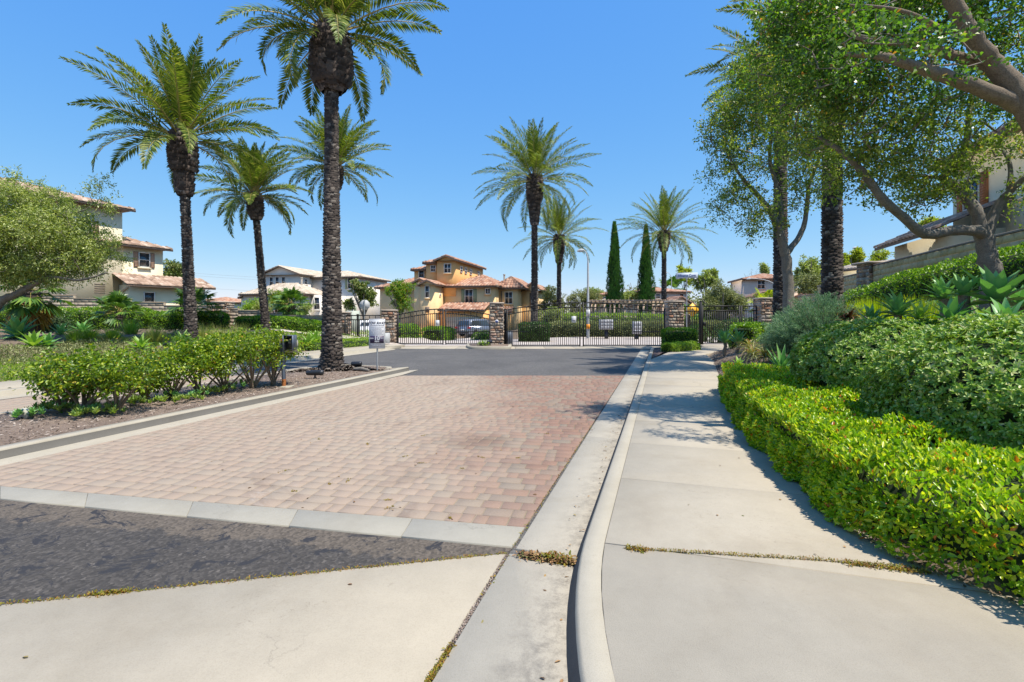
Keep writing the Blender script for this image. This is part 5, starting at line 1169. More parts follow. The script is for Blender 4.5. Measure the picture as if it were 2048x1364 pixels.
def stucco(n, c): return plain(n, c, .92, 0, .05, 1.2, .35, 55)
M['st_orange'] = stucco('orange_stucco', (.82, .44, .17)); M['st_tan'] = stucco('tan_stucco', (.82, .57, .30)); M['st_cream'] = stucco('cream_stucco', (.82, .72, .50))
M['st_white'] = stucco('white_stucco', (.74, .68, .60)); M['st_pink'] = stucco('pale_pink_stucco', (.70, .55, .44)); M['st_yellow'] = stucco('warm_yellow_stucco', (.62, .42, .13))
def glassmat():
    m, N, L, pb = nm('window_glass'); pb.inputs["Base Color"].default_value = (.03, .04, .05, 1); pb.inputs["Roughness"].default_value = .06
    pb.inputs["Specular IOR Level"].default_value = .9; return m
M['glass'] = glassmat()
M['frame'] = plain('white_window_frame', (.72, .70, .66), .6); M['shutter_green'] = plain('sage_green_shutter', (.25, .30, .19), .7); M['shutter_brown'] = plain('tan_brown_shutter', (.40, .26, .18), .7)
M['shutter_orange'] = plain('rust_orange_shutter', (.50, .18, .06), .7); M['door'] = plain('dark_wood_door', (.09, .045, .03), .6); M['garage'] = plain('pale_garage_door', (.60, .50, .38), .7)
M['wood'] = plain('weathered_wood', (.44, .32, .23), .85, 0, .25, 12); M['rail_pink'] = plain('terracotta_railing', (.55, .33, .22), .8)
M['tyre'] = plain('tyre_rubber', (.015, .015, .016), .8); M['rim'] = plain('alloy_rim', (.4, .4, .42), .3, .8); M['taillight'] = plain('red_tail_light', (.45, .02, .02), .2)
M['bluepaint'] = plain('blue_grey_car_paint', (.22, .25, .31), .22, .5, .03, 3); M['whitepaint'] = plain('white_car_paint', (.75, .76, .78), .25, 0, .02, 3)

# ------------------------------------------------------------------ STONE PIERS, WALLS
def stones_face(mb, o, du, w_, h, rng, dn):
    """irregular stones over a vertical face; o origin, du unit along, dn outward normal"""
    z = 0.01
    while z < h-.04:
        rh = min(rng.uniform(.09, .2), h-z); x = -rng.uniform(0, .1)
        while x < w_:
            rw = rng.uniform(.11, .34); a = max(x, -.015)+.008; b = min(x+rw, w_+.015)-.008; x += rw
            if b-a < .03: continue
            z0 = z+rng.uniform(-.015, .015)+.006; z1 = z+rh-.008+rng.uniform(-.02, .01); t = rng.uniform(.02, .055); j = lambda: rng.uniform(-.018, .018)
            base = [(a, z0), (b, z0), (b, z1), (a, z1)]; V = []
            for (s, q) in base: V.append((o[0]+du[0]*s, o[1]+du[1]*s, o[2]+q))
            m_ = min(.03, (b-a)*.22)
            for (s, q), (ds, dq) in zip(base, ((m_, m_), (-m_, m_), (-m_, -m_), (m_, -m_))):
                s2 = s+ds+j()*.7; q2 = q+dq*.8+j()*.7; V.append((o[0]+du[0]*s2+dn[0]*t, o[1]+du[1]*s2+dn[1]*t, o[2]+q2))
            mb.add(V, [(4, 5, 6, 7), (0, 1, 5, 4), (1, 2, 6, 5), (2, 3, 7, 6), (3, 0, 4, 7)])
        z += rh
def pier(label, x, y, w_, h, zg, seed, capov=.05, group="stone gate piers"):
    rng = random.Random(seed); root = empty("stone_pier", (x, y, zg), label, "stone pier", group)
    hw = w_/2; mb = MB(); mb.box(-hw, hw, -hw, hw, -.3, h); c = mb.build("core", M['mortar'], root)
    mb = MB()
    stones_face(mb, (-hw, -hw, 0), (1, 0), w_, h, rng, (0, -1)); stones_face(mb, (hw, -hw, 0), (0, 1), w_, h, rng, (1, 0)); stones_face(mb, (-hw, hw, 0), (0, -1), w_, h, rng, (-1, 0)); stones_face(mb, (hw, hw, 0), (-1, 0), w_, h, rng, (0, 1))
    mb.build("stonework", M['stone'], root)
    mb = MB(); mb.box(-hw-capov, hw+capov, -hw-capov, hw+capov, h, h+.09, bev=.025); mb.build("cap", M['cap'], root); return root
pier("middle stone pier between the two vehicle gates, with a small blue badge", (994-1024)*.0262, 26.2, .66, 2.12, .1, 1)
pr1 = pier("stone pier left of the driveway gate, behind the speed limit sign", (779-1024)*.0276, 27.6, .70, 1.86, .0, 2)
pier("stone pier right of the wide gate, behind the box hedge", (1348-1024)*.0262, 26.2, .74, 2.25, .05, 3)
pier("rightmost stone pier at the end of the pedestrian gate fence", (1531-1024)*.0258, 25.8, .84, 1.95, .5, 4)
pier("stone pier mostly hidden by the thick foreground palm trunk", (687-1024)*.0285, 28.5, .62, 1.5, .25, 5)
pier("stone wall pillar between the two left block walls", (447-1024)*.0297, 29.7, .82, 1.75, .62, 6, group="stone wall pillars")
px_, py_ = uv(23.2, 8.0)
pier("stone wall pillar with a broad cap ending the tall tan block wall", px_, py_, .70, 2.5, 1.15, 7, .14, group="stone wall pillars")
# badge on the middle pier
def ngon(mb, cx, y0, y1, cz, r, n=8, rot=0, m=0):
    V = [(cx+r*math.cos(2*math.pi*(k+rot)/n), y, cz+r*math.sin(2*math.pi*(k+rot)/n)) for y in (y0, y1) for k in range(n)]
    F = [tuple(range(n))]+[tuple(range(2*n-1, n-1, -1))]+[(k, k+n, (k+1) % n+n, (k+1) % n) for k in range(n)]; mb.add(V, F, m)
bd_ = empty("badge", ((994-1024)*.0262, 26.2-.40, 1.6-.29), "small octagonal blue and white badge fixed to the middle stone pier", "badge")
mb = MB(); ngon(mb, 0, -.02, 0, 0, .105, 8, .5); mb.build("plate", M['sign_white'], bd_); mb = MB(); ngon(mb, 0, -.026, -.0205, 0, .075, 6); mb.build("emblem", M['blue_ink'], bd_)
def blockwall(label, segs, mat, bh=.2, bl=.4, thick=.2, group="block walls", cap=True):
    """segs: [((x0,y0),(x1,y1),zbot,ztop)]"""
    (x0, y0), _, zb, _ = segs[0]; root = empty("block_wall", (x0, y0, zb), label, "block wall", group); mb = MB(); cb = MB(); rr = random.Random(len(segs)*3+int(x0)); core = MB()
    for (a, b, zb, zt) in segs:
        a = Vector(a); b = Vector(b); L = (b-a).length; d = (b-a)/L; n = Vector((d.y, -d.x)); rows = int(round((zt-zb)/bh))
        zb = zt-rows*bh
        q = [a-n*thick*.46, b-n*thick*.46, b+n*thick*.46, a+n*thick*.46]; core.prism([tuple(p) for p in q], zb-.5, zt-.01)
        for r in range(rows):
            s = -(bl/2 if r % 2 else 0)
            while s < L:
                s0 = max(s, 0)+.004; s1 = min(s+bl, L)-.004; s += bl
                if s1-s0 < .04: continue
                o = rr.uniform(-.004, .004); z0 = zb+r*bh+.005; z1 = z0+bh-.009
                for sg in (1, -1):
                    p0 = a+d*s0+n*sg*thick*.46; p1 = a+d*s1+n*sg*thick*.46; f = n*sg*(.02+o)
                    e = .008; V = [(*p0, z0), (*p1, z0), (*p1, z1), (*p0, z1), (*(p0+f+d*e), z0+e), (*(p1+f-d*e), z0+e), (*(p1+f-d*e), z1-e), (*(p0+f+d*e), z1-e)]
                    V = [tuple(v) for v in V]; F = [(4, 5, 6, 7), (0, 1, 5, 4), (1, 2, 6, 5), (2, 3, 7, 6), (3, 0, 4, 7)]; mb.add(V, F)
        if cap:
            q = [a-n*(thick*.5+.035), b-n*(thick*.5+.035), b+n*(thick*.5+.035), a+n*(thick*.5+.035)]; cb.prism([tuple(p) for p in q], zt, zt+.055, bev=.01)
    core.build("mortar_core", M['mortar_wall'], root, world=True); mb.build("blocks", mat, root, world=True)
    if cap: cb.build("cap", M['cap2'], root, world=True)
    return root
M['cap2'] = concrete('wall_cap', (.25, .20, .15), .3)
def q2(px, D): return ((px-1024)*D/1000, D)
blockwall("long pinkish block wall in front of the cream house on the left", [(q2(-160, 28.6), q2(150, 29.0), .7, 2.78), (q2(150, 29.02), q2(262, 29.3), .7, 2.58), (q2(262, 29.32), q2(330, 29.5), .7, 2.38), (q2(330, 29.52), q2(434, 29.7), .6, 2.18)], M['block'])
blockwall("stepped block wall between the wall pillar and the thick palm trunk", [(q2(460, 29.7), q2(478, 29.7), .5, 2.0), (q2(478, 29.72), q2(520, 29.6), .5, 1.9), (q2(520, 29.62), q2(562, 29.3), .4, 1.75), (q2(562, 29.32), q2(676, 28.6), .3, 1.6)], M['block'])
blockwall("tall tan block wall above the hedge on the right bank", [(uv(2.0, 8.0), uv(22.8, 8.0), 1.55, 3.55)], M['block_y'])
blockwall("stepped tan block wall running down behind the right palms", [(uv(23.6, 8.0), uv(26.5, 8.0), .9, 3.35), (uv(26.52, 8.0), uv(30, 8.0), .6, 3.15), (uv(30.02, 8.0), uv(34, 8.0), .4, 2.75), (uv(34.02, 8), uv(40, 8), .3, 2.35)], M['block_y'])
blockwall("short low block wall joining the rightmost stone pier", [(q2(1548, 25.8), q2(1600, 26.2), .6, 2.15)], M['block_y'])

# ------------------------------------------------------------------ GATES AND FENCES
def gate(name, cat, label, x0, x1, y, zb, ztop, arch=None, pitch=.108, group=None, mid=.24, post=.06, extra=None, leafposts=(1, 1)):
    """iron panel between x0 and x1 (world), top follows arch(t)->z"""
    root = empty(name, (x0, y, zb), label, cat, group); w_ = x1-x0; top = arch or (lambda t: ztop); hz_ = lambda t: top(t)-zb
    fr = MB(); n = 14 if arch else 1
    for k in range(2): 
        if leafposts[k]:
            xx = k*(w_-post); fr.box(xx, xx+post, -post/2, post/2, 0.0, hz_(k))
    fr.box(post, w_-post, -.018, .018, .03, .075)
    fr.build("frame", M['iron'], root)
    rl = MB()
    for off, th in ((0, .06), (mid, .055)):
        for k in range(n):
            t0, t1 = k/n, (k+1)/n; a, b = hz_(t0)-off, hz_(t1)-off; xa_, xb = post+t0*(w_-2*post), post+t1*(w_-2*post)
            V = [(xa_, -.02, a-th), (xb, -.02, b-th), (xb, .02, b-th), (xa_, .02, a-th), (xa_, -.02, a), (xb, -.02, b), (xb, .02, b), (xa_, .02, a)]
            rl.add(V, [(3, 2, 1, 0), (4, 5, 6, 7), (0, 1, 5, 4), (1, 2, 6, 5), (2, 3, 7, 6), (3, 0, 4, 7)])
    rl.build("top_rails", M['iron'], root)
    pk = MB(); m = int((w_-2*post)/pitch); p = (w_-2*post)/m
    for k in range(1, m):
        xx = post+k*p; h = hz_(k/m)-mid-.02; pk.box(xx-.015, xx+.015, -.015, .015, .07, h)
        if k % 3 == 0: pk.box(xx-.015, xx+.015, -.015, .015, hz_(k/m)-mid, hz_(k/m)-.04)
    pk.build("pickets", M['iron'], root)
    if extra: extra(root, w_)
    return root
def signpart(root, x, z, w_, h, y=-.03, name="sign", mark=True):
    mb = MB(); mb.box(x, x+w_, y-.008, y, z, z+h, bev=.002); s = mb.build(name, M['sign_white'], root)
    if mark:
        m2 = MB(); m2.box(x+w_*.2, x+w_*.8, y-.011, y-.0085, z+h*.28, z+h*.55); m2.build("sign_symbol", M['sign_grayink'], root).parent = s
Yl = 27.6; kx = lambda px, Y: (px-1024)*Y/1000
def arm(x0, x1, z):
    def f(root, w_):
        mb = MB(); mb.tube([(x0*w_, .12, z), (x1*w_, .05, z)], .025, 8); mb.build("operator_arm", M['iron'], root)
    return f
def mkx(*fs):
    def f(root, w_):
        for g in fs: g(root, w_)
    return f
zc_ = 1.6+(632-617)*.0276; ze_ = 1.6+(632-628)*.0276
gate("gate_leaf", "iron gate", "left leaf of the smaller iron driveway gate, left of the parked car", kx(795, Yl), kx(887, Yl), Yl, .03, 0, lambda t: ze_+(zc_-ze_)*math.sin(t*math.pi/2), group="iron gate leaves", extra=mkx(arm(.0, .55, .62), lambda r, w_: signpart(r, kx(871, Yl)-kx(795, Yl), 1.02, .22, .32)))
gate("gate_leaf", "iron gate", "right leaf of the smaller iron gate, in front of the parked car", kx(890.5, Yl), kx(980, Yl), Yl, .03, 0, lambda t: ze_+(zc_-ze_)*math.cos(t*math.pi/2), group="iron gate leaves", extra=arm(.45, 1.0, .7))
Yr = 26.0; zc2 = 1.6+(632-604)*.026; ze2 = 1.6+(632-618.5)*.026
gate("gate_leaf", "iron gate", "left leaf of the wide arched iron gate, carrying a small white sign", kx(1013, Yr), kx(1161, Yr), Yr, .03, 0, lambda t: ze2+(zc2-ze2)*math.sin(t*math.pi/2)**.9, group="iron gate leaves", extra=mkx(arm(.0, .3, .75), lambda r, w_: signpart(r, kx(1143, Yr)-kx(1013, Yr), 1.22, .24, .34)))
gate("gate_leaf", "iron gate", "right leaf of the wide arched iron gate, in front of the mailboxes", kx(1165.5, Yr), kx(1330, Yr), Yr, .03, 0, lambda t: ze2+.15*t+(zc2-ze2-.15*t)*math.cos(t*math.pi/2)**.9, group="iron gate leaves", extra=arm(.62, 1.0, .75))
gate("iron_fence", "iron fence", "straight iron fence panel behind the speed limit sign", kx(689, 28.0), kx(765, 28.0), 28.0, .03, 1.66, group="straight iron fence panels")
gate("iron_fence", "iron fence", "short iron fence panel left of the pedestrian gate", kx(1365, 26.0), kx(1400, 26.0), 26.0, .10, 1.6+(632-612)*.026, group="straight iron fence panels")
def pgextra(r, w_):
    mb = MB(); mb.box(.06, .2, -.05, .05, .95, 1.15, bev=.01); mb.build("lock_box", M['iron'], r)
gate("pedestrian_gate", "iron gate", "pedestrian iron gate with straight top where the sidewalk ends", kx(1404, 25.8), kx(1480, 25.8), 25.8, .14, 1.6+(632-611)*.0258, extra=pgextra)
gate("iron_fence", "iron fence", "narrow iron fence panel right of the pedestrian gate", kx(1482, 25.8), kx(1514, 25.8), 25.8, .14, 1.6+(632-611)*.0258, group="straight iron fence panels")
def post(label, x, y, zb, zt, r=.05, group="iron gate posts"):
    root = empty("gate_post", (x, y, zb), label, "gate post", group); mb = MB(); mb.box(-r, r, -r, r, -.1, zt-zb, bev=.006); mb.build("shaft", M['iron'], root)
    mb = MB(); mb.box(-r-.012, r+.012, -r-.012, r+.012, zt-zb, zt-zb+.03, bev=.01); mb.build("post_cap", M['iron'], root)
post("tall iron post on the left side of the pedestrian gate", kx(1401.5, 25.8), 25.8, .12, 2.35)
post("thick black post on the right face of the middle stone pier", kx(1010, 26.1), 26.12, .03, 1.95, .07)
post("black post left of the smaller gate's left leaf", kx(792, 27.6), 27.62, .03, 1.75, .055)
post("iron post in the fence behind the speed limit sign", kx(715, 28.0), 28.05, .03, 1.68, .05)
# gate operators
def cabinet(name, cat, label, x, y, z, w_, d, h, mat, door=True, group=None, legs=0):
    root = empty(name, (x, y, z), label, cat, group); mb = MB(); mb.box(-w_/2, w_/2, -d/2, d/2, legs, legs+h, bev=.015); mb.build("housing", mat, root)
    if door: mb = MB(); mb.box(-w_/2+.04, w_/2-.04, -d/2-.012, -d/2-.002, legs+.05, legs+h-.06, bev=.004); mb.build("door", mat, root)
    if legs: mb = MB(); mb.box(-w_*.18, w_*.18, -d*.3, d*.3, -.3, legs); mb.build("pedestal", M['darkmetal'], root)
    return root
cabinet("gate_operator", "gate motor box", "grey motor box just inside the middle pier behind the wide gate", kx(1018, 27.2), 27.2, .03, .42, .35, .75, M['bluegray'])
cabinet("gate_operator", "gate motor box", "grey motor box beside the left gate pier", kx(772, 27.0), 26.98, .03, .40, .3, .65, M['lamp_gray'])
cabinet("utility_cabinet", "utility cabinet", "pale green utility cabinet behind the left iron fence", kx(706, 30.5), 30.5, tzf(kx(706, 30.5), 30.5), .72, .5, 1.35, M['util_green'])
def cluster(label, px0, px1, pyt, pyb, Y, cols):
    x = kx((px0+px1)/2, Y); w_ = (px1-px0)*Y/1000; zt = 1.6+(632-pyt)*Y/1000; zb = 1.6+(632-pyb)*Y/1000; zg = tzf(x, Y)
    root = empty("mailbox_unit", (x, Y, zg), label, "mailbox", "communal mailboxes"); mb = MB(); mb.box(-w_/2, w_/2, -.2, .2, zb-zg, zt-zg, bev=.02); mb.build("housing", M['mailbox'], root)
    mb = MB(); mb.box(-.12, .12, -.1, .1, -.2, zb-zg); mb.build("pedestal", M['darkmetal'], root)
    for i in range(cols):
        for j in range(3):
            mb = MB(); a = -w_/2+.03+(w_-.06)*i/cols; hh = (zt-zb-.08)/3; mb.box(a+.012, a+(w_-.06)/cols-.012, -.212, -.2015, zb-zg+.04+j*hh+.012, zb-zg+.04+(j+1)*hh-.012, bev=.003); mb.build("mail_door", M['mailbox'], root)
cluster("wide grey communal mailbox behind the wide gate", 1199, 1226, 639, 659, 34.8, 4)
cluster("narrower grey communal mailbox right of the wide one", 1265, 1282, 643, 668, 34.2, 2)

# ------------------------------------------------------------------ SIGNS, LAMPS, SMALL THINGS
def textmesh(s, size, x, z, y, mat, parent, name="lettering", align='CENTER', ext=.002, sx=1.0, bold=0.0, rz=0):
    cu = bpy.data.curves.new("t", 'FONT'); cu.body = s; cu.size = size; cu.align_x = align; cu.align_y = 'CENTER'; cu.extrude = ext; cu.resolution_u = 3; cu.offset = bold
    t = bpy.data.objects.new("t", cu); COL.objects.link(t); bpy.context.view_layer.update(); me = bpy.data.meshes.new_from_object(t.evaluated_get(bpy.context.evaluated_depsgraph_get()))
    bpy.data.objects.remove(t); bpy.data.curves.remove(cu)
    me.transform(Matrix.Translation((x, y, z))@Matrix.Rotation(rz, 4, 'Z')@Matrix.Rotation(rad(90), 4, 'X')@Matrix.Diagonal((sx, 1, 1, 1)))
    me.name = name; me.materials.clear(); me.materials.append(mat); o = bpy.data.objects.new(name, me); COL.objects.link(o); o.parent = parent; return o
# speed limit / tow-away sign
sx_, sy_ = G(754, 740, .13); ss = empty("speed_sign", (sx_, sy_, .12), "white tow-away sign with a dark 10 mph band at the median tip", "sign")
k_ = sy_/1000; mb = MB(); mb.tube([(0, .03, -.1), (0, .03, (740-640)*k_)], .022, 10); mb.build("post", M['galv'], ss)
x0, x1, z0, z1 = -16.2*k_, 16.2*k_, (740-696.5)*k_, (740-637)*k_
mb = MB(); mb.box(x0, x1, -.004, .004, z0, z1, bev=.002); plate = mb.build("sign_plate", M['sign_white'], ss)
mb = MB(); e = .018
for a in ((x0+e, x1-e, z0+e, z0+e+.006), (x0+e, x1-e, z1-e-.006, z1-e), (x0+e, x0+e+.006, z0+e+.007, z1-e-.007), (x1-e-.006, x1-e, z0+e+.007, z1-e-.007)): mb.box(a[0], a[1], -.0062, -.0042, a[2], a[3])
mb.build("border_line", M['sign_grayink'], ss).parent = plate
zb0 = (740-685.5)*k_; zb1 = (740-671)*k_; mb = MB(); mb.box(x0+.034, x1-.034, -.0065, -.0042, zb0, zb1); mb.build("dark_band", M['sign_purple'], ss).parent = plate
zz = lambda py: (740-py)*k_
textmesh("TOW AWAY", .098, 0, zz(645.3), -.006, M['sign_ink'], plate, sx=.82, bold=.002)
textmesh("10", .155, 0, zz(675.9), -.008, M['sign_white'], plate, bold=.006)
textmesh("MPH", .06, 0, zz(682.5), -.008, M['sign_white'], plate, bold=.002)
textmesh("SPEED", .042, -.148, zz(676), -.008, M['sign_white'], plate, bold=.001); textmesh("LIMIT", .042, .15, zz(676), -.008, M['sign_white'], plate, bold=.001)
rr = random.Random(3); mb = MB()
for py, hgt, full in [(650, .022, .9), (653.2, .011, .9), (655.6, .011, .55), (658, .011, .6), (660.4, .010, .9), (662.7, .010, .85), (665, .010, .6), (667.3, .010, .85), (688, .014, .85), (690.8, .014, .6)]:
    x = -.20*full; 
    while x < .2*full: wd = rr.uniform(.012, .045); mb.box(x, min(x+wd, .2*full+.01), -.0062, -.0042, zz(py)-hgt/2, zz(py)+hgt/2); x += wd+.009
mb.build("small_print", M['sign_grayink'], ss).parent = plate
# stop sign seen from behind
x, y = kx(729, 31.0), 31.0; zg = tzf(x, y); st = empty("stop_sign", (x, y, zg), "back of a stop sign above the left iron fence", "traffic sign"); mb = MB(); mb.tube([(0, 0, -.2), (0, 0, 2.62-zg)], .03, 8); mb.build("post", M['galv'], st)
mb = MB(); ngon(mb, 0, .035, .045, 1.6+(632-610)*.031-zg, .34, 8, .5); mb.build("sign_plate", M['lamp_gray'], st)
# street name sign
x, y = kx(1373.5, 30.), 30.; zg = tzf(x, y); sn = empty("street_name_sign", (x, y, zg), "pale blue street name sign reading Alicante Cove on a steel post", "street sign"); zt = 1.6+(632-551)*.03-zg
mb = MB(); mb.tube([(0, 0, -.2), (0, 0, zt-.12)], .03, 8); mb.build("post", M['galv'], sn)
mb = MB(); mb.box(-.66, .66, -.012, .012, -.165, .165, bev=.003); pl = mb.build("sign_plate", M['pale_blue'], sn); pl.location = (0, 0, zt); pl.rotation_euler = (0, -rad(1.5), 0)
textmesh("Alicante Cove", .235, 0, -.005, -.014, M['blue_ink'], pl, sx=.80, bold=.004)
mb = MB(); mb.box(-.62, -.45, -.01, .01, -.22, -.166); mb.box(.43, .6, -.01, .01, -.22, -.166); mb.box(-.05, .05, -.02, .02, -.2, -.166); mb.build("bracket", M['galv'], sn).location = (0, 0, zt)
# warning diamond
x, y = kx(1385, 32), 32; zg = tzf(x, y); wd_ = empty("warning_sign", (x, y, zg), "yellow diamond warning sign half hidden by the fan palm behind the right pier", "traffic sign"); zt = 1.6+(632-620)*.032-zg
mb = MB(); mb.tube([(0, .03, -.2), (0, .03, zt+.3)], .03, 8); mb.build("post", M['galv'], wd_); mb = MB(); ngon(mb, 0, -.008, .008, zt, .46, 4); mb.build("sign_plate", M['yellow'], wd_)
mb = MB(); mb.tube([(-.12, -.012, zt-.1), (0, -.012, zt+.12), (.12, -.012, zt-.1)], .025, 6); mb.build("arrow_mark", M['sign_ink'], wd_)
# street lamp
def lamp(label, px, Y, pyt, armlen, side, group="street lamps", zg=None, rb=.10):
    x = kx(px, Y); zg = tzf(x, Y) if zg is None else zg; H = 1.6+(632-pyt)*Y/1000-zg; root = empty("street_lamp", (x, Y, zg), label, "street lamp", group)
    mb = MB(); mb.tube([(0, 0, -.1), (0, 0, H*.4), (0, 0, H*.86)], [rb, rb*.85, rb*.62], 12); mb.build("pole", M['lamp_gray'], root, smooth=True)
    mb = MB(); pts = [(0, 0, H*.86)]+[(side*armlen*(1-math.cos(a*math.pi/2)), 0, H*.86+H*.14*math.sin(a*math.pi/2)) for a in (.2, .4, .6, .8, 1)]; mb.tube(pts, [.045]*3+[.035]*3, 8); mb.build("arm", M['lamp_gray'], root)
    e = pts[-1]; mb = MB(); mb.tube([(e[0]-side*.06, 0, e[2]), (e[0]+side*.08, 0, e[2]-.02), (e[0]+side*.28, 0, e[2]-.05), (e[0]+side*.42, 0, e[2]-.09)], [.06, .13, .12, .04], 10); mb.build("lamp_head", M['lamp_gray'], root); return root, H, zg
lr, H, zg = lamp("grey street lamp with a curved arm rising behind the wide gate", 1176, 35.5, 500, .35, -1)
mb = MB(); mb.box(-.13, .13, -.13, -.11, 1.6-zg, 2.05-zg); mb.build("notice", M['sign_white'], lr); mb = MB(); mb.box(-.12, .12, -.135, -.11, .70-zg+.0, 1.0-zg+.02); mb.build("reflector_plate", M['orange'], lr)
lamp("thin distant street lamp right of the near right palm", 1727, 60, 495, .9, -1)
lamp("faint distant street lamp left of the street name sign", 1343, 88, 545, .8, -1)
lamp("pale lamp with an angled arm in front of the pale distant house", 1548, 55, 557, 2.6, -1, rb=.07)
# keypad post
kx0, ky0 = G(568, 774, .125); kp = empty("keypad_post", (kx0, ky0, .12), "leaning blue-grey post carrying a gate keypad box beside the bushes", "keypad"); q = ky0/1000
mb = MB(); mb.box(-.04, .17, -.16, .12, -.02, .03, bev=.01); mb.build("footing", M['curb'], kp)
mb = MB(); mb.tube([(.0, 0, 0), (-.015, 0, .5), (-.03, 0, .85), (-.03, -.0, 1.0)], [.042, .042, .042, .042], 4); mb.build("pole", M['bluegray'], kp)
mb = MB(); mb.tube([(.0, 0, .03), (.0, 0, .17)], [.046, .045], 4); mb.build("rusty_pole_foot", M['rust'], kp)
mb = MB(); mb.box(-.12, .20, .05, .22, .72, .98, bev=.01); mb.build("back_box", M['beige_box'], kp)
mb = MB(); X0, X1, Z0, Z1 = .045, .245, .775, 1.085
mb.box(X0, X1, -.06, .05, Z0, Z1, bev=.006); mb.box(X0-.006, X0+.012, -.16, -.0605, Z0, Z1); mb.box(X0+.013, X1-.013, -.16, -.0605, Z1-.012, Z1+.004); mb.box(X1-.012, X1+.006, -.16, -.0605, Z0, Z1); hd = mb.build("hooded_box", M['bluegray'], kp)
mb = MB(); mb.box(X0+.03, X1-.03, -.068, -.0605, Z0+.02, Z1-.04); mb.build("panel", M['darkmetal'], kp).parent = hd
for i in range(4):
    for j in range(3):
        mb = MB(); mb.box(X0+.075+j*.018, X0+.088+j*.018, -.074, -.0685, Z1-.10-i*.022, Z1-.087-i*.022); mb.build("key", M['galv'], kp).parent = hd
mb = MB(); mb.box(-.05, .03, -.06, .02, .93, .99, bev=.006); mb.build("card_reader", M['rust'], kp)
# landscape flood lights
def flood(label, px, pyb, pyc, wpx, tilt):
    x, y = G(px, pyb, .125); s = y/1000; root = empty("landscape_light", (x, y, .12), label, "ground spotlight", "landscape spotlights on the median"); L = wpx*s; zc = (pyb-pyc)*s
    mb = MB(); mb.tube([(0, 0, -.02), (0, 0, zc-.03)], .022, 8); mb.tube([(0, 0, -.01), (0, 0, .03)], .045, 10); mb.build("stem", M['darkmetal'], root)
    mb = MB(); d = Vector((math.cos(tilt), 0, math.sin(tilt))); c = Vector((.0, 0, zc)); mb.tube([tuple(c-d*L*.5), tuple(c-d*L*.42), tuple(c+d*L*.3), tuple(c+d*L*.44), tuple(c+d*L*.5)], [.04, .06, .066, .07, .045], 14); mb.build("lamp_body", M['darkmetal'], root, smooth=False)
flood("dark cylindrical ground spotlight left of the thick palm's foot", 630, 757, 745, 34, .02); flood("dark cylindrical ground spotlight right of the thick palm's foot", 713, 740, 727, 21, .0)
x, y = G(46, 836, .125); ll = empty("landscape_light", (x, y, .12), "weathered pale wedge-shaped ground light at the left end of the median", "ground spotlight"); mb = MB(); mb.tube([(-.14, 0, .08), (.02, 0, .10), (.13, 0, .05)], [.045, .075, .085], 4); mb.build("lamp_body", M['beige_box'], ll); mb = MB(); mb.tube([(0, 0, -.02), (0, 0, .06)], .02, 6); mb.build("stem", M['darkmetal'], ll)
x, y = G(330, 694, .4); 
x, y, z = at(333, 686, 17.6); ll = empty("landscape_light", (x, y, tzf(x, y)), "dark ground spotlight left of the left palm's foot", "ground spotlight"); mb = MB(); mb.tube([(-.1, 0, .16), (.0, 0, .2), (.14, -.05, .24)], [.06, .08, .09], 10); mb.build("lamp_body", M['darkmetal'], ll); mb = MB(); mb.tube([(0, 0, -.02), (0, 0, .16)], .02, 6); mb.build("stem", M['darkmetal'], ll)
x, y = G(727, 742, .13); lg = MB(); lg.tube([(x-.28, y+.12, .17), (x-.05, y, .19), (x+.2, y-.16, .16)], [.04, .055, .035], 9); tag(lg.build("fallen_log", M['bark']), "short grey piece of fallen palm wood lying on the mulch by the sign", "log")
x, y = kx(975, 24.9), 24.9; nose = MB()
# centre island under the middle pier
isl = [(kx(932, 25.2), 25.3), (kx(936, 24.4), 24.45), (kx(950, 24), 24.1), (kx(1008, 23.8), 23.95), (kx(1022, 24.3), 24.3), (kx(1024, 26), 26.7), (kx(934, 27), 26.9)]
mb = MB(); mb.prism(isl, .0, .13, bev=.015); tag(mb.build("gate_island", M['curb']), kind="structure"); mb = MB(); mb.prism(inset(isl if False else isl[::1], .15) if sum(isl[i-1][0]*isl[i][1]-isl[i][0]*isl[i-1][1] for i in range(len(isl))) > 0 else inset(isl[::-1], .15), .1, .137); tag(mb.build("gate_island_soil", M['mulch_bed']), kind="structure")
mound("tiny bright plant at the foot of the middle stone pier", (kx(968, 24.9), 24.75), (.28, .18, .2), 260, .07, M['ground_leaf'], whorl=4, zoff=.15, quad=True)
mb = MB(); mb.tube([(0, 0, 0), (0, 0, .16)], .02, 6); mb.tube([(-.16, 0, .18), (.12, 0, .2)], [.06, .075], 10); r_ = empty("landscape_light", (kx(980, 24.9), 24.8, .13), "small dark ground spotlight at the foot of the middle stone pier", "ground spotlight"); mb.build("lamp_body", M['darkmetal'], r_)
# flat stones near gate pier
mb = MB(); mb.box(-.12, .12, -.08, .08, 0, .09, bev=.03); r_ = empty("spotlight_pair", (kx(797, 25.9), 25.6, .01), "small pale ground fitting on the apron by the left gate pier", "ground fitting"); mb.build("housing", M['beige_box'], r_)
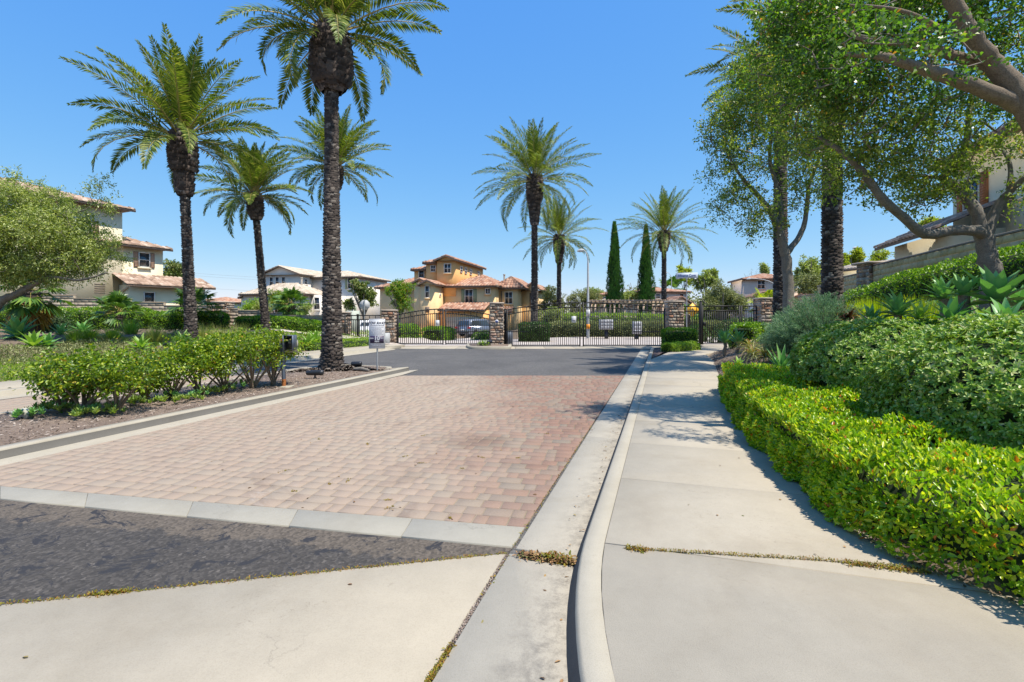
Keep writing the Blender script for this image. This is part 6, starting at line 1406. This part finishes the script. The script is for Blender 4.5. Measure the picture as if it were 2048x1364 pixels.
# pergola behind the gate
pg = empty("pergola", (kx(1190, 44), 44, tzf(kx(1190, 44), 44)), "long brown wooden pergola behind the wide gate", "pergola"); zt = 1.6+(632-603)*.044-pg.location.z; Lp = kx(1345, 44)-kx(1190, 44)
for k in range(9):
    mb = MB(); mb.box(k*Lp/8-.09, k*Lp/8+.09, -.09, .09, -.6, zt-.2); mb.build("post", M['wood'], pg); mb = MB(); mb.box(k*Lp/8-.08, k*Lp/8+.08, 1.9, 2.08, -.6, zt-.2); mb.build("post", M['wood'], pg)
mb = MB(); mb.box(-.5, Lp+.5, -.1, .0, zt-.2, zt); mb.box(-.5, Lp+.5, 2.0, 2.1, zt-.2, zt); mb.build("beam", M['wood'], pg)
for k in range(22): mb = MB(); a = -.3+k*(Lp+.6)/21; mb.box(a-.035, a+.035, -.5, 2.5, zt+.002, zt+.15); mb.build("rafter", M['wood'], pg)
# overhead wires far left
def wire(label, a, b, sag, n):
    root = empty("overhead_wire", a, label, "wire", "overhead power wires"); pts = [tuple((Vector(b)-Vector(a))*t+Vector((0, 0, -sag*4*t*(1-t)))) for t in np.linspace(0, 1, n)]; mb = MB(); mb.tube(pts, .022, 4); mb.build("cable", M['galv'], root)
for py, lb in ((534, "topmost distant power wire left of the white house"), (539, "second distant power wire from the top"), (562, "third distant power wire from the top"), (584, "lowest distant power wire left of the white house")): wire(lb, tuple(P(200, py-6, 118)), tuple(P(760, py+26, 118)), 1.0, 16)

# ------------------------------------------------------------------ VEHICLES
def car(name, cat, label, x, y, rz, paint, L=4.6, W=1.85, H=1.68, zg=None, suv=True):
    zg = tzf(x, y)+.06 if zg is None else zg; root = empty(name, (x, y, zg), label, cat, rz=rz)
    # profile along x: front +x
    lo = [(-L/2, .45), (-L/2+.02, .95), (-L/2+.12, 1.02), (L/2-1.25, 1.0), (L/2-.25, .86), (L/2, .68), (L/2, .4), (L/2-.1, .26), (-L/2+.1, .28)]
    ca = [(-L/2+.06, 1.0), (-L/2+.34, H-.10), (-L/2+.75, H), (L*.06, H), (L*.17, H-.06), (L/2-1.3, .99)] if suv else [(-L/2+.5, .98), (-L/2+1.2, H-.03), (-.2, H), (.35, H-.03), (L/2-1.3, .97)]
    def ext(pr, w0, w1, zc):
        mb = MB(); n = len(pr); V = []
        for yy, top in ((-1, 0), (1, 0)):
            for (a, z) in pr:
                w_ = w0 if z < zc else w1; V.append((a, yy*w_/2, z))
        F = [tuple(range(n)), tuple(range(2*n-1, n-1, -1))]+[(k, k+n, (k+1) % n+n, (k+1) % n) for k in range(n)]; mb.add(V, F); return mb
    ext(lo, W, W*.97, .8).build("body", paint, root); cab = ext(ca, W*.95, W*.78, 1.1).build("cabin", paint, root)
    g = MB()
    for s in (-1, 1):
        def sp_(a, z): f = (z-1.0)/(H-1.0); return (a, s*(W*.95+(W*.78-W*.95)*min(1, f*1.0))/2+s*.006, z)
        for a0, a1, b0, b1 in ((-L/2+.35, -L*.13, -L/2+.5, -L*.12), (-L*.115, L*.12, -L*.105, L*.08), ):
            q = [sp_(a0, 1.06), sp_(a1, 1.06), sp_(b1, H-.14), sp_(b0, H-.14)]; g.add(q, [(0, 1, 2, 3) if s < 0 else (3, 2, 1, 0)])
    def rp(f, yy): a = ca[0]; b = ca[1]; return (a[0]+(b[0]-a[0])*f-.012, yy*(W*.95+(W*.78-W*.95)*f)/2, a[1]+(b[1]-a[1])*f)
    g.add([rp(.12, -.86), rp(.12, .86), rp(.9, .88), rp(.9, -.88)], [(3, 2, 1, 0)])
    a, b = ca[-1], ca[-2]; g.add([(a[0]+.01, -W*.41, a[1]+.04), (a[0]+.01, W*.41, a[1]+.04), (b[0]+.03, W*.36, b[1]-.02), (b[0]+.03, -W*.36, b[1]-.02)], [(0, 1, 2, 3)])
    g.build("windows", M['glass'], root)
    for sx in (-1, 1):
        for sy in (-1, 1):
            wx, wy = sx*L*.31, sy*(W/2-.08); mb = MB(); mb.tube([(wx, wy-.11, .34), (wx, wy+.11, .34)], .34, 20); t = mb.build("wheel", M['tyre'], root); mb = MB(); mb.tube([(wx, wy+sy*.112-.004, .34), (wx, wy+sy*.112+.004, .34)], .2, 12); mb.build("rim", M['rim'], root).parent = t
    for sy in (-1, 1): mb = MB(); mb.box(-L/2-.012, -L/2+.1, sy*W*.44-.14, sy*W*.44+.14, .78, .95, bev=.01); mb.build("tail_light", M['taillight'], root)
    mb = MB(); mb.box(-L/2-.03, -L/2+.05, -W*.44, W*.44, .34, .52, bev=.02); mb.build("bumper", M['darkmetal'], root)
    mb = MB(); mb.box(-L/2-.036, -L/2-.031, -.26, .26, .6, .73); mb.build("number_plate", M['sign_white'], root)
    mb = MB(); mb.box(-L*.3, L*.05, -W*.36, -W*.33, H+.005, H+.05); mb.box(-L*.3, L*.05, W*.33, W*.36, H+.005, H+.05)
    if suv: mb.build("roof_rails", M['darkmetal'], root)
    return root
car("parked_car", "car", "blue-grey suv parked on the driveway behind the smaller gate", kx(957, 49), 49, rad(52), M['bluepaint'])
car("parked_car", "car", "white car mostly hidden behind the left iron fence", kx(738, 36.5), 36.5, rad(10), M['whitepaint'], L=4.4, H=1.45, suv=False)

# ------------------------------------------------------------------ HOUSES
def tiles(mb, A, B, C, D, pitch=.3, course=.42, amp=.085):
    A, B, C, D = (np.array(p, float) for p in (A, B, C, D)); u = B-A; L = np.linalg.norm(u); u /= L; w_ = D-A; v = w_-u*(w_@u); Hh = np.linalg.norm(v)
    if Hh < .05: return
    v /= Hh; n = np.cross(u, v); sl1 = (D-A)@u; sr1 = (C-A)@u
    nj = max(1, int(round(L/pitch))); nk = max(1, int(round(Hh/course))); p = L/nj; c = Hh/nk; ss = np.array([-.5, -.3, 0, .3, .5])*p*1.04; hh = np.array([0, .72, 1, .72, 0])*amp
    V = []; F = []; b = 0
    for k in range(nk):
        t0 = k*c-.03; t1 = (k+1)*c; tm = (k+.5)*c/Hh; sl = sl1*tm; sr = L+(sr1-L)*tm
        for j in range(nj):
            s = (j+.5)*p
            if s < sl-.3*p or s > sr+.3*p: continue
            for t, lift in ((t0, .035), (t1, .008)):
                for a, h in zip(ss, hh): q = A+u*min(max(s+a, sl-.05), sr+.05)+v*t+n*(h+lift); V.append(q)
            F += [(b+i, b+i+1, b+i+6, b+i+5) for i in range(4)]; V.append(A+u*(s)+v*t0+n*.0); F += [(b+10, b+1, b+0, b+10)[:3], (b+10, b+2, b+1), (b+10, b+3, b+2), (b+10, b+4, b+3)]; b += 11
    if V: mb.add(np.array(V), [np.array([f for f in F if len(f) == 4]), np.array([f for f in F if len(f) == 3])])
class House:
    def __init__(s, label, loc, rz, wall, tile, cat="house", scale=1, fascia='fascia', group="houses"):
        s.root = empty("house", loc, label, cat, group, rz); s.root.scale = (scale,)*3; s.wall = wall; s.tile = tile; s.fas = fascia
        s.w = {}; s.r = MB(); s.u = MB(); s.f = MB()
    def box(s, x0, x1, y0, y1, z0, z1, mat=None): s.w.setdefault(mat or s.wall, MB()).box(x0, x1, y0, y1, z0, z1); return s
    def roof(s, x0, x1, y0, y1, z, rise, kind='hip', ov=.45, axis='x', wallmat=None):
        X0, X1, Y0, Y1 = x0-ov, x1+ov, y0-ov, y1+ov; zr = z+rise; hw = (Y1-Y0)/2 if axis == 'x' else (X1-X0)/2; T = s.r; Uu = s.u
        if axis == 'x':
            ym = (Y0+Y1)/2; i = hw if kind == 'hip' else 0; i = min(i, (X1-X0)/2); a, b = (X0+i, ym, zr), (X1-i, ym, zr)
            c = [(X0, Y0, z), (X1, Y0, z), (X1, Y1, z), (X0, Y1, z)]
            for q in ((c[0], c[1], b, a), (c[2], c[3], a, b)): tiles(T, *q); Uu.quad(*q)
            if kind == 'hip':
                tiles(T, c[1], c[2], b, b); tiles(T, c[3], c[0], a, a); Uu.add([c[1], c[2], b], [(0, 1, 2)]); Uu.add([c[3], c[0], a], [(0, 1, 2)])
            else:
                zq = z+rise*(1-2*ov/(2*hw)); 
                s.w.setdefault(wallmat or s.wall, MB()).add([(x0, y0, z-.02), (x0, y1, z-.02), (x0, ym, zr-.06)], [(0, 1, 2)]); s.w[wallmat or s.wall].add([(x1, y0, z-.02), (x1, y1, z-.02), (x1, ym, zr-.06)], [(2, 1, 0)])
        else:
            xm = (X0+X1)/2; i = hw if kind == 'hip' else 0; i = min(i, (Y1-Y0)/2); a, b = (xm, Y0+i, zr), (xm, Y1-i, zr)
            c = [(X0, Y0, z), (X1, Y0, z), (X1, Y1, z), (X0, Y1, z)]
            for q in ((c[1], c[2], b, a), (c[3], c[0], a, b)): tiles(T, *q); Uu.quad(*q)
            if kind == 'hip': tiles(T, c[0], c[1], a, a); tiles(T, c[2], c[3], b, b); Uu.add([c[0], c[1], a], [(0, 1, 2)]); Uu.add([c[2], c[3], b], [(0, 1, 2)])
            else:
                m_ = wallmat or s.wall; s.w.setdefault(m_, MB()).add([(x0, y0, z-.02), (x1, y0, z-.02), (xm, y0, zr-.06)], [(0, 1, 2)])
                for (p0, p1) in (((X0, Y0, z), (xm, Y0, zr)), ((xm, Y0, zr), (X1, Y0, z))): # barge tiles
                    s.f.add([p0, p1, (p1[0], p1[1], p1[2]-.13), (p0[0], p0[1], p0[2]-.13)], [(0, 1, 2, 3)])
        e = .1; s.f.box(X0, X1, Y0, Y0+.03, z-.16, z+.015) if not (kind == 'gable' and axis == 'y') else None
        s.f.box(X0, X0+.03, Y0+.031, Y1, z-.16, z+.015); s.f.box(X1-.03, X1, Y0+.031, Y1, z-.16, z+.015); s.f.quad((X0, Y0, z-.05), (X0, Y1, z-.05), (X1, Y1, z-.05), (X1, Y0, z-.05))
        return s
    def shed(s, A, B, C, D):
        tiles(s.r, A, B, C, D); s.u.quad(A, B, C, D); dz = np.array((0, 0, -.12)); a, b = np.array(A), np.array(B)
        s.f.add([a, b, b+dz, a+dz], [(3, 2, 1, 0)]); return s
    def mapf(s, face, pl):
        if face == 'F': return lambda a, o, z: (a, pl-o, z)
        if face == 'R': return lambda a, o, z: (pl+o, a, z)
        return lambda a, o, z: (pl-o, -a, z)
    def fbox(s, mb, face, pl, a0, a1, o0, o1, z0, z1):
        if face == 'F': mb.box(a0, a1, pl-o1, pl-o0, z0, z1)
        elif face == 'R': mb.box(pl+o0, pl+o1, a0, a1, z0, z1)
        else: mb.box(pl-o1, pl-o0, a0, a1, z0, z1)
    def window(s, face, pl, a, z, w_, h, cols=2, rows=2, shut=None, frame='frame', sill=True, t=.06):
        mb = MB(); fb = lambda *q: s.fbox(mb, face, pl, *q)
        fb(a-w_/2-t, a-w_/2, .0, .07, z-h/2-t, z+h/2+t); fb(a+w_/2, a+w_/2+t, .0, .07, z-h/2-t, z+h/2+t); fb(a-w_/2, a+w_/2, .0, .07, z+h/2, z+h/2+t); fb(a-w_/2, a+w_/2, .0, .07, z-h/2-t, z-h/2)
        for c in range(1, cols): q = a-w_/2+w_*c/cols; fb(q-.02, q+.02, .021, .045, z-h/2, z+h/2)
        for r in range(1, rows): q = z-h/2+h*r/rows; fb(a-w_/2, a+w_/2, .021, .05, q-.02, q+.02)
        f = mb.build("window", M[frame], s.root); mb = MB(); s.fbox(mb, face, pl, a-w_/2, a+w_/2, .004, .02, z-h/2, z+h/2); mb.build("pane", M['glass'], s.root).parent = f
        if sill: mb = MB(); s.fbox(mb, face, pl, a-w_/2-.12, a+w_/2+.12, .0, .11, z-h/2-t-.09, z-h/2-t-.002); mb.build("sill", M[s.wall], s.root).parent = f
        if shut:
            for sg in (-1, 1):
                mb = MB(); sw = w_*.46; c = a+sg*(w_/2+t+sw/2+.02); s.fbox(mb, face, pl, c-sw/2, c+sw/2, .0, .05, z-h/2-t, z+h/2+t)
                k = z-h/2
                while k < z+h/2-.05: s.fbox(mb, face, pl, c-sw/2+.05, c+sw/2-.05, .051, .065, k, k+.045); k += .09
                mb.build("shutter", M[shut], s.root)
        return s
    def panel(s, name, face, pl, a0, a1, z0, z1, mat, o=.03, lines=0):
        mb = MB(); s.fbox(mb, face, pl, a0, a1, 0, o, z0, z1); ob = mb.build(name, M[mat], s.root)
        if lines:
            mb = MB()
            for i in range(1, lines): q = z0+(z1-z0)*i/lines; s.fbox(mb, face, pl, a0+.03, a1-.03, o+.001, o+.006, q-.015, q+.015)
            mb.build("groove", M['fascia'], s.root).parent = ob
        return s
    def done(s):
        for k, mb in s.w.items(): mb.build("wall", M[k], s.root)
        if s.r.n: r = s.r.build("roof", M[s.tile], s.root); u = s.u.build("roof_deck", M['under'], s.root); u.parent = r; f = s.f.build("fascia", M[s.fas], s.root); f.parent = r
        return s.root
    def vent(s, x, y, z, h=.6, r=.09): mb = MB(); mb.tube([(x, y, z-.4), (x, y, z+h)], r, 8); mb.tube([(x, y, z+h+.001), (x, y, z+h+.1)], r*1.4, 8); mb.build("vent_pipe", M['fascia_pale'], s.root); return s

# orange house
sc = 52/48
h = House("orange three-storey house with red tile roofs behind the smaller gate", (-5.376*sc, 52, -.133), rad(-14), 'st_tan', 'tile', scale=sc)
zb = -1.2
h.box(-1.95, 0, 0, 8.7, 3.5, 6.95, 'st_orange').roof(-1.95, 0, 0, 8.7, 6.95, .5, 'gable', .3, 'y', 'st_orange')
h.box(-3.35, -1.96, .6, 8.0, 3.5, 6.85, 'st_orange').roof(-3.35, -1.75, .6, 8.0, 6.86, .42, 'hip', .3, 'y')
h.box(-4.9, -3.36, 1.2, 8.0, 3.5, 6.25, 'st_orange').roof(-4.9, -3.2, 1.2, 8.0, 6.27, .4, 'hip', .3, 'y')
h.box(-3.9, -2.6, -1.0, .59, zb, 4.75).roof(-3.9, -2.6, -1.0, 1.1, 4.75, .45, 'gable', .25, 'y')
h.box(-2.7, -1.25, -2.2, -.001, zb, 4.5).roof(-2.7, -1.25, -2.2, 0.0, 4.52, .42, 'gable', .25, 'y')
h.box(-1.24, 3.89, 0.01, 8, zb, 4.42).roof(-.9, 3.89, .01, 8, 4.44, 1.35, 'hip', .4, 'x')
h.box(3.9, 5.7, 1.5, 8, zb, 4.3).roof(3.6, 6.0, 1.5, 8, 4.31, 1.15, 'hip', .4, 'y')
h.box(5.71, 7.4, 3.4, 9, zb, 4.15).roof(6.0, 7.4, 3.4, 9, 4.17, .7, 'gable', .3, 'y')
h.box(-9.15, -3.91, 2.0, 9, zb, 4.55).roof(-9.15, -3.4, 2.0, 9, 4.57, 1.3, 'hip', .45, 'x')
h.box(-.9, 3.3, -1.7, 0, zb, 2.15, 'st_orange').shed((-1.05, -2.1, 2.15), (3.5, -2.1, 2.15), (3.5, -.02, 2.85), (-1.05, -.02, 2.85))
h.box(-4.4, -1.25, -2.7, -2.21, zb, .15, 'st_orange')
h.box(4.2, 5.2, .8, 1.49, zb, 2.0, 'st_orange').shed((4.0, .5, 2.0), (5.4, .5, 2.0), (5.4, 1.48, 2.5), (4.0, 1.48, 2.5))
h.window('F', 0, -.85, 6.2, .62, .8).window('F', .6, -2.6, 6.28, .42, .55).window('F', 1.2, -4.1, 5.85, .5, .7, 1, 1)
for a in (1.41, 2.75, 4.32, 7.0): h.window('R', 0, a, 6.2, .5, .5, 1, 2, sill=False)
h.window('F', .01, 1.315, 3.5, .72, 1.2, 2, 2, 'shutter_green').window('F', .01, 3.2, 3.95, .42, .45, 2, 1)
h.window('F', -2.2, -2.0, 3.85, .34, 1.05, 1, 2).panel("niche_shade", 'F', -2.2, -2.2, -1.8, 1.9, 2.45, 'fascia', .02).window('F', 1.5, 4.85, 3.35, .68, 1.1, 2, 2, frame='frame')  # niche is a flat panel, its recess shade painted as dark colour
h.panel("balcony_niche_shade", 'F', 3.4, 6.5, 6.75, 2.4, 3.9, 'fascia', .03)  # flat dark panel, the shade of the balcony recess put into its colour
h.panel("garage_door", 'F', -1.7, -.3, 2.9, -.75, 1.5, 'garage', .04, 5).panel("front_door", 'F', -2.7, -2.2, -1.75, -.75, .1, 'door', .04).panel("downpipe", 'F', 1.5, 4.05, 4.15, 1.8, 4.0, 'fascia', .08)
h.window('R', -1.25, -1.0, 3.6, .2, .2, 1, 1, sill=False).vent(-4.6, 4, 4.9, .9).vent(3.6, 4.5, 5.5, .3)
h.box(-1.9, -1.26, -2.75, -2.2, .151, 1.9, 'st_orange')
h.done()
# paler house behind the orange one
h = House("pale-roofed house peeking over the right end of the orange house", (kx(1012, 74), 74, -1), rad(-12), 'st_pink', 'tile_pale'); h.box(-2.6, 3, 0, 8, 0, 5.95).roof(-2.6, 3, 0, 8, 5.95, .9, 'hip', .4, 'x').window('F', 0, 1.6, 5.1, .7, .8).done()
# white house
h = House("large white house with pale tile roofs behind the leaning palm", (kx(560, 60), 60, 0), rad(-12), 'st_white', 'tile_pale', fascia='fascia')
h.box(-2.5, 2.6, 0, 9, -1, 6.55).roof(-2.5, 2.6, 0, 9, 6.55, 1.05, 'gable', .4, 'y').box(2.61, 9.0, 2.5, 10, -1, 6.35).roof(1.0, 9.0, 2.5, 10, 6.36, 1.05, 'hip', .4, 'x')
h.box(-2.0, 5.6, -3.6, -.01, -1, 4.05).roof(-2.0, 5.6, -3.6, 1.6, 4.06, 1.35, 'hip', .4, 'x').box(5.61, 7.2, -2.2, 2.49, -1, 4.0)
h.box(1.9, 6.3, -5.0, -3.61, -1, 1.45)
for a in (-1.15, -.35, .5): h.window('F', 0, a, 6.0 if False else 5.75, .42, 1.0, 1, 2)
h.window('R', 2.6, 1.2, 5.75, .5, .6, 1, 2).window('F', 2.5, 7.9, 5.6, .7, 1.3, 1, 2, 'shutter_green').window('F', 2.5, 7.9, 2.0, .7, 1.3, 1, 2, 'shutter_green').window('F', -2.2, 6.4, 3.0, .6, 1.3, 1, 2).panel("balcony_door", 'F', -3.6, 3.2, 4.0, 1.5, 3.5, 'door', .03)
h.window('F', -3.6, -.6, 2.8, .7, 1.1, 2, 2)
mb = MB(); mb.box(1.9, 6.3, -5.0, -4.93, 2.1, 2.2)
for k in range(23): mb.box(1.95+k*.19, 2.03+k*.19, -4.99, -4.94, 1.45, 2.1)
mb.build("balcony_railing", M['rail_pink'], h.root)
h.vent(3.6, -1.0, 5.2, .8, .12).done()
h = House("small white house with a gabled front left of the large white one", (kx(505, 63), 63, 0), rad(-14), 'st_white', 'tile_pale'); h.box(-1.7, 1.6, 0, 7, -1, 3.95).roof(-1.7, 1.6, 0, 7, 3.95, .75, 'gable', .3, 'y').box(-3.0, -1.71, 3, 9, -1, 4.7).roof(-3.0, -.6, 3, 9, 4.7, .6, 'hip', .4, 'y').window('F', 0, .4, 3.0, .4, 1.2, 1, 2).window('F', 3, -2.2, 3.9, .5, .8, 1, 2).done()
h = House("far low house with a tiled roof and arched window behind the left wall", (kx(415, 82), 82, 0), rad(-20), 'st_white', 'tile'); h.box(-3.5, 2.2, 0, 8, -1, 3.9).roof(-3.5, 2.2, 0, 8, 3.9, .9, 'hip', .5, 'x').window('F', 0, .4, 2.9, .9, 1.2, 1, 1).box(2.6, 6.6, 6, 12, -1, 3.6).roof(2.6, 6.6, 6, 12, 3.6, .8, 'hip', .4, 'x').done()
# cream house on the left
h = House("tall cream house behind the left block wall", (-26.5, 34, 0), rad(-26), 'st_cream', 'tile_brown')
h.box(-9, 0, -16, 0, 0, 8.85).roof(-9, 0, -16, 0, 8.86, 1.5, 'hip', .55, 'y').box(-7, -.01, .01, 2.6, 0, 6.45).roof(-7, -.01, -3.2, 2.6, 6.46, 1.15, 'hip', .45, 'x')
h.box(.01, 1.25, -.2, 4.9, 0, 3.7, 'st_cream').shed((1.75, -.6, 3.7), (1.75, 5.4, 3.7), (-.0, 5.4, 4.45), (-.0, -.6, 4.45)).box(-6, 0, 2.61, 4.9, 0, 3.68)
h.box(-5.5, .0, 2.62, 5.4, 3.69, 3.72)
h.window('R', -.01, 1.35, 5.55, .62, .95, 1, 2, 'shutter_brown').window('R', 1.25, 1.0, 2.85, .6, .7, 1, 1).window('R', 0, -5.5, 7.6, .7, .8, 1, 2, 'shutter_brown').window('R', 0, -2.2, 7.4, .8, .7, 2, 1, 'shutter_brown').window('R', 0, -9.0, 7.6, .7, .8, 1, 2, 'shutter_brown').window('R', 0, -5.5, 4.6, .7, 1.0, 1, 2).window('R', 0, -10.0, 4.6, .7, 1.0, 1, 2)
for k in range(5): h.panel("vent_slat", 'R', 0, -1.6, -1.0, 3.1+k*.14, 3.15+k*.14, 'fascia', .02)
h.panel("electric_meter", 'R', 0, -3.4, -3.15, 2.5, 3.0, 'darkmetal', .12)
mb = MB(); mb.tube([(1.2, -.28, 3.5), (.6, -.3, 3.3), (.12, -.3, 3.15), (.1, -.3, 0)], .06, 8); mb.build("downpipe", M['fascia_pale'], h.root); h.done()
# house above the right wall
ang = math.atan2(U[0], U[1])  # local y along the road
h = House("cream house above the tall tan wall on the right, with rust-orange shutters", (*uv(23.9, 11.0), 2.0), -ang, 'st_cream', 'tile_brown')
h.w = {}; h.box(0, 10, -18, 0, -1.8, 5.55).roof(0, 10, -18, 0, 5.56, 1.8, 'hip', .6, 'y').box(-1.5, -.01, -3.2, 1.2, -1.8, 2.55).shed((-2.1, 1.6, 2.55), (-2.1, -3.6, 2.55), (.0, -3.6, 3.5), (.0, 1.6, 3.5))
h.window('L', 0, -1.3, 4.15, .9, 1.1, 2, 2, 'shutter_orange').window('L', 0, -6.5, 4.15, .9, 1.1, 2, 2, 'shutter_orange').window('L', -1.5, -2.2, 1.6, .9, .6, 1, 1).window('L', 0, -12, 4.15, .9, 1.1, 2, 2, 'shutter_orange').done()
h = House("low cream garage roofline beyond the right wall pillar", (kx(1785, 38), 38, 2), rad(10), 'st_cream', 'tile_pale'); h.box(-1.3, 2.5, 0, 4, -1.5, 3.35).roof(-1.3, 2.5, 0, 4, 3.35, .55, 'gable', .3, 'y').done()
# pale houses right of centre
h = House("pale pink house with a hipped roof behind the olive tree", (kx(1510, 70), 70, 0), rad(-10), 'st_pink', 'tile'); h.box(-1.5, 5.5, 0, 7, -.5, 6.8).roof(-1.5, 5.5, 0, 7, 6.8, .95, 'hip', .4, 'x').box(-1.3, 1.6, -3.5, -.01, -.5, 4.1, 'st_white').roof(-1.3, 1.6, -3.5, .3, 4.1, .75, 'gable', .35, 'y', 'st_white').window('F', 0, .8, 6.0, .9, 1.1).window('F', 0, 4.1, 6.3, .35, .6, 1, 1).window('F', -3.5, .5, 3.1, .35, 1.3, 1, 2)
h.box(5.6, 10.5, -4, 4, -.5, 4.3).roof(5.6, 10.5, -4, 4, 4.3, 1.2, 'hip', .4, 'x').vent(6.5, 0, 5.4, .5).done()
h = House("pale beige house left of the street name sign", (kx(1345, 78), 78, 0), rad(8), 'st_pink', 'tile'); h.box(-5.5, 2.5, 0, 8, -.5, 5.4).roof(-5.5, 2.5, 0, 8, 5.4, .9, 'hip', .4, 'x').box(-2.6, 1.3, -4, -.01, -.5, 3.2, 'st_pink').roof(-2.6, 1.3, -4, 0, 3.2, 1.3, 'gable', .4, 'y').window('F', 0, -2.4, 4.7, .6, .7).window('F', 0, 1.5, 4.3, .6, 1.5, 1, 2).box(2.51, 5.5, 3, 8, -.5, 3.2, 'st_white').done()
h = House("small orange house just left of the cypresses", (kx(1203, 84), 84, 0), rad(-6), 'st_orange', 'tile'); h.box(-2, 2.0, 0, 6, -.5, 5.2).roof(-2, 2, 0, 6, 5.2, .7, 'hip', .4, 'x').window('F', 0, -.9, 4.5, .5, .7).window('F', 0, .6, 4.5, .5, .7).done()
h = House("low brown roof behind the cypresses and the pergola", (kx(1262, 76), 76, 0), rad(0), 'st_pink', 'tile_pale'); h.box(-6, 5, 0, 6, -.5, 3.2).roof(-6, 5, 0, 6, 3.2, 1.2, 'hip', .4, 'x').done()
